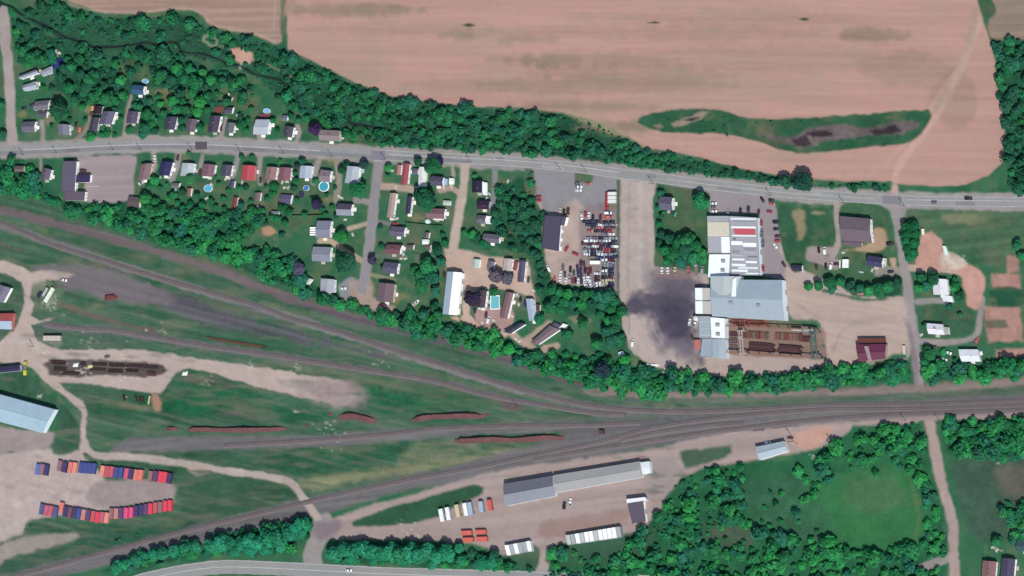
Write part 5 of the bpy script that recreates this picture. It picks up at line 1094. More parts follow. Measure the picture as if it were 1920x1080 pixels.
# western yard buildings
house('huge pale blue metal warehouse at the western edge', [(-25, 733), (103, 768), (80, 812), (-35, 782)], 6.5, 1.4, 'x', C(172, 200, 214), (.5, .58, .62), 'warehouse', 'warehouse', mat=M_METALROOF, windows=False, slopecols=C(168, 194, 210), vent=[('roof_vent', .4, .7), ('roof_vent', .65, .75), ('roof_vent', .85, .72)], items=[('s', 'loading_door', [.4, .7], .05)])
house('grey roofed shed in the rounded grass plot at the western edge', [(0, 534), (21, 540), (6, 568), (-14, 562)], 4, 1.2, 'y', C(128, 124, 140), SIDEW, 'shed', 'shed', windows=False)
house('shed with red north slope and pale south slope at the western edge', [(-15, 588), (26, 587), (22, 618), (-15, 616)], 4, 2, 'x', C(176, 196, 214), (.4, .12, .1), 'shed', 'shed', windows=False, mat=M_METALROOF, slopecols=C(178, 92, 88))
house('long dark roofed shed beside the yellow machine', [(-20, 690), (37, 684), (38, 695), (-20, 701)], 4, .5, 'x', C(60, 52, 84), SIDEB, 'shed', 'shed', windows=False)
# ---------------------------------------------------------------- pools and garden things
def pool(lb, x, y, rx, ry, water, rim, above=1.0, rect=False, cat='pool'):
    p = G(x, y, above); r = empty('swimming_pool', (p.x, p.y, 0), lb, cat)
    sx = (G(x + rx, y, above) - p).length; sy = (G(x, y + ry, above) - p).length
    n = 4 if rect else 24; a0 = math.pi / 4 if rect else 0; k = math.sqrt(2) if rect else 1
    ring = lambda s, z: [(sx * s * k * math.cos(a0 + 2 * math.pi * i / n), sy * s * k * math.sin(a0 + 2 * math.pi * i / n), z) for i in range(n)]
    m = MB(); o0, o1, i1 = ring(1.0, 0), ring(1.0, above), ring(.9 if rim else .95, above)
    i0 = ring(.9 if rim else .95, above - .25)
    for i in range(n):
        j = (i + 1) % n
        m.poly([o0[i], o0[j], o1[j], o1[i]]); m.poly([o1[i], o1[j], i1[j], i1[i]]); m.poly([i1[i], i1[j], i0[j], i0[i]])
    m.obj('pool_wall', M_WHITE, r)
    m = MB(); m.poly(i0); m.obj('water', water_mat('pool_water', water, .1), r)
    return r
pool('turquoise round pool with a broad white rim', 607, 349.5, 9.6, 9.6, C(72, 172, 190), True)
pool('light blue round pool in the back yards below the white porch', 390, 353, 8, 7, C(96, 190, 222), False, .9)
pool('small bright blue round pool beside the trampoline', 574, 352.5, 5.5, 5.2, C(76, 130, 200), False, .8)
pool('light blue round pool north of the dark red deck', 500, 208, 6.5, 5, C(140, 205, 235), False, .9)
pool('small pale blue oval pool beside the blue roofed house', 272, 152, 6, 4.5, C(120, 190, 222), False, .9)
pool('rectangular turquoise pool in the trailer park', 928, 567, 8.5, 13, C(118, 200, 210), True, .4, True)
pool('small greenish tub near the parked truck in the field plot', 1581, 474, 3, 2, C(150, 200, 190), True, .5)
def trampoline(lb, x, y, rr):
    p = G(x, y, .8); r = empty('trampoline', (p.x, p.y, 0), lb, 'trampoline')
    m = MB(); m.tube((0, 0, .78), (0, 0, .82), rr * .86, rr * .86, 20); m.obj('jumping_mat', flat_mat('mat_fabric', (.02, .02, .045), .8), r)
    m = MB(); n = 20
    for i in range(n):
        a, b = 2 * math.pi * i / n, 2 * math.pi * (i + 1) / n
        m.hexa([(rr * f * math.cos(t), rr * f * math.sin(t), .76) for f, t in ((.87, a), (1, a), (1, b), (.87, b))], [(rr * f * math.cos(t), rr * f * math.sin(t), .86) for f, t in ((.87, a), (1, a), (1, b), (.87, b))])
    m.obj('pad_ring', flat_mat('pad_vinyl', (.03, .03, .06), .6), r)
    for i in range(6):
        m = MB(); t = math.pi * i / 3; m.tube((rr * .95 * math.cos(t), rr * .95 * math.sin(t), 0), (rr * .95 * math.cos(t), rr * .95 * math.sin(t), .76), .04, .04, 5); m.obj('leg', M_STEEL, r)
trampoline('dark round trampoline on the back lawn below the small blue pool', 565, 365, 2.2)
def tarp(lb, q, h, col, name='tarpaulin', cat='tarpaulin'):
    """A sagging sheet over a heap."""
    P = [G(x, y, h) for x, y in q]; c = sum(P, Vector()) / 4; n = 8; v = []
    r = random.Random(len(lb))
    for i in range(n + 1):
        for j in range(n + 1):
            p = P[0].lerp(P[1], j / n).lerp(P[3].lerp(P[2], j / n), i / n)
            e = min(i, j, n - i, n - j)
            v.append((p.x - c.x, p.y - c.y, (0.05 if e == 0 else h * (1 - .25 * r.random()) * min(1, e / 2))))
    o = link(name, mesh_np(name, v, [(i * (n + 1) + j, (i + 1) * (n + 1) + j, (i + 1) * (n + 1) + j + 1, i * (n + 1) + j + 1) for i in range(n) for j in range(n)], mats=[M_ANY], smooth=True), None, col)
    o.location = (c.x, c.y, 0); tag(o, lb, cat); return o
tarp('big dark blue tarpaulin at the trees by the pale annex', [(97, 121), (113, 107), (118, 114), (100, 131)], 1.6, C(44, 42, 140))
tarp('orange tan dome tent behind the dark garage', [(168, 196), (178, 196), (178, 207), (167, 208)], 2.2, C(214, 168, 120), 'tent', 'tent')
tarp('dark brown tarpaulin heap behind the narrow bungalow', [(168, 208), (176, 208), (175, 216), (167, 218)], 1.0, C(110, 70, 66))
tarp('pink covered heap at the southern hedge corner east of the works', [(1604, 547), (1617, 547), (1618, 553), (1606, 553)], 1.2, C(205, 130, 130))
tarp('white sheet covered pile at the southern tip of the gravel yard', [(1211, 681), (1232, 682), (1234, 687), (1213, 687)], 1.3, C(216, 218, 214))
tarp('rusty scrap heap in the grey rail yard', [(195, 552), (212, 550), (222, 560), (193, 564)], 1.8, C(118, 66, 62), 'scrap_heap', 'scrap heap')
for lb, x, y, col in (('cream wrapped pallet in the long junk rows', 167, 687, C(214, 206, 150)), ('white boxes in the long junk rows', 140, 684, C(214, 220, 218)), ('white drum in the grass east of the junk rows', 345, 700, C(214, 214, 206)), ('pale bale near the large pale blue warehouse', 72, 742, C(150, 165, 140))):
    tarp(lb, quad(x - 5, y - 4, x + 5, y + 4, 2, 0), 1.4, col, 'wrapped_pallet', 'pallet')

def slatted_frame():
    q = quad(581, 426, 592, 442, 1, 0); r = root_at('slatted_frame', q, 'white slatted pergola against the west side of a grey roofed house', 'pergola', 2.3)
    org = r.location
    for i in range(4):
        a, b = G(581, 427.5 + 4.2 * i, 2.3), G(592, 427.5 + 4.2 * i, 2.3)
        m = MB(); m.box((a.x + b.x) / 2 - org.x, a.y - org.y, 2.2, (b - a).length, 1.0, .1); m.obj('slat', M_WHITE, r)
    for x, y in ((581.5, 427), (591.5, 427), (581.5, 441), (591.5, 441)):
        p = G(x, y, 2.2); m = MB(); m.box(p.x - org.x, p.y - org.y, 0, .15, .15, 2.2); m.obj('post', M_WHITE, r)
slatted_frame()

# ---------------------------------------------------------------- vehicles
def loft(m, secs, mi=0):
    """Closed body through cross-sections (x, half width, z0, z1)."""
    k = len(m.v)
    for x, w, z0, z1 in secs:
        m.v += [(x, -w, z0), (x, w, z0), (x, w * .94, z1), (x, -w * .94, z1)]
    for i in range(len(secs) - 1):
        a, b = k + 4 * i, k + 4 * (i + 1)
        for u, v in ((0, 1), (1, 2), (2, 3), (3, 0)):
            m.f.append((a + u, a + v, b + v, b + u)); m.m.append(mi)
    e = k + 4 * (len(secs) - 1)
    m.f += [(k + 3, k + 2, k + 1, k), (e, e + 1, e + 2, e + 3)]; m.m += [mi, mi]

M_CHROME = flat_mat('dark_trim', (.05, .05, .055), .5)
M_LAMP = flat_mat('lamp_glass', (.6, .6, .55), .2, .1)
wm = MB(); wm.tube((0, -.11, 0), (0, .11, 0), .33, .33, 10); WHEEL = wm.mesh('wheel', M_TYRE)
def wheels(r, xs, w, rad=.33, n=2):
    for x in xs:
        for s in (-1, 1):
            o = link('wheel', WHEEL, r); o.location = (x, s * (w - .08), rad); o.scale = (rad / .33, 1, rad / .33)
def make_car(kind):
    r = empty(kind, (0, 0, 0), kind, 'car')
    b = MB(); g = MB(); t = MB()
    if kind == 'parked_car':
        loft(b, [(-2.25, .74, .45, .72), (-2.1, .84, .3, .92), (-1.0, .88, .22, .98), (.9, .88, .22, .95), (1.9, .84, .28, .82), (2.25, .72, .42, .66)])
        loft(g, [(-1.75, .70, .93, .96), (-1.05, .72, .93, 1.40), (.25, .72, .93, 1.42), (1.05, .68, .90, .94)])
        loft(t, [(-1.05, .64, 1.40, 1.46), (-.4, .68, 1.42, 1.50), (.3, .66, 1.41, 1.47)])
        wheels(r, (-1.35, 1.4), .86)
    elif kind == 'parked_van':
        loft(b, [(-2.5, .88, .4, 1.0), (-2.4, .95, .3, 1.05), (1.6, .95, .3, 1.05), (2.3, .9, .35, .9), (2.55, .8, .45, .75)])
        loft(g, [(-2.4, .86, 1.05, 1.7), (.7, .86, 1.05, 1.72), (1.7, .8, 1.0, 1.08)])
        loft(t, [(-2.42, .84, 1.70, 1.82), (-1.0, .88, 1.72, 1.9), (.75, .84, 1.70, 1.8)])
        wheels(r, (-1.55, 1.6), .92)
    else:
        loft(b, [(-2.7, .9, .5, .95), (-2.6, .95, .4, 1.0), (-.6, .95, .4, 1.0), (1.5, .95, .4, 1.05), (2.5, .92, .45, 1.0), (2.75, .82, .55, .85)])
        loft(g, [(-.75, .84, 1.0, 1.5), (-.6, .86, 1.0, 1.66), (.8, .86, 1.0, 1.66), (1.5, .8, 1.0, 1.06)])
        loft(t, [(-.62, .8, 1.66, 1.72), (.1, .84, 1.66, 1.76), (.8, .8, 1.66, 1.72)])
        bed = MB(); bed.box(-1.68, 0, 1.0, 1.75, 1.5, .03); bed.obj('cargo_bed', M_CHROME, r)
        wheels(r, (-1.7, 1.75), .92, .4)
    b.obj('car_body', M_PAINT, r); g.obj('car_window', M_GLASS, r); t.obj('car_roof', M_PAINT, r)
    for s in (-1, 1):
        h = MB(); h.box(2.2 if kind == 'parked_car' else 2.5, s * .6, .6, .14, .3, .14); h.obj('headlight', M_LAMP, r)
    return r
PROTO = {}
def car(x, y, deg, col, label, group=None, kind='parked_car'):
    p = G(x, y, .8); p.z = 0.02
    # headings follow the photograph: 0 points along the picture's rows
    a = G(x + math.cos(R(deg)), y - math.sin(R(deg))) - G(x, y); rz = math.atan2(a.y, a.x)
    if kind not in PROTO:
        o = PROTO[kind] = make_car(kind); o.location = p; o.rotation_euler = (0, 0, rz); o['label'] = label
        if group: o['group'] = group
        for c in o.children: c.color = (*col, 1)
        return o
    return copy_thing(PROTO[kind], p, rz, label, group, col)
KC = dict(white=C(222, 226, 226), silver=C(168, 172, 178), grey=C(120, 122, 130), black=C(38, 34, 42), navy=C(52, 50, 88), maroon=C(96, 36, 52), red=C(186, 58, 66), brown=C(92, 58, 54), green=C(70, 96, 90), salmon=C(214, 116, 112), blue=C(70, 84, 130), cream=C(216, 210, 170))
GN = 'cars packed in the fenced car yard'
ORD = 'first second third fourth fifth sixth seventh eighth ninth tenth eleventh twelfth thirteenth fourteenth fifteenth sixteenth seventeenth eighteenth nineteenth twentieth'.split()
ORD += ['twenty-' + o for o in ORD[:9]]
LOOSE = {}
def yard_car(x, y, deg, cn, kind='parked_car', where=None):
    art = 'silver grey' if cn == 'silver' else cn
    car(x + rnd.uniform(-.6, .6), y + rnd.uniform(-.5, .5), deg + rnd.uniform(-5, 5) + (180 if rnd.random() < .4 else 0), KC[cn],
        '%s %s, %s' % (art, 'van' if 'van' in kind else 'car', where or '%s of that colour in the loose upright ranks of the car yard' % ORD[LOOSE.setdefault(cn, 0)]), GN, kind)
    if not where: LOOSE[cn] += 1
YROWS = [
 (415.5, 1097, 'black navy black black black'), (421.5, 1102, 'navy navy white grey silver'), (426.5, 1112, 'brown salmon maroon maroon black'), (433.5, 1106, 'salmon black maroon red white'),
 (439, 1134, 'grey white'), (446, 1102, 'silver grey black silver silver'), (451.5, 1102, 'white white silver white navy'), (457, 1097, 'brown maroon maroon navy black'), (462, 1104, 'silver white maroon navy white'),
 (467, 1100, 'grey maroon black red maroon'), (471.5, 1100, 'silver navy silver red black'), (477, 1100, 'white black white silver silver'), (481.5, 1127, 'navy navy navy'), (487, 1133, 'white maroon navy'),
 (493.5, 1136, 'silver silver'), (498, 1136, 'silver grey'), (502, 1134, 'black navy'), (507.5, 1133, 'white navy'), (513, 1120, 'white grey navy'), (519.5, 1120, 'maroon black maroon'), (525.5, 1120, 'maroon cream cream'), (531, 1121, 'white cream navy'), (535.5, 1121, 'white cream navy'),
]
for ri, (y, x0, cs) in enumerate(YROWS):
    for i, cn in enumerate(cs.split()):
        xx = x0 + i * 12.4
        if xx < 1155: yard_car(xx, y, 0, cn, 'parked_van' if rnd.random() < .16 else 'parked_car', '%s from the west in the %s row of the fenced car yard' % (ORD[i], ORD[ri]))
for x, y, cn in ((1091, 405, 'white'), (1097, 402, 'red'), (1104.5, 404, 'white'), (1112, 407, 'black'), (1126, 407, 'maroon'), (1132, 406, 'salmon'),
                 (1055.5, 500, 'grey'), (1069, 505, 'black'), (1076, 511, 'green'), (1088.5, 494, 'maroon'), (1094, 496, 'brown'), (1082, 503, 'navy'), (1088.5, 507, 'navy'), (1096, 507, 'black'), (1102, 508, 'red'), (1107, 506, 'maroon'), (1084, 514, 'navy'), (1090, 518, 'navy'), (1103, 513, 'maroon'), (1090, 527, 'navy'), (1040, 523, 'salmon'), (1051, 515, 'white'), (1050.5, 525, 'white'), (1059, 514, 'green'), (1068, 520, 'silver'), (1073, 525, 'red'), (1079, 526, 'black'), (1084, 529, 'white'), (1061.5, 527, 'white')):
    yard_car(x, y, 90, cn)
for x, y, cn in ((1096, 525, 'white'), (1102, 524, 'white'), (1109, 525, 'silver'), (1097, 533, 'white'), (1102, 533, 'silver'), (1108, 533, 'white'), (1114, 533, 'silver'), (1104, 521, 'white')):
    yard_car(x, y, 110, cn)
for x, y, d, cn, lb, kd in [
 (1140, 399.5, 0, 'white', 'white car with a dark rear parked below the red box trucks', 'parked_van'), (1143, 407, 3, 'salmon', 'orange red car parked at the northeast end of the dense rows', 'parked_van'),
 (1057, 397, 88, 'black', 'black car beside the northeast corner of the dark garage', 'parked_car'), (1065, 396, 88, 'brown', 'dark brown car with a white front near the dark garage', 'parked_van'), (1051, 396, 90, 'cream', 'beige car tucked beside the black car at the dark garage', 'parked_car'),
 (1083, 344, 0, 'grey', 'grey car parked northernmost by the small grass island', 'parked_car'), (1084.5, 350.5, 0, 'white', 'white pickup parked middle by the small grass island', 'pickup_truck'), (1084.5, 357, 0, 'white', 'white car parked southernmost by the small grass island', 'parked_car'), (1103, 344.5, 0, 'salmon', 'orange car beside the small grass island', 'parked_car'),
 (1062, 466, 60, 'red', 'dull red car left at an angle south of the dark garage', 'parked_car'), (1079, 476, -25, 'red', 'bright red car standing alone on the pale gravel', 'pickup_truck'),
 (1029, 503, 115, 'white', 'white car against the trees at the edge of the yard', 'parked_van'), (1010, 369, 0, 'red', 'upper red car at the trees west of the asphalt forecourt', 'parked_car'), (1010, 376, 0, 'red', 'lower red car at the trees west of the asphalt forecourt', 'parked_car'),
 (1338, 381.5, 0, 'white', 'white car northernmost beside the round tree at the works', 'parked_car'), (1338, 388, 0, 'grey', 'grey car second beside the round tree at the works', 'parked_car'), (1338.5, 396, 0, 'white', 'white car at the northwest corner of the works roof', 'parked_car'),
 (1364.5, 398, 90, 'silver', 'silver car in front of the works', 'parked_car'), (1388, 395, 90, 'black', 'black car in front of the works', 'parked_car'), (1403, 394, 90, 'navy', 'dark pickup with white hood in front of the works', 'pickup_truck'), (1422, 398, 85, 'maroon', 'dark red car in front of the northeast corner of the works', 'parked_car'),
 (1429, 374, 120, 'black', 'black car driving across the works car park', 'parked_car'), (1446.5, 375.5, -8, 'black', 'black car at the northeast car park corner', 'parked_car'), (1447, 382.5, -10, 'salmon', 'pink red car below the black corner car', 'parked_car'), (1443, 397, -12, 'red', 'red car parked alone midway down the works lane', 'parked_car'),
 (1427, 417, 90, 'red', 'red car against the east wall of the works, northernmost', 'parked_car'), (1428, 437, 90, 'grey', 'grey car against the east wall of the works', 'pickup_truck'), (1430, 456, 90, 'grey', 'slate car against the east wall of the works', 'pickup_truck'), (1430.5, 503, 88, 'red', 'red car at the north corner of the tall blue hall', 'parked_car'),
 (1456, 416.5, 2, 'black', 'black car with a grey hood at the grass edge', 'parked_van'), (1455.5, 429.5, 2, 'black', 'black low car at the grass edge', 'parked_car'), (1458, 443, 0, 'maroon', 'dark red car at the grass edge', 'parked_car'), (1458, 451.5, 0, 'red', 'bright red car at the grass edge', 'parked_car'), (1453.5, 460, -60, 'white', 'white car at the grass edge, southernmost', 'parked_car'),
 (1469, 495, 120, 'maroon', 'dark maroon car on the lane beside the navy shed', 'parked_car'), (1535, 468.5, 95, 'black', 'dark car in the small bay by the field track', 'parked_car'), (1546.5, 470, 95, 'white', 'white car in the small bay by the field track', 'parked_van'), (1530, 500, 95, 'maroon', 'dark maroon car in the southern bay by the field track', 'parked_car'), (1548, 499, 92, 'black', 'black car in the southern bay by the field track', 'parked_car'), (1558.5, 498.5, 80, 'white', 'white car in the southern bay by the field track', 'parked_van'), (1568.5, 495, 0, 'maroon', 'small dark red car beside the white truck bodies', 'parked_car'),
 (1669, 457, 3, 'black', 'black car on the grass verge by the eastern road', 'parked_van'), (1670, 509.5, 3, 'black', 'black car in the drive south of the navy house', 'parked_car'),
 (1241, 507, 90, 'white', 'white car at the tree edge, first west of the pair', 'parked_car'), (1252, 507.5, 92, 'white', 'white car at the tree edge beside the yellow truck', 'parked_car'), (1266, 508, 92, 'cream', 'pale yellow car at the tree edge west of the works', 'pickup_truck'), (1291, 507, 90, 'salmon', 'orange brown pickup at the tree edge west of the works', 'pickup_truck'), (1317, 506, 90, 'silver', 'pale silver car beside the works at the tree edge', 'parked_van'),
 (1293, 604, 80, 'white', 'white forklift truck parked on the stained asphalt', 'parked_car'), (1297, 632, 120, 'brown', 'brown machine near the salmon tarpaulin bay', 'parked_car'), (1186.5, 643, 88, 'white', 'white car at the west edge of the gravel works yard', 'parked_van'), (1304, 606, 60, 'white', 'white pickup close to the white upright tank', 'pickup_truck'),
 (1816, 372.3, 0, 'black', 'black car driving on the main road near its eastern end', 'parked_van'), (1752, 379.5, 3, 'grey', 'grey car driving on the main road east of the junction', 'parked_car'), (654, 1069.5, -3, 'white', 'white car driving on the southern road', 'parked_car'),
 (290.5, 297, 95, 'white', 'white car in the drive between brown and navy houses', 'parked_car'), (333, 295, 80, 'brown', 'dark brown car in the drive east of the navy house', 'parked_car'), (374.5, 322, 78, 'brown', 'dark brown car beside the mauve roofed house', 'parked_car'), (488, 337, 85, 'brown', 'brown car beside the light brown roofed house', 'parked_car'), (414.5, 240, 80, 'brown', 'brown car east of the long dark house', 'parked_car'), (142, 232, 80, 'black', 'black car on the lawn north of the red boat', 'parked_car'),
 (156, 320.5, 0, 'brown', 'dark brown car by the flat annex of the shop', 'parked_van'), (741, 419.5, 2, 'red', 'red car north of the purple grey house', 'parked_car'), (718.5, 572, -4, 'maroon', 'dark red van below the large brown roofed house', 'parked_van'), (643.5, 541, 0, 'white', 'white car in the paved yard by the barrel roofed house', 'parked_car'), (832.5, 514, 90, 'maroon', 'dark car in the shade north of the long white barn', 'parked_car'),
 (990.5, 524, 85, 'green', 'dark green car beside the dark mobile home', 'parked_car'), (975.5, 560, 85, 'black', 'black car between the brown and pale mobile homes', 'parked_car'), (985.5, 568, 88, 'navy', 'navy car against the pale blue white mobile home', 'parked_van'), (911, 590, 80, 'maroon', 'maroon car south of the rectangular pool', 'parked_car'), (890, 581, 85, 'navy', 'navy car at the black leaved tree by the pool', 'parked_car'), (901, 577, 15, 'white', 'white car at the south end of the dark roofed house', 'parked_car'), (916, 600, 80, 'white', 'white car by the court entrance of the trailer park', 'parked_van'),
 (1058, 948, 85, 'black', 'black car in front of the freight shed', 'parked_van'), (1069.5, 942, 85, 'white', 'white truck beside the black car at the freight shed', 'pickup_truck'), (119, 525, -12, 'white', 'white pickup with a dark frame at the rail yard', 'pickup_truck'), (74, 552, 65, 'navy', 'navy car beside the pale trailers in the junk plot', 'parked_van'), (1750, 650.5, 0, 'maroon', 'dark maroon car in the yard by the eastern road', 'parked_car'), (1777, 661, -20, 'white', 'white pickup in the yard by the eastern road', 'pickup_truck'), (1770, 674, -20, 'white', 'white car at the hedge in the yard by the eastern road', 'parked_car'), (1762, 672, 0, 'brown', 'brown scrap car beside the white car at the hedge', 'parked_car'),
 (1482, 821, -8, 'brown', 'dark brown car at the pale blue metal shed', 'parked_car'), (1439, 830, 8, 'white', 'white car north of the pale blue metal shed', 'parked_car'), (1831, 640, 60, 'salmon', 'pinkish white truck at the bend of the garden lane', 'pickup_truck'),
 (60, 197, 15, 'navy', 'dark car at the west end of the mid grey house', 'parked_car'), (45, 203, 5, 'black', 'dark car beside the western lane fence', 'parked_car'), (201, 669, 10, 'grey', 'grey car on the pale haul road', 'parked_car')]:
    car(x, y, d, KC[cn], lb, None, kd)

# box trucks, trailers
def make_truck():
    r = empty('box_truck', (0, 0, 0), 'box truck', 'truck')
    b = MB(); loft(b, [(1.7, 1.0, .5, 1.9), (2.2, 1.08, .45, 2.3), (3.3, 1.05, .45, 2.1), (3.9, 1.0, .5, 1.3), (4.2, .9, .55, 1.1)]); b.obj('cab', M_PAINT, r)
    g = MB(); loft(g, [(3.2, .96, 1.5, 2.05), (3.75, .9, 1.3, 1.45)]); g.obj('windscreen', M_GLASS, r)
    b = MB(); b.box(-1.4, 0, .9, 5.8, 2.3, 2.3); b.obj('cargo_box', flat_mat('box_sheet', C(206, 208, 200), .5, .2), r)
    b = MB(); b.box(-.2, 0, .5, 7.6, .9, .35); b.obj('chassis', M_CHROME, r)
    wheels(r, (-2.9, 2.9), 1.05, .48); return r
truck0 = None
for i, (y, bx) in enumerate(((363.5, 1), (371, 1), (378, 1))):
    p = G(1145, y, 1.5); p.z = 0.02
    lb = 'red cab box truck, %s in the row by the yard fence' % ('northernmost', 'second', 'third')[i]
    if truck0 is None:
        truck0 = make_truck(); truck0.location = p; truck0.rotation_euler = (0, 0, math.pi); tag(truck0, lb, 'truck', 'red cab trucks')
        for c in truck0.children: c.color = (*KC['red'], 1)
    else: copy_thing(truck0, p, math.pi, lb, 'red cab trucks', KC['red'])
def make_flatbed():
    r = empty('flatbed_truck', (0, 0, 0), 'flatbed', 'truck')
    b = MB(); loft(b, [(1.7, 1.0, .5, 1.9), (2.2, 1.08, .45, 2.3), (3.3, 1.05, .45, 2.1), (3.9, 1.0, .5, 1.3), (4.2, .9, .55, 1.1)]); b.obj('cab', M_PAINT, r)
    g = MB(); loft(g, [(3.2, .96, 1.5, 2.05), (3.75, .9, 1.3, 1.45)]); g.obj('windscreen', M_GLASS, r)
    b = MB(); b.box(-1.4, 0, .95, 5.8, 2.2, .15); b.obj('load_bed', M_WOOD, r)
    b = MB(); b.box(-.2, 0, .5, 7.6, .9, .35); b.obj('chassis', M_CHROME, r)
    wheels(r, (-2.9, 2.9), 1.05, .48); return r
fb0 = None
for i, y in enumerate((384, 390.5)):
    p = G(1145, y, 1.2); p.z = 0.02; lb = ('red cab flatbed truck below the red box trucks', 'southernmost red cab flatbed truck in the truck row')[i]
    if fb0 is None:
        fb0 = make_flatbed(); fb0.location = p; fb0.rotation_euler = (0, 0, math.pi); tag(fb0, lb, 'truck', 'red cab trucks')
        for c in fb0.children: c.color = (*KC['red'], 1)
    else: copy_thing(fb0, p, math.pi, lb, 'red cab trucks', KC['red'])
for x, y, d, cn, lb in ((1112, 483.5, 0, 'blue', 'blue cab flatbed truck beside the white trailer in the car yard'), (1305, 505, 90, 'silver', 'pale blue flatbed truck at the tree edge by the works'), (47, 688, 80, 'cream', 'yellow loader truck at the end of the long dark shed')):
    p = G(x, y, 1.2); p.z = .02
    copy_thing(fb0, p, R(d), lb, None, KC[cn] if cn != 'cream' else C(224, 210, 70)); 

M_RIBT = flat_mat('trailer_underframe', (.06, .06, .065), .8)
def box_body(name, lb, cat, x, y, deg, L, W, H, col, z0=.9, group=None, wheel=True, mat=None, lean=0):
    """A ribbed box trailer or container; L along its length."""
    p = G(x, y, z0 + H); a = G(x + math.cos(R(deg)), y - math.sin(R(deg)), 1) - G(x, y, 1); rz = math.atan2(a.y, a.x)
    r = empty(name, (p.x, p.y, 0.0), lb, cat, group, rz)
    m = MB(); m.box(0, 0, z0, L, W, H - .06)
    n = max(6, int(L / .6))
    for i in range(n): m.box(-L / 2 + L * (i + .5) / n, 0, z0 + H - .06, L / n * .55, W - .1, .06)
    for i in range(n):
        for s in (-1, 1): m.box(-L / 2 + L * (i + .5) / n, s * (W / 2 + .02), z0 + .15, L / n * .5, .04, H - .35)
    m.obj('box_shell', mat or M_CONT, r, col)
    for s in (-1, 1):
        d = MB(); d.box(L / 2 + .03, s * W / 4, z0 + .1, .06, W / 2 - .06, H - .25); d.obj('door', mat or M_CONT, r, tuple(v * .85 for v in col))
    if wheel:
        f = MB(); f.box(0, 0, z0 - .3, L * .95, W * .4, .3); f.obj('chassis', M_RIBT, r)
        wheels(r, (-L * .38, -L * .26), W / 2, .45)
    return r
px2m = MPP
for i, (x, y, c, lb) in enumerate([(827, 966, 'white', 'white trailer at the western end of the trailer row'), (839, 963, 'white', 'white trailer second in the trailer row'), (857, 958, 'cream', 'cream trailer in the trailer row'), (872, 955, 'white', 'white trailer touching a pale blue one'), (881, 953.5, 'bluew', 'pale blue trailer touching a white one'), (901.5, 950, 'bluew', 'pale blue trailer standing alone next to the red one'), (917.5, 947, 'salm', 'salmon red trailer at the eastern end of the trailer row')]):
    col = dict(KC, bluew=C(180, 196, 214), salm=C(226, 104, 92))[c]
    box_body('semi_trailer', lb, 'trailer', x, y, 101 if i < 5 else 98, 8.6 if i < 5 else 7.2, 2.8, 2.6, col, group='trailers on the freight yard')
for x, y, lb in ((874, 999, 'salmon red container, northwestern of the four'), (900.5, 997.5, 'salmon red container, northeastern of the four'), (877, 1012, 'salmon red container, southwestern of the four'), (903, 1010.5, 'salmon red container, southeastern of the four')):
    box_body('shipping_container', lb, 'container', x, y, 2, 7.6, 3.0, 2.6, C(222, 110, 96), .15, 'four salmon containers in the freight yard', False)
box_body('semi_trailer', 'bright white trailer beside the blue flatbed truck in the car yard', 'trailer', 1115, 492, 0, 7.0, 2.3, 2.4, C(236, 234, 224))
box_body('semi_trailer', 'long white trailer in the junk plot by the rail yard', 'trailer', 91, 553, 60, 11.5, 2.4, 2.2, C(214, 222, 206))
box_body('semi_trailer', 'thin white trailer beside the navy car in the junk plot', 'trailer', 84, 547, 62, 6.5, 1.6, 1.6, C(190, 200, 190))
box_body('rail_wagon', 'long cream roofed rail wagon in the grass south of the old sidings', 'wagon', 97, 634, 0, 13.5, 3.4, 3.0, C(206, 198, 186), group=None)
box_body('semi_trailer', 'white truck body, western of two beside the hedge', 'trailer', 1582, 494, 88, 5.6, 2.0, 2.2, C(226, 230, 226)); box_body('semi_trailer', 'white truck body, eastern of two beside the hedge', 'trailer', 1587.5, 494, 88, 5.6, 2.0, 2.2, C(220, 226, 222))
box_body('utility_trailer', 'narrow white trailer with slats at the hedge bays', 'trailer', 1574.5, 495, 88, 5.6, .9, 1.0, C(210, 216, 210), .5)
box_body('flat_wagon', 'dark red brown wagon standing on the siding near the junction', 'wagon', 1127, 810, 0, 3.6, 2.6, 2.0, C(98, 62, 64), .3, None, False)
box_body('storage_box', 'cream white box beside the row of trees by the eastern road', 'box', 1730, 434, 95, 3.6, 1.6, 1.6, C(222, 222, 206), .1, None, False)
box_body('storage_box', 'cream narrow box east of the maroon building', 'box', 1695, 656, 95, 6, 1.8, 1.6, C(216, 210, 196), .1, None, False)
box_body('storage_box', 'yellow loader cabin block at the long dark shed', 'box', 46, 699, 95, 3.4, 2.2, 1.8, C(226, 214, 80), .2, None, False)
box_body('storage_box', 'white wood pile box among the railside rubble', 'box', 237, 744, 95, .9, .8, .8, C(200, 200, 190), .1, None, False)
box_body('storage_box', 'pale upright box at the end of the haul road spur', 'box', 279, 750, 80, 6.0, 1.0, 1.2, C(206, 200, 176), .1, None, False)

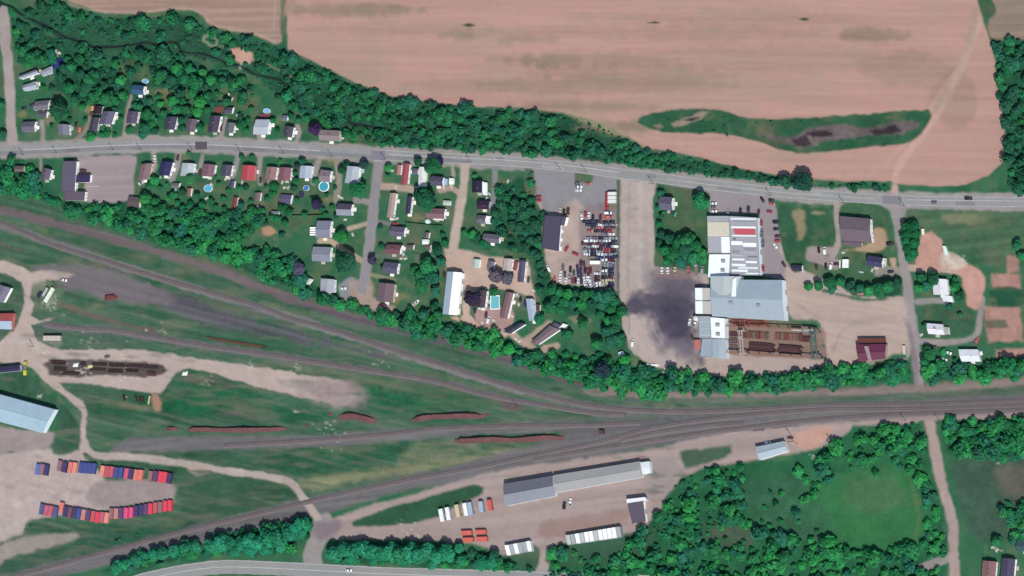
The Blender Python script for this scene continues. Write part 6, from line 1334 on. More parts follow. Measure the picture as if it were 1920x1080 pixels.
# container stacks in two curved rows
CC = dict(lb=C(104, 128, 190), bp=C(160, 116, 130), nv=C(72, 66, 112), sl=C(112, 112, 134), sa=C(236, 134, 120), sl2=C(240, 156, 136), bl=C(76, 88, 152), rp=C(206, 96, 110), rd=C(206, 100, 104), pk=C(222, 100, 126), mv=C(160, 116, 120), pu=C(104, 78, 120), br=C(238, 78, 96), pr=C(206, 106, 124), mr=C(132, 84, 102), tp=C(206, 144, 138), hp=C(240, 92, 140), bg=C(92, 100, 144))
CN = dict(lb='light blue', bp='brownish pink', nv='navy', sl='slate grey', sa='salmon', sl2='pale salmon', bl='blue', rp='red pink', rd='dull red', pk='pink', mv='mauve grey', pu='dark purple', br='bright red', pr='rose red', mr='maroon', tp='tan pink', hp='hot pink', bg='blue grey')
north_row = [(70, 880, 'lb'), (78, 880, 'bp'), (86, 881.5, 'nv'), (111, 873.5, 'bp'), (121, 876, 'nv'), (131, 876, 'sa'), (139.5, 877, 'sl2'), (151, 877, 'bl'), (159, 877.5, 'bl'), (167, 878, 'bl'), (175, 878.5, 'bl'), (191, 883, 'sl2'), (200, 884, 'rp'), (208, 884.5, 'rd'), (217, 886, 'bl'), (226, 886, 'bl'), (236, 888, 'pk'), (245, 888.5, 'nv'), (254, 890.5, 'sa'), (262.5, 891, 'sa'), (281, 893, 'mv'), (291, 893, 'pu'), (300, 894, 'br'), (308, 895, 'br'), (317, 897, 'nv')]
south_row = [(77.5, 955, 'bg'), (86, 957, 'pr'), (94, 958, 'pr'), (103, 960, 'bg'), (114.5, 952, 'sa'), (121.5, 959, 'nv'), (130, 961, 'mr'), (139, 962, 'nv'), (147, 963, 'bl'), (155.5, 965, 'tp'), (164.5, 966, 'pu'), (173.5, 968, 'rd'), (182, 970, 'br'), (190.5, 970, 'pr'), (199, 971, 'sl2'), (208, 963, 'mv'), (217, 963, 'tp'), (226, 962, 'pu'), (235.5, 962, 'hp'), (245, 961, 'hp'), (255, 958, 'nv'), (264, 956.5, 'nv'), (272.5, 955, 'pu'), (281, 954, 'br'), (290.5, 952, 'rd'), (299.5, 951, 'mv'), (309, 949, 'br'), (318, 948, 'br')]
for rw, row in (('northern', north_row), ('southern', south_row)):
    for i, (x, y, c) in enumerate(row):
        deg = 90 - 10 if rw == 'northern' or x < 205 else 90 - 3
        box_body('shipping_container', '%s shipping container, %s from the west in the %s container row' % (CN[c], ORD[i], rw), 'container', x, y, deg, 7.4, 3.05, 2.6, CC[c], .1, 'containers in two curved rows', False)

def boat(lb, x, y, deg, L, W, col, inner):
    p = G(x, y, .8); r = empty('small_boat', (p.x, p.y, 0), lb, 'boat', None, R(deg))
    m = MB(); loft(m, [(-L / 2, W * .42, .25, .85), (-L * .1, W * .5, .15, .9), (L * .25, W * .4, .2, 1.0), (L / 2, W * .06, .6, 1.1)]); m.obj('hull', M_PAINT, r, col)
    m = MB(); loft(m, [(-L * .42, W * .34, .86, .93), (-L * .05, W * .38, .9, .95), (L * .2, W * .3, .92, 1.02)]); m.obj('cockpit', M_ANY, r, inner)
    m = MB(); m.box(-L * .1, 0, .95, L * .12, W * .5, .45); m.obj('seat', M_ANY, r, col)
boat('white motor boat resting on the lawn near the southern trees', 780, 567, 35, 5.8, 2.3, C(228, 230, 224), C(70, 70, 70))
boat('red boat on a lawn beside the small square grey house', 149.5, 242.5, 80, 4.5, 2.2, C(220, 76, 84), C(236, 140, 140))
boat('small white boat on the grass south of the navy house', 1615, 510, -10, 3.2, 1.3, C(214, 220, 220), C(150, 160, 160))

# ---------------------------------------------------------------- works yard: cranes, steel
def crane(lb, top, bot, col, h=9.0, w=1.6, thick=1.4):
    a, b = G(*top, h), G(*bot, h); c = (a + b) / 2; L = (a - b).length; ang = math.atan2((a - b).y, (a - b).x)
    r = empty('gantry_crane', (c.x, c.y, 0), lb, 'crane', None, ang)
    for s in (-1, 1):
        m = MB(); m.box(0, s * w / 2, h - thick, L, .55, thick); m.obj('girder', M_ANY, r, col)
    m = MB()
    for i in range(int(L / 2.2)): m.box(-L / 2 + 1.1 + i * 2.2, 0, h - .3, .18, w - .55, .15)
    m.obj('cross_brace', M_ANY, r, col)
    for e in (-1, 1):
        m = MB(); m.box(e * (L / 2 - .4), 0, h - thick - .7, .8, w + 3.2, .7); m.obj('end_carriage', M_ANY, r, col)
        for s in (-1, 1):
            m = MB(); m.tube((e * (L / 2 - .4), s * (w / 2 + 1.2), 0), (e * (L / 2 - .4), s * (w / 2 + .6), h - thick - .7), .35, .3, 6); m.obj('leg', M_ANY, r, col)
    m = MB(); m.box(L * .2, 0, h + .003, 2.2, w + .8, .8); m.box(L * .2, 0, h + .803, 1.0, 1.0, .5); m.obj('trolley', M_ANY, r, tuple(v * .8 for v in col))
crane('green gantry crane spanning the steel storage yard', (1523, 622), (1527, 672), C(92, 124, 116), 9, 3.2)
crane('pale grey gantry crane at the west end of the steel storage yard', (1388, 619), (1391, 664), C(196, 186, 178), 8, 1.8)
def runway(lb, a, b, h):
    A, B = G(*a, h), G(*b, h); c = (A + B) / 2; L = (A - B).length; ang = math.atan2((B - A).y, (B - A).x)
    r = empty('crane_runway', (c.x, c.y, 0), lb, 'crane runway', 'crane runways', ang)
    m = MB(); m.box(0, 0, h - .7, L, .5, .7); m.obj('runway_beam', M_RUST, r)
    n = int(L / 7)
    for i in range(n + 1):
        m = MB(); m.box(-L / 2 + .4 + (L - .8) * i / n, 0, 0, .4, .4, h - .7); m.obj('column', M_STEEL, r)
runway('northern crane runway beam of the steel storage yard', (1360, 611), (1515, 618), 6)
runway('southern crane runway beam of the steel storage yard', (1360, 660), (1540, 672), 6)
porch('pale green roofed operator platform at the head of the green crane', [(1506, 617), (1527, 618), (1527, 623), (1506, 622)], 6.8, C(150, 168, 160), 'platform', 'platform')
porch('pale roofed shelter west of the operator platform', [(1484, 616), (1503, 617), (1503, 621), (1484, 620)], 4.0, C(190, 192, 184), 'platform', 'platform')
def steel_stack(lb, q, h, col, along='x', n=6, group='steel stacks in the works yard', name='steel_stack', piece='steel_bar', layers=2):
    r = root_at(name, q, lb, 'steel stack' if name == 'steel_stack' else name.replace('_', ' '), h, group); org = r.location; P = [G(x, y, h) for x, y in q]
    me = None
    A, B, Cc, D = P
    L = ((B - A).length + (Cc - D).length) / 2; W = ((D - A).length + (Cc - B).length) / 2
    ang = math.atan2((B - A).y, (B - A).x)
    if along == 'y': L, W = W, L; ang = math.atan2((A - D).y, (A - D).x)
    r.rotation_euler = (0, 0, ang)
    bw = W / n
    m = MB(); m.box(0, 0, 0, L, bw * .72, h / layers * .9); me = m.mesh(piece, M_ANY)
    for k in range(layers):
        for i in range(n):
            o = link(piece, me, r); o.location = (rnd.uniform(-.06, .06) * L, -W / 2 + bw * (i + .5), k * h / layers)
            o.scale = (rnd.uniform(.8, 1.0), 1, 1)
            f = rnd.uniform(.6, 1.25); o.color = (*(min(.8, v * f) for v in col), 1)
rs = C(120, 80, 72); rs2 = C(98, 66, 70); rs3 = C(150, 100, 84)
steel_stack('long low rusty bar stack, western of two in the south bay', [(1402, 641), (1453, 645), (1453, 661), (1402, 658)], 1.6, rs2, 'x', 7)
steel_stack('long low rusty bar stack, eastern of two in the south bay', [(1459, 646), (1500, 649), (1506, 666), (1457, 662)], 1.6, rs2, 'x', 7)
steel_stack('small brown billet stack at the eastern end of the crane yard', [(1503, 630), (1520, 631), (1520, 642), (1502, 641)], 1.4, C(118, 70, 70), 'x', 5)
for i, x in enumerate((1392, 1400, 1408.5, 1417, 1425, 1434, 1443, 1452.5, 1461, 1470, 1479, 1488, 1497)):
    if i in (6,): continue
    steel_stack('brown bundled billets, %s from the west in the north bay of the crane yard' % ORD[i], quad(x, 620 + i * .45, x + 7.5, 634 + i * .5, 0, 0), 1.3, [rs, rs3, C(132, 112, 104)][(i * 7) % 3], 'y', 5)
for i, (x, y, w, h) in enumerate(((1366, 622, 16, 9), (1366, 634, 16, 10), (1366, 647, 16, 10), (1372, 599, 26, 8), (1402, 601, 30, 8))):
    steel_stack('rust coloured plate stack, %s beside the works wall' % ORD[i], quad(x, y, x + w, y + h, 0, 0), 1.1, [rs2, C(120, 104, 108), C(126, 110, 112), C(136, 84, 74), C(134, 78, 68)][i], 'y' if i > 2 else 'x', 6)
for i, (x, y, w, h) in enumerate(((96, 676, 26, 8), (150, 678, 10, 8), (172, 680, 28, 6), (204, 681, 30, 7), (236, 683, 32, 6), (268, 685, 28, 6), (100, 688, 24, 8), (168, 690, 30, 5), (202, 692, 28, 7), (234, 692, 26, 6), (276, 696, 16, 9), (115, 697, 34, 6))):
    steel_stack('dark old sleeper stack, %s in the long junk rows' % ORD[i], quad(x, y, x + w, y + h, 0, 1), .9, C(72, 56, 56) if i != 10 else C(98, 72, 62), 'x', 5, 'sleeper stacks in the junk rows', 'sleeper_stack', 'sleeper')
for i, (x, y) in enumerate(((230, 739), (253, 741), (260, 742), (266, 743))):
    steel_stack('dark upright timber bundle, %s at the edge of the haul road' % ORD[i], quad(x, y, x + 4, y + 12, -2, 0), .8, C(70, 50, 46), 'y', 3, 'timber bundles by the haul road', 'timber_bundle', 'timber')
steel_stack('long rusty rail stack beside the abandoned siding', [(386, 631), (500, 649), (499, 656), (385, 634)], .9, C(124, 92, 72), 'x', 4, None, 'rail_stack', 'rail', 1)

# earth banks
def bank(lb, pts, w, h):
    p = spline(pts, 3.5); P = GA(p[:, 0], p[:, 1]); P[:, 2] = 0; o0 = P.mean(0); n = len(P)
    T = np.gradient(P, axis=0); T /= np.linalg.norm(T, axis=1)[:, None]; N = np.stack([-T[:, 1], T[:, 0], 0 * T[:, 0]], -1)
    rg = np.random.default_rng(n); prof = [(-1.3, 0), (-.7, .35), (-.15, .8), (.2, 1.0), (.42, .6), (.5, 0)]
    env = np.clip(np.minimum(np.arange(n), n - 1 - np.arange(n)) / 4.0, 0.05, 1) * np.interp(np.arange(n), np.arange(0, n + 6, 6), rg.uniform(.55, 1.1, len(np.arange(0, n + 6, 6))))
    V = []
    for a, z in prof:
        k = env * (1 + .08 * rg.uniform(-1, 1, n))
        V.append(P + N * ((a + .1 * rg.uniform(-1, 1, n)) * w * .82 * (0.6 + .4 * env))[:, None] + np.stack([0 * k, 0 * k, z * h * 1.35 * k * (1 + .14 * rg.uniform(-1, 1, n))], -1))
    V = np.stack(V, 1).reshape(-1, 3) - o0; m = len(prof)
    F = [(i * m + j, (i + 1) * m + j, (i + 1) * m + j + 1, i * m + j + 1) for i in range(n - 1) for j in range(m - 1)]
    o = link('earth_bank', mesh_np('earth_bank', V, F, mats=[M_EARTH], smooth=False)); o.location = tuple(o0); tag(o, lb, 'earth bank', 'red earth banks in the rail yard')
bank('short red earth bank at the western end of the meadow', [(311, 803), (322, 802), (334, 803)], 2.4, 1.8)
bank('longest straight red earth bank across the meadow', [(352, 804), (380, 803), (420, 804), (460, 804), (500, 803), (537, 802)], 2.6, 2.6)
bank('curved red earth bank beside the pale gravel tongue', [(635, 780), (655, 777), (680, 781), (706, 788)], 3.6, 2.4)
bank('red earth bank north of the overgrown siding', [(772, 787), (800, 780), (840, 778), (880, 777), (908, 779)], 2.8, 2.5)
bank('red earth bank south of the overgrown siding', [(852, 825), (890, 823), (930, 821), (960, 823), (1000, 820), (1030, 818), (1058, 820)], 2.8, 2.4)
for x, y, s, lb in ((913, 777, 2, 'small round earth heap at the end of the northern bank'), (620, 776, 2.6, 'reddish earth heap west of the curved bank'), (574, 798, 2.2, 'small brown earth heap between two banks')):
    bank(lb, [(x - s * 2, y), (x, y - 1), (x + s * 2, y)], 2.2, 1.6)

# ---------------------------------------------------------------- poles and fences
pole0 = None
for i, (x, y) in enumerate([(45, 291), (107, 287), (213, 281), (265, 281), (361, 281), (451, 284), (533, 288), (624, 294), (724, 299), (884, 304), (1052, 319), (1100, 322), (1226, 345), (1446, 367), (1583, 381), (1696, 386)]):
    p = G(x, y); lb = 'wooden utility pole beside the main road, %s from the west' % ORD[i]
    if pole0 is None:
        pole0 = empty('utility_pole', p, lb, 'utility pole', 'utility poles beside the main road')
        m = MB(); m.tube((0, 0, 0), (0, 0, 9.5), .2, .13, 7); m.obj('pole', M_WOOD, pole0)
        m = MB(); m.box(0, .18, 8.7, 2.4, .12, .14); m.obj('crossarm', M_WOOD, pole0)
        for k in (-1, 0, 1):
            m = MB(); m.tube((k * 1.0, .18, 8.84), (k * 1.0, .18, 9.05), .06, .04, 5); m.obj('insulator', M_CONC, pole0)
        m = MB(); m.tube((.32, 0, 7.0), (.32, 0, 7.9), .22, .22, 8); m.obj('transformer', M_STEEL, pole0)
    else: copy_thing(pole0, p, math.pi / 2 + .05, lb)
for i, (x, y, lb) in enumerate(((64, 650, 'lone wooden pole at the haul road near the cream wagon'), (108, 540, 'lone wooden pole beside the white pickup'), (1485, 818, 'lone pole beside the pale blue metal shed'), (1560, 828, 'lone leaning pole at the forest edge near the junction'), (1763, 790, 'pole at the crossing of the southern lane'), (1698, 788, 'pole at the hedge west of the southern lane'), (970, 762, 'signal mast beside the siding'))):
    copy_thing(pole0, G(x, y), .3 * i, lb)
    SC.objects[-1]
def fence(lb, pts, h, step=8.0, solid=False, col=(.35, .35, .35), name='wire_fence'):
    p = spline(pts, 6); P = GA(p[:, 0], p[:, 1]); P[:, 2] = 0; o0 = P[0]
    d = np.concatenate([[0], np.cumsum(np.linalg.norm(np.diff(P, axis=0), axis=1))])
    r = empty(name, tuple(o0), lb, 'fence'); pm = MB(); pm.tube((0, 0, 0), (0, 0, h), .07, .07, 6); pme = pm.mesh('post', M_WOOD if solid else M_STEEL)
    ss = np.arange(0, d[-1] + .01, step); Q = np.stack([np.interp(ss, d, P[:, i]) for i in range(3)], -1) - o0
    for q in Q: link('post', pme, r).location = tuple(q)
    if solid:
        for a, b in zip(Q[:-1], Q[1:]):
            L = float(np.linalg.norm(b - a)); m = MB(); m.box(0, 0, .08, L - .15, .05, h - .15); o = m.obj('fence_panel', M_ANY, r, col)
            o.location = tuple((a + b) / 2); o.rotation_euler = (0, 0, math.atan2(b[1] - a[1], b[0] - a[0]))
    else:
        m = MB()
        for a, b in zip(Q[:-1], Q[1:]):
            for z in (.1, h * .4, h * .7, h - .05): m.tube((a[0], a[1], z), (b[0], b[1], z), .03, .03, 3)
        m.obj('wire', M_STEEL, r)
fence('wire fence between the car yard and the wide gravel strip', [(1164, 342), (1164, 440), (1163, 545), (1164, 590)], 2.4)
fence('white board fence east of the works access strip near trees', [(1182, 600), (1180, 640)], 1.6, 5, True, C(190, 200, 200), 'board_fence')
fence('dark board fence along the back of the house plots', [(546, 404), (580, 404), (625, 401)], 1.8, 4, True, C(90, 86, 80), 'board_fence')
fence('low pale fence east of the maroon roofed house', [(772, 475), (800, 477)], 1.2, 4, True, C(170, 180, 170), 'board_fence')
fence('dark hedge fence along the plot south of the brown porch house', [(760, 417), (800, 421), (838, 423)], 1.6, 4, True, C(60, 60, 58), 'board_fence')
fence('long back yard fence behind the rust red shed', [(436, 402), (470, 402), (505, 403)], 1.4, 5, True, C(80, 84, 74), 'board_fence')
fence('white rail fence around the dirt mound south of the pale metal shed', [(1478, 830), (1493, 828), (1498, 843)], 1.2, 4, True, C(220, 220, 216), 'board_fence')
# ---------------------------------------------------------------- trees
def crown_data(seed, n, tall=1.0, lobes=9, leaf=.2, ragged=1.0):
    """Leaf clumps on overlapping lobes: unit crown radius 1, base of the crown near z = 0.5."""
    rg = np.random.default_rng(seed)
    cs, rs = [], []
    for i in range(lobes):
        a = 2 * math.pi * i / lobes * 1.7 + rg.uniform(-.4, .4); d = rg.uniform(.25, .62) if i else 0
        z = 1.2 + rg.uniform(-.3, .45) * tall + (.35 if i == 0 else 0) - d * .35
        cs.append((d * math.cos(a), d * math.sin(a), z * tall)); rs.append(rg.uniform(.36, .55) if i else .6)
    cs, rs = np.array(cs), np.array(rs)
    w = rs ** 2 / (rs ** 2).sum(); k = rg.choice(lobes, n, p=w)
    u = rg.normal(size=(n, 3)); u[:, 2] = np.abs(u[:, 2]) * 1.1 - .35; u /= np.linalg.norm(u, axis=1)[:, None]
    rad = rs[k] * (1 + ragged * rg.uniform(-.22, .14, n))
    c = cs[k] + u * rad[:, None]
    nrm = u * .75 + np.array([0, 0, .45]) + rg.normal(size=(n, 3)) * .3; nrm /= np.linalg.norm(nrm, axis=1)[:, None]
    t = np.cross(nrm, rg.normal(size=(n, 3))); t /= np.linalg.norm(t, axis=1)[:, None]; b = np.cross(nrm, t)
    s = leaf * rg.uniform(.6, 1.3, n)[:, None]
    V = np.stack([c - t * s - b * s * .5, c + t * s * .6 - b * s * .7, c + t * s + b * s * .5, c - t * s * .5 + b * s * .8], 1)
    lob = rg.uniform(.8, 1.22, lobes)[k] * rg.uniform(.82, 1.18, n)
    return V.reshape(-1, 3), np.repeat(lob, 4)

def core(seed, tall):
    """A rough inner mass of foliage under the leaf clumps."""
    rg = np.random.default_rng(seed); V, F = [], []
    n, m = 9, 6
    for i in range(m + 1):
        ph = math.pi * i / m
        for j in range(n):
            th = 2 * math.pi * j / n; k = .8 * (1 + rg.uniform(-.18, .1))
            V.append((k * math.sin(ph) * math.cos(th), k * math.sin(ph) * math.sin(th), (1.15 + k * .75 * math.cos(ph)) * tall))
    for i in range(m):
        for j in range(n):
            F.append((i * n + j, (i + 1) * n + j, (i + 1) * n + (j + 1) % n, i * n + (j + 1) % n))
    return np.array(V), np.array(F)

def crown_mesh(seed, n, tall, lobes, leaf, ragged=1.0):
    V, t = crown_data(seed, n, tall, lobes, leaf, ragged); cv, cf = core(seed, tall)
    F = np.arange(len(V)).reshape(-1, 4)
    return mesh_np('crown', np.concatenate([V, cv]), np.concatenate([F, cf + len(V)]), attrs={'tint': np.concatenate([t, np.full(len(cv), 1.0)])}, mats=[M_LEAF])

def trunk_mesh(seed, tall):
    r = random.Random(seed); m = MB(); h = 1.15 * tall
    m.tube((0, 0, 0), (.02, .01, h * .55), .075, .055, 7); m.tube((.02, .01, h * .55), (.0, .03, h * 1.15), .055, .03, 6)
    for i in range(5):
        a = i * 1.26 + r.uniform(-.3, .3); z = h * r.uniform(.45, .75)
        m.tube((0, 0, z), (.5 * math.cos(a), .5 * math.sin(a), z + r.uniform(.25, .45)), .035, .012, 5)
    return m.mesh('trunk', M_BARK)
KINDS = []
for i in range(7):
    tall = [1, 1.1, .9, 1.0, 1.15, .85, 1.0][i]
    KINDS.append((crown_mesh(100 + i, 620, tall * .92, 7 + i % 5, .16), trunk_mesh(i, tall * .92)))
BUSHK = (crown_mesh(300, 260, .62, 6, .2), trunk_mesh(30, .6))
G_MID, G_DARK, G_LIGHT, G_TEAL = (33, 106, 65), (32, 85, 62), (42, 126, 68), (34, 98, 74)
ORD += ['thirtieth'] + ['thirty-' + o for o in ORD[:9]] + ['fortieth'] + ['forty-' + o for o in ORD[:9]] + ['fiftieth']
TCOL = [G_MID, G_MID, G_DARK, G_TEAL, G_MID, G_LIGHT]
LEAFK = 1.85
def tcol(rg=None, base=None):
    rg = rg or rnd
    c = np.array(lin(base or rg.choice(TCOL))) / FACTOR * LEAFK * rg.uniform(.88, 1.12)
    return tuple(np.clip(c * np.array([rg.uniform(.85, 1.2), 1, rg.uniform(.9, 1.1)]), .004, .5))
NTREE = 0
def tree(px, py, rpx, label, group=None, col=None, kind=None, name='leafy_tree', hk=1.0):
    """px, py, rpx: middle and radius of the crown in the photograph."""
    global NTREE
    NTREE += 1
    s = rpx * MPP * 1.12; k = kind or KINDS[rnd.randrange(7)]
    p = G(px, py, s * 1.25 * hk); p.z = 0
    r = empty(name, p, label, 'tree' if 'tree' in name else 'shrub', group, rnd.uniform(0, 6.28)); r.scale = (s, s, s * hk)
    link('crown', k[0], r, col or tcol()); link('trunk', k[1], r)
    return r
# single trees that stand out
BLACKC, PURP, GREYC = (34, 26, 62), (66, 56, 78), (84, 82, 92)
for x, y, rr, c, lb in [
 (589, 242, 12, (52, 40, 78), 'dark purple leaved tree west of the wide light brown bungalow'), (822, 304, 9, (30, 26, 70), 'nearly black tree standing at the main road verge'), (884, 560, 15, (40, 36, 54), 'huge black leaved tree west of the dark roofed house'),
 (696, 487, 9, PURP, 'purple leaved tree on the side street verge'), (593, 382, 10, (48, 40, 72), 'dark purple tree on the lawn below the turquoise pool'), (930, 517, 13, GREYC, 'western of two bare grey trees in the trailer park'), (949, 521, 12, GREYC, 'eastern of two bare grey trees in the trailer park'),
 (560, 505, 12, (80, 72, 92), 'grey purple tree at the edge of the railside wood'), (109, 204, 17, G_DARK, 'big round yard tree east of the mid grey house'), (170, 257, 9, G_LIGHT, 'bright round tree beside the main road'), (796, 372, 20, (24, 84, 58), 'largest dark green tree beside the white mobile home'), (786, 362, 12, (24, 74, 54), 'dark tree crowding the end of the white mobile home'), (804, 384, 12, (26, 92, 60), 'dark tree above the brown porch house'),
 (812, 312, 15, G_MID, 'wide green tree by the nearly black roadside tree'), (671, 357, 15, G_MID, 'round tree below the large white corner house'), (682, 309, 10, (42, 74, 76), 'dark teal tree at the side street corner'), (650, 309, 7, G_DARK, 'small round tree north of the large white corner house'), (641, 318, 8, G_DARK, 'dark tree west of the large white corner house'), (566, 302, 7, G_DARK, 'small round tree at the driveway above the pale blue roof'), (557, 311, 6, (52, 76, 76), 'grey green tree beside the pale blue roofed house'),
 (728, 315, 7, G_LIGHT, 'bright small tree on the grass corner by the side street'), (783, 303, 9, G_DARK, 'round tree north of the long white mobile home'), (356, 336, 10, (52, 112, 70), 'pale green round tree behind the square white house'), (342, 360, 7, G_DARK, 'dark round shrub tree beside the narrow red brown shed'), (926, 547, 8, G_MID, 'round tree north of the rectangular pool'), (640, 443, 14, G_LIGHT, 'bright green tree beside the sandy driveway'), (648, 492, 19, (26, 76, 54), 'big dark tree south of the curved sandy driveway'),
 (1312, 378, 16, G_MID, 'round tree at the northwest corner of the works car park'), (1504, 342, 18, (26, 70, 56), 'great dark tree between road and field'), (1472, 340, 13, G_DARK, 'lower dark tree west of the great dark tree'), (512, 348, 9, G_MID, 'tree behind the mauve red roofed house'), (1748, 524, 12, (28, 84, 56), 'dark tree at the rounded lawn corner'), (1868, 1015, 10, G_MID, 'round tree at the end of the southern lane'), (262, 100, 11, G_DARK, 'round tree by the creek bend'),
 (845, 1048, 8, G_MID, 'small tree in the gap of the southern hedge'), (927, 1040, 9, G_DARK, 'dark small tree beside the short storage row'), (955, 655, 10, (44, 150, 70), 'vivid green tree at the foot of the trailer park'), (1170, 676, 11, (48, 140, 66), 'vivid green tree beside the white square hut'), (1130, 692, 16, (30, 56, 66), 'dark blue green tree in the railside wood')]:
    tree(x, y, rr, lb, None, tcol(random.Random(int(x)), c), hk=.9 if c == GREYC else 1.0)
# yard and edge trees: (label, places)
LANDM, WHERE = [], {}
for o in list(COL.objects):
    if o.parent is None and o.get('category') in ('house', 'shed', 'shop', 'garage', 'hall', 'barn', 'building', 'factory', 'warehouse', 'swimming pool', 'pool', 'trailer', 'trampoline', 'crane', 'porch', 'deck') and o.get('label') and len(o['label'].replace('-', ' ').split()) <= 8:
        d = o.location - EYE; k = DIST / d.dot(FWD)
        LANDM.append((d.dot(RIGHT) * k / MPP + 960, 540 - d.dot(UP) * k / MPP, o['label']))
LMX = np.array([(a, b) for a, b, _ in LANDM])
def whereabouts(x, y, rr, word, reach):
    d = np.hypot(LMX[:, 0] - x, LMX[:, 1] - y); i = int(d.argmin())
    if d[i] > reach: return None
    a = math.degrees(math.atan2(LMX[i, 1] - y, x - LMX[i, 0])) % 360
    w = ['east', 'northeast', 'north', 'northwest', 'west', 'southwest', 'south', 'southeast'][int((a + 22.5) // 45) % 8]
    size = 'small' if rr < 6.5 else ('large' if rr > 10.5 else 'medium')
    WHERE.setdefault('%s %s %s of the %s' % (size, word, w, LANDM[i][2]), []).append(d[i])
    return '%s %s %s of the %s' % (size, word, w, LANDM[i][2])
def many(lb, group, pts, r0, r1, name='leafy_tree', col=None):
    for q in pts:
        rq = q[2] if len(q) > 2 else rnd.uniform(r0, r1)
        tree(q[0], q[1], rq, whereabouts(q[0], q[1], rq, 'tree', 60) or (lb if 'creekside' not in lb else lb.replace('creekside wooded', ('western' if q[0] < 205 else 'middle' if q[0] < 335 else 'eastern') + ' creekside wooded')), group, tcol(None, col) if col else None, name=name)
many('green tree among the plots along the western lane', 'western lane trees', [(30, 68), (45, 95, 12), (60, 108, 13), (80, 112, 12), (40, 112, 9), (95, 100), (125, 110), (135, 125, 10), (148, 112), (128, 165, 11), (140, 185), (96, 165, 6), (80, 165, 6), (2, 195), (4, 250), (30, 60), (36, 48), (50, 120, 8), (70, 100, 8), (112, 145, 10), (118, 128)], 7, 11)
many('green tree in the creekside wooded yards', 'creek side trees', [(150, 140), (165, 150, 12), (160, 165, 12), (180, 140), (175, 180, 10), (200, 185, 14), (195, 160), (215, 120, 9), (225, 150), (180, 120), (155, 200, 7), (140, 190, 9), (230, 178), (235, 100, 8), (300, 140, 12), (320, 150, 12), (345, 145), (365, 155, 14), (330, 128), (355, 130), (380, 135), (395, 150), (360, 175, 10), (375, 190, 12), (390, 180), (350, 205, 9), (370, 210, 10), (322, 190, 11), (330, 205), (300, 195, 7), (275, 215, 10), (285, 230, 10), (270, 240, 12), (268, 252, 9), (290, 245, 8), (286, 222), (240, 244, 7), (340, 240, 7), (375, 240, 8), (452, 235, 10), (460, 245, 7), (340, 225, 7), (200, 250, 8), (190, 252, 5), (215, 254, 5), (440, 160), (455, 180), (425, 190), (450, 148, 8), (108, 222, 6), (122, 214, 6), (96, 236, 5), (130, 225, 5), (160, 226, 5), (226, 222, 6), (262, 200, 7), (280, 190, 7), (306, 212, 7), (388, 206, 6), (450, 220, 7), (465, 225, 5), (512, 226, 6), (520, 245, 5), (560, 226, 6), (575, 222, 7), (545, 218, 6), (470, 205, 6)], 7, 11)
many('green tree in the back yards south of the main road', 'back yard trees', [(288, 338, 9), (280, 348), (272, 372, 12), (290, 378, 9), (276, 392, 11), (325, 365, 7), (402, 332, 5), (418, 372, 6), (530, 392, 9), (542, 398, 8), (520, 410), (602, 392, 6), (555, 338, 7), (553, 325, 5), (590, 340, 6), (510, 408, 7), (534, 418, 8), (470, 378, 5), (460, 352, 6), (353, 287, 4), (452, 293, 5), (472, 293, 5), (525, 303, 5), (410, 345, 5), (500, 372, 6), (515, 362, 5), (608, 402, 6), (630, 405, 5), (570, 403, 6), (476, 420, 6), (460, 430, 7), (440, 422), (527, 440, 6), (450, 450, 7), (461, 415, 5), (435, 448, 6), (300, 352, 5), (312, 346, 4), (318, 372, 7), (332, 380, 6), (370, 366, 6), (378, 384, 7), (396, 378, 6), (420, 392, 6), (428, 358, 5), (448, 352, 5), (452, 385, 7), (468, 396, 6), (492, 396, 6), (498, 350, 4), (508, 364, 6), (550, 352, 6), (556, 374, 5), (584, 374, 5), (612, 366, 5), (622, 388, 5), (628, 352, 4), (580, 322, 4), (404, 388, 6), (356, 384, 7), (342, 390, 7), (306, 388, 7)], 5, 8)
many('green tree on plots beside the gravel lane', 'gravel lane trees', [(713, 426, 5), (800, 500, 16), (785, 515, 12), (810, 520, 15), (790, 535, 14), (818, 470, 10), (825, 490, 9), (815, 545, 10), (830, 440, 5), (885, 440, 9), (905, 458, 10), (890, 330, 5), (715, 462, 6), (812, 575, 9), (795, 590, 10), (822, 590, 9), (805, 508, 11), (775, 505, 8), (735, 404, 5), (835, 455, 7), (726, 330, 5), (718, 502, 5), (870, 435, 6), (895, 445, 7)], 6, 10)
many('green tree in the wood beside the car yard', 'car yard wood', [(938, 370, 8), (940, 385, 10), (930, 400, 10), (975, 390, 9), (985, 385, 8), (982, 400, 11), (975, 408, 9), (995, 395, 9), (960, 420, 9), (975, 425, 10), (985, 435, 9), (1000, 420, 9), (1005, 450, 8), (995, 450, 9), (985, 462, 9), (960, 465, 7), (1000, 475, 9), (925, 415, 7), (965, 378), (940, 430, 8), (995, 375, 7), (1008, 480, 8), (1015, 510, 8), (1022, 525, 8), (1012, 545, 9)], 7, 10, col=G_DARK)
many('green tree on the wooded slope south of the car yard', 'slope wood', [(x, y) for x, y in [(1035, 545), (1050, 548), (1065, 552), (1080, 550), (1095, 556), (1110, 552), (1125, 556), (1140, 556), (1152, 565), (1040, 562), (1058, 566), (1075, 568), (1092, 570), (1110, 570), (1128, 572), (1145, 580), (1030, 575), (1050, 580), (1125, 590), (1140, 600), (1155, 600), (1150, 618), (1160, 635), (1138, 622), (1145, 640), (1062, 628), (1120, 645), (1165, 585), (1010, 598), (1092, 606)]], 8, 13)
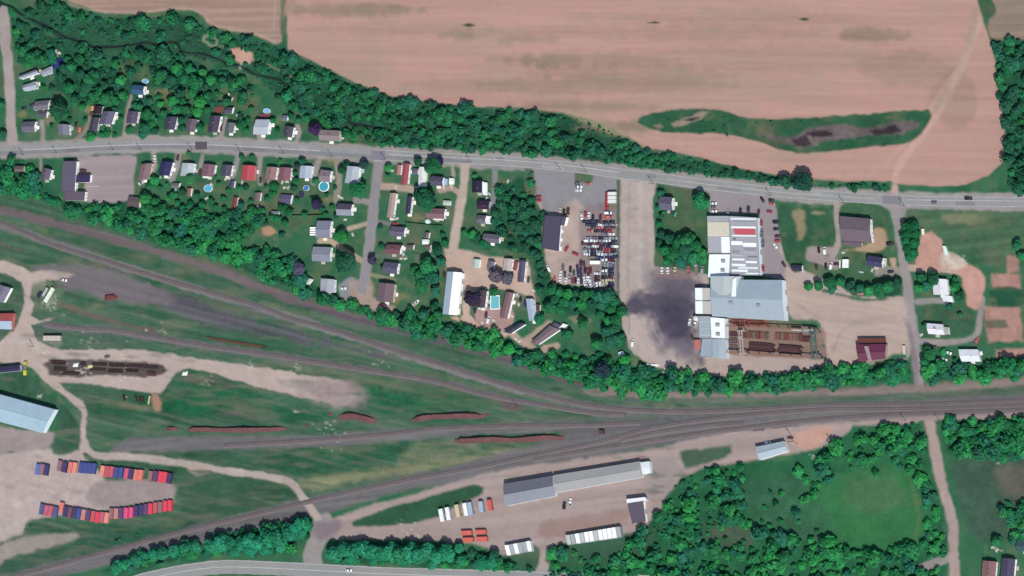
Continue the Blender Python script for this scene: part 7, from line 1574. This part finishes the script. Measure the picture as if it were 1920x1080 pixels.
many('roadside hedge tree along the southern road, western stretch', 'southern hedge trees', [(215, 1065, 13.2), (232, 1058, 10.6), (252, 1048, 11.9), (270, 1041, 9.2), (288, 1038, 11.9), (305, 1038, 11.9), (325, 1033, 13.2), (345, 1028, 11.9), (365, 1023, 11.9), (395, 1024, 15.8), (412, 1018, 15.8), (430, 1020, 13.2), (452, 1018, 13.2), (468, 1014, 15.8), (485, 1018, 15.8), (502, 1008, 17.2), (520, 1012, 15.8), (515, 993, 11.9), (540, 1000, 15.8), (556, 990, 15.8), (570, 982, 13.2), (565, 996, 11.9), (500, 1030, 11.9), (470, 1032, 11.9), (440, 1034, 10.6), (525, 1026, 10.6)], 8, 12, col=(34, 120, 87.1))
many('roadside hedge tree along the southern road, eastern stretch', 'southern hedge trees, east', [(628, 1038, 15.8), (645, 1030, 13.2), (662, 1034, 14.5), (680, 1028, 15.8), (698, 1034, 15.8), (715, 1038, 15.8), (732, 1032, 15.8), (750, 1040, 15.8), (768, 1034, 17.2), (785, 1040, 15.8), (802, 1034, 15.8), (820, 1042, 15.8), (838, 1038, 15.8), (700, 1048, 10.6), (660, 1048, 10.6), (760, 1052, 10.6), (810, 1054, 11.9), (865, 1048, 10.6), (905, 1054, 11.9), (860, 1028, 10.6), (900, 1060, 10.6), (920, 1056, 11.9)], 8, 12, col=(34, 120, 87.1))
many('tree in the clump beside the works', 'works clump trees', [(1240, 440, 9), (1255, 448, 11), (1270, 455, 13), (1288, 450, 14), (1305, 462, 12), (1285, 470, 14), (1265, 475, 14), (1248, 470, 11), (1300, 482, 13), (1318, 475, 8), (1252, 490, 10), (1275, 490, 11), (1236, 458, 8), (1236, 420, 6), (1240, 405, 6), (1234, 390, 6), (1238, 362, 7), (1262, 400, 5), (1318, 488, 8), (1246, 398, 5)], 8, 12)
many('tree in the hedge north of the works yard', 'lawn hedge trees', [(1515, 538, 8), (1535, 535, 9), (1555, 530, 10), (1575, 528, 9), (1592, 535, 9), (1612, 540, 9), (1630, 545, 10), (1648, 540, 12), (1665, 538, 12), (1682, 532, 10), (1650, 548, 9), (1600, 545, 7), (1560, 542, 8)], 8, 12)
many('dark green tree in the oval grove beside the eastern road', 'oval grove trees', [(1698, 425, 9), (1712, 424, 10), (1702, 438, 11), (1716, 440, 9), (1700, 452, 10), (1714, 456, 10), (1704, 468, 10), (1714, 474, 9), (1704, 482, 9), (1692, 440, 7)], 9, 11, col=(24, 96, 60))
many('green tree around the white houses by the eastern road', 'white house trees', [(1728, 520, 9), (1738, 535, 10), (1722, 540, 8), (1790, 540, 9), (1798, 555, 9), (1780, 575, 6), (1735, 612, 6), (1800, 590, 5), (1740, 665, 12), (1734, 678, 9), (1790, 525, 6), (1905, 460, 9), (1915, 480, 9)], 6, 10)
N_SINGLE = NTREE
# woodland: the largest wood trees as things, the rest as one mass
def scatter(poly, spacing, r0, r1, cols, jit=.62, seed=0, keep=1.0):
    rg = random.Random(seed); P = np.array(poly, float); out = []
    x0, y0 = P.min(0); x1, y1 = P.max(0); y = y0; row = 0
    while y < y1:
        x = x0 + (row % 2) * spacing / 2
        while x < x1:
            if rg.random() < keep: out.append((x + rg.uniform(-jit, jit) * spacing, y + rg.uniform(-jit, jit) * spacing, r0 + (r1 - r0) * rg.random() ** 2, rg.choice(cols)))
            x += spacing
        y += spacing * .86; row += 1
    a = np.array([(o[0], o[1]) for o in out]); ok = inside(a[:, 0], a[:, 1], P)
    return [o for o, k in zip(out, ok) if k]
MIXN, MIXS = [G_MID, G_DARK, G_TEAL, G_DARK], [G_MID, G_MID, G_LIGHT, G_TEAL]
wood = []
wood += [w for w in scatter(WOODS['north'], 11, 4, 10, MIXN + [G_MID], seed=1, keep=.62) if w[0] < 1130] + [w for w in scatter(WOODS['north'], 8.5, 3, 6.5, MIXN + [G_MID], seed=41, keep=.62) if w[0] >= 1130]
wood += scatter(WOODS['northwest'], 12, 4, 10, MIXN + [G_MID], seed=2, keep=.36)
wood += scatter(WOODS['railside'], 12, 5, 12.5, MIXS, seed=3, keep=.85)
wood += scatter(WOODS['carlot'], 11, 4, 8.5, MIXN, seed=4, keep=.35)
wood += scatter(WOODS['southeast'], 11.5, 3.5, 11.5, MIXS + [G_LIGHT], seed=5, keep=.5)
wood += scatter(WOODS['clearing_rim'], 12, 5, 12, MIXS, seed=6, keep=.9)
wood += scatter(WOODS['east'], 12, 4.5, 11, MIXN, seed=7, keep=.8)
wood += scatter(WOODS['east_rail'], 12, 6, 12.5, MIXS, seed=8, keep=.95)
wood += scatter(WOODS['roadhedge'], 12, 5, 8, MIXS, seed=61, keep=.6)
wood += scatter(WOODS['roadhedge2'], 12, 5, 8, MIXS, seed=62, keep=.6)
wood += scatter([(1870, 950), (1960, 930), (1960, 1030), (1890, 1010)], 11, 5, 9, MIXS, seed=9, keep=.8)
wood += scatter([(1730, 640), (1800, 665), (1800, 690), (1730, 690)], 12, 4, 8, MIXS, seed=10, keep=.3)
CLR = [[(1540, 905), (1620, 890), (1720, 880), (1735, 960), (1725, 1025), (1660, 1030), (1560, 1015), (1500, 970)]]
SPARSE = [[(1000, 212), (1060, 216), (1130, 236), (1190, 268), (1150, 290), (1080, 262), (1010, 235)], [(1250, 900), (1300, 880), (1330, 890), (1290, 930), (1255, 935)], [(1380, 880), (1560, 850), (1700, 850), (1720, 890), (1560, 895), (1400, 905)], [(1390, 905), (1480, 895), (1540, 920), (1550, 1000), (1500, 1005), (1400, 965)], [(60, 20), (200, 45), (330, 50), (400, 75), (470, 120), (380, 112), (300, 96), (200, 100), (120, 70)], [(1330, 980), (1390, 985), (1420, 1010), (1380, 1025), (1330, 1010)]]
wa = np.array([(w[0], w[1]) for w in wood]); bad = np.zeros(len(wood), bool)
for c in CLR: bad |= inside(wa[:, 0], wa[:, 1], np.array(c, float))
rr_ = np.random.default_rng(3)
for c in SPARSE: bad |= inside(wa[:, 0], wa[:, 1], np.array(c, float)) & (rr_.random(len(wood)) < .7)
for c in CREEKS:
    d, _ = seg_dist(wa[:, 0], wa[:, 1], np.array(c, float), False); bad |= d < 6
for o in bpy.data.objects:                                   # keep the wood off roofs and cars
    pass
def near_line(pts, w):
    d, _ = seg_dist(wa[:, 0], wa[:, 1], np.array(pts, float), False); return d < w
bad |= near_line(ROAD, 17) | near_line(EASTRD, 14) | near_line(SOUTHLN, 16)
ii = np.clip(((wa[:, 1] + MARG) / STEP).astype(int), 0, NY - 1); jj = np.clip(((wa[:, 0] + MARG) / STEP).astype(int), 0, NX - 1)
bad |= np.isin(LAB[ii, jj], [YARD, LOT, TRACK, SOIL, FIELD])
QUADS_KEEP = [(116, 300, 172, 378), (238, 366, 264, 390), (1413, 826, 1480, 866), (1172, 930, 1216, 986), (1158, 656, 1172, 672), (940, 1010, 1000, 1046), (1056, 985, 1170, 1024), (598, 520, 630, 552), (568, 518, 590, 536), (508, 394, 526, 406), (1798, 652, 1842, 682), (1601, 630, 1664, 682), (25, 308, 48, 325), (72, 310, 100, 341), (1836, 1040, 1925, 1085), (32, 120, 120, 172), (60, 184, 95, 222), (246, 148, 282, 180), (940, 600, 1066, 650), (985, 556, 1014, 605), (830, 505, 866, 594), (596, 240, 640, 268), (1602, 545, 1620, 555)]
for x0, y0, x1, y1 in QUADS_KEEP:
    bad |= (wa[:, 0] > x0 - 5) & (wa[:, 0] < x1 + 5) & (wa[:, 1] > y0 - 5) & (wa[:, 1] < y1 + 9)
wood = [w for w, b in zip(wood, bad) if not b]
wood.sort(key=lambda w: -w[2] if 0 < w[0] < 1920 and 0 < w[1] < 1080 else 0)
nbig = max(0, 300 - N_SINGLE)
ZL = [('north', 'tall tree in the bushy strip below the field'), ('northwest', 'tall tree in the brush around the creek'), ('railside', 'tall tree in the wood along the rail line'), ('carlot', 'tall tree in the wood around the car yard'), ('southeast', 'tall tree in the forest south of the rail junction'), ('clearing_rim', 'tall tree in the wood east of the southern lane'), ('east', 'tall tree in the wood at the eastern edge of the field'), ('east_rail', 'tall tree in the belt north of the eastern rails'), ('roadhedge', 'tall tree in the western southern-road hedge'), ('roadhedge2', 'tall tree in the eastern southern-road hedge')]
ZLP = [(np.array(WOODS[k], float), k, lb) for k, lb in ZL]
for x, y, rp, c in wood[:nbig]:
    for P, k, lb in ZLP:
        if inside(np.array([x]), np.array([y]), P)[0]: break
    else: k, lb = 'corner', 'tall tree in the thicket near the southeast corner'
    tree(x, y, rp, whereabouts(x, y, rp, 'tree', 45) or lb, k + ' wood trees', tcol(None, c))
rest = wood[nbig:]
VAR = [crown_data(500 + i, 150, [1, 1.1, .9, 1.05][i], 6 + i, .25) for i in range(4)]
COREV, COREF = core(77, 1.0)
def mass(name, items, label, cat, hk=1.0):
    rg = random.Random(5); vs, ts, cs, qs, n = [], [], [], [], 0
    tv, tq, tn = [], [], 0
    for x, y, rp, c in items:
        s = rp * MPP * 1.15; V, t = VAR[rg.randrange(4)]; a = rg.uniform(0, 6.28); ca, sa = math.cos(a), math.sin(a)
        h = hk * rg.uniform(.85, 1.25); p = G(x, y, s * 1.2 * h)
        kx, ky = rg.uniform(.75, 1.2), rg.uniform(.85, 1.45)
        M = np.array([[ca * s * kx, -sa * s * ky, 0], [sa * s * kx, ca * s * ky, 0], [0, 0, s * h]]); o = np.array([p.x, p.y, 0])
        A = np.concatenate([V, COREV]) @ M.T + o
        vs.append(A); ts.append(np.concatenate([t, np.full(len(COREV), .9)])); cs.append(np.tile(np.array(tcol(rg, c)), (len(A), 1)))
        qs.append(np.concatenate([np.arange(len(V)).reshape(-1, 4), COREF + len(V)]) + n); n += len(A)
        w = s * .08
        tv.append(np.array([(dx * w * k, dy * w * k, z) for z, k in ((0, 1), (s * 1.2 * h, .5)) for dx, dy in ((-1, -1), (1, -1), (1, 1), (-1, 1))]) + o)
        tq.append(np.array([[0, 1, 5, 4], [1, 2, 6, 5], [2, 3, 7, 6], [3, 0, 4, 7]]) + tn); tn += 8
    r = link(name, mesh_np(name, np.concatenate(vs), np.concatenate(qs), attrs={'tint': np.concatenate(ts), 'col': np.concatenate(cs)}, mats=[M_LEAFS]))
    tag(r, label, cat, kind='stuff')
    tr = link('trunks', mesh_np('trunks', np.concatenate(tv), np.concatenate(tq), mats=[M_BARK]), r); tr['kind'] = 'stuff'
mass('woodland', rest, 'dense mixed green woodland filling the belts and the southern forest', 'woodland', .78)
# low scrub in the rough grass and along edges
scrub = []
rg = random.Random(21)
for poly, sp, keep in ((WOODS['north'], 7, .45), (WOODS['northwest'], 8, .35), (WOODS['railside'], 8, .25), ([(1200, 230), (1340, 208), (1470, 225), (1740, 210), (1700, 262), (1540, 282), (1400, 258), (1250, 244)], 14, .3), ([(985, 316), (998, 318), (1004, 366), (988, 366)], 6, .5), ([(20, 965), (60, 975), (60, 1000), (35, 1000)], 7, .6), ([(1230, 930), (1290, 890), (1380, 890), (1390, 960), (1330, 1000), (1200, 1010)], 8, .4), ([(170, 1020), (330, 985), (330, 995), (120, 1040)], 9, .4)):
    scrub += scatter(poly, sp, 1.4, 3.6, [G_MID, G_DARK, G_TEAL], seed=int(poly[0][0]) + 400, keep=keep)
sa_ = np.array([(w[0], w[1]) for w in scrub]); ii = np.clip(((sa_[:, 1] + MARG) / STEP).astype(int), 0, NY - 1); jj = np.clip(((sa_[:, 0] + MARG) / STEP).astype(int), 0, NX - 1)
bad = np.isin(LAB[ii, jj], [YARD, LOT, TRACK, SOIL, FIELD])
for x0, y0, x1, y1 in QUADS_KEEP: bad |= (sa_[:, 0] > x0 - 2) & (sa_[:, 0] < x1 + 2) & (sa_[:, 1] > y0 - 2) & (sa_[:, 1] < y1 + 4)
d, _ = seg_dist(sa_[:, 0], sa_[:, 1], np.array(ROAD, float), False); bad |= d < 13
for c in CLR: bad |= inside(sa_[:, 0], sa_[:, 1], np.array(c, float))
for c in CREEKS:
    d, _ = seg_dist(sa_[:, 0], sa_[:, 1], np.array(c, float), False); bad |= d < 5
VAR = [crown_data(700 + i, 36, .7, 4, .36) for i in range(4)]
mass('scrub', [w for w, b in zip(scrub, bad) if not b], 'low green scrub and bushes scattered through rough ground', 'scrub', .7)

# pale garden table sets and clutter beside the houses
SPOTS = [(268, 342), (262, 345), (318, 333), (300, 334), (430, 334), (424, 336), (505, 341), (513, 343), (530, 342), (539, 341), (534, 352), (541, 352), (636, 368), (641, 371), (455, 342), (462, 350), (397, 346), (484, 388), (482, 396), (477, 395), (437, 399), (388, 372), (330, 357), (847, 350), (833, 352), (754, 468), (757, 477), (753, 485), (761, 485), (772, 464), (808, 470), (736, 320), (743, 350), (738, 410), (745, 410), (783, 352), (918, 364), (913, 372), (915, 599), (905, 606), (926, 601), (970, 553), (976, 556), (973, 571), (961, 593), (446, 216), (452, 214), (430, 178), (436, 186), (104, 209), (101, 216), (93, 213), (112, 100), (105, 96), (1266, 402), (1636, 507), (1776, 570), (1728, 628), (662, 440), (636, 440), (1870, 1032), (1862, 1026), (975, 640), (968, 636), (1001, 545), (953, 340), (648, 412), (660, 396)]
tset = None; M_TABLE = flat_mat('pale_plastic', (.42, .41, .38), .7, .3)
for i, (x, y) in enumerate(SPOTS):
    p = G(x, y); lb = whereabouts(x, y, 8, 'garden table', 70) or 'pale garden table set standing in a yard'
    lb = lb.replace('medium ', 'pale ')
    if tset is None:
        tset = empty('garden_table', p, lb, 'table', 'pale garden tables'); tm = MB(); tm.box(0, 0, .7, 1.4, .9, .06); tm.obj('table_top', M_TABLE, tset)
        for sx in (-1, 1):
            for sy in (-1, 1): tm = MB(); tm.box(sx * .7, sy * .45, 0, .07, .07, .7); tm.obj('leg', M_TABLE, tset)
        for sy in (-1, 1): tm = MB(); tm.box(0, sy * 1.0, .4, 1.6, .4, .06); tm.box(-.7, sy * 1.0, 0, .1, .3, .4); tm.box(.7, sy * 1.0, 0, .1, .3, .4); tm.obj('bench', M_TABLE, tset)
    else: copy_thing(tset, p, rnd.uniform(0, 3), lb)

# tell apart things that would share a label: by rank from their landmark, else by their order from the west
bpy.context.view_layer.update()
SHARED = {}
for o in COL.objects:
    if o.parent is None and o.get('category') in ('tree', 'table') and o.get('label'):
        SHARED.setdefault(o['label'], []).append(o)
def pic(o):
    d = o.location - EYE; k = DIST / d.dot(FWD); return d.dot(RIGHT) * k / MPP + 960, 540 - d.dot(UP) * k / MPP
for lb, os_ in SHARED.items():
    if len(os_) < 2 or len(os_) > len(ORD): continue
    tail = lb.split(' of the ', 1)[-1]; lm = [(a, b) for a, b, t in LANDM if t == tail]
    hy = lambda s: len(s.replace('-', ' ').split())
    if lm and ' of the ' in lb:
        os_.sort(key=lambda o: math.dist(pic(o), lm[0]))
        for i, o in enumerate(os_): o['label'] = (('nearest ' if i == 0 else ORD[i] + ' nearest ') + lb)
    else:
        os_.sort(key=lambda o: pic(o)[0])
        for i, o in enumerate(os_):
            n = '%s, %s from the west' % (lb, ORD[i]); o['label'] = n if hy(n) <= 16 else lb
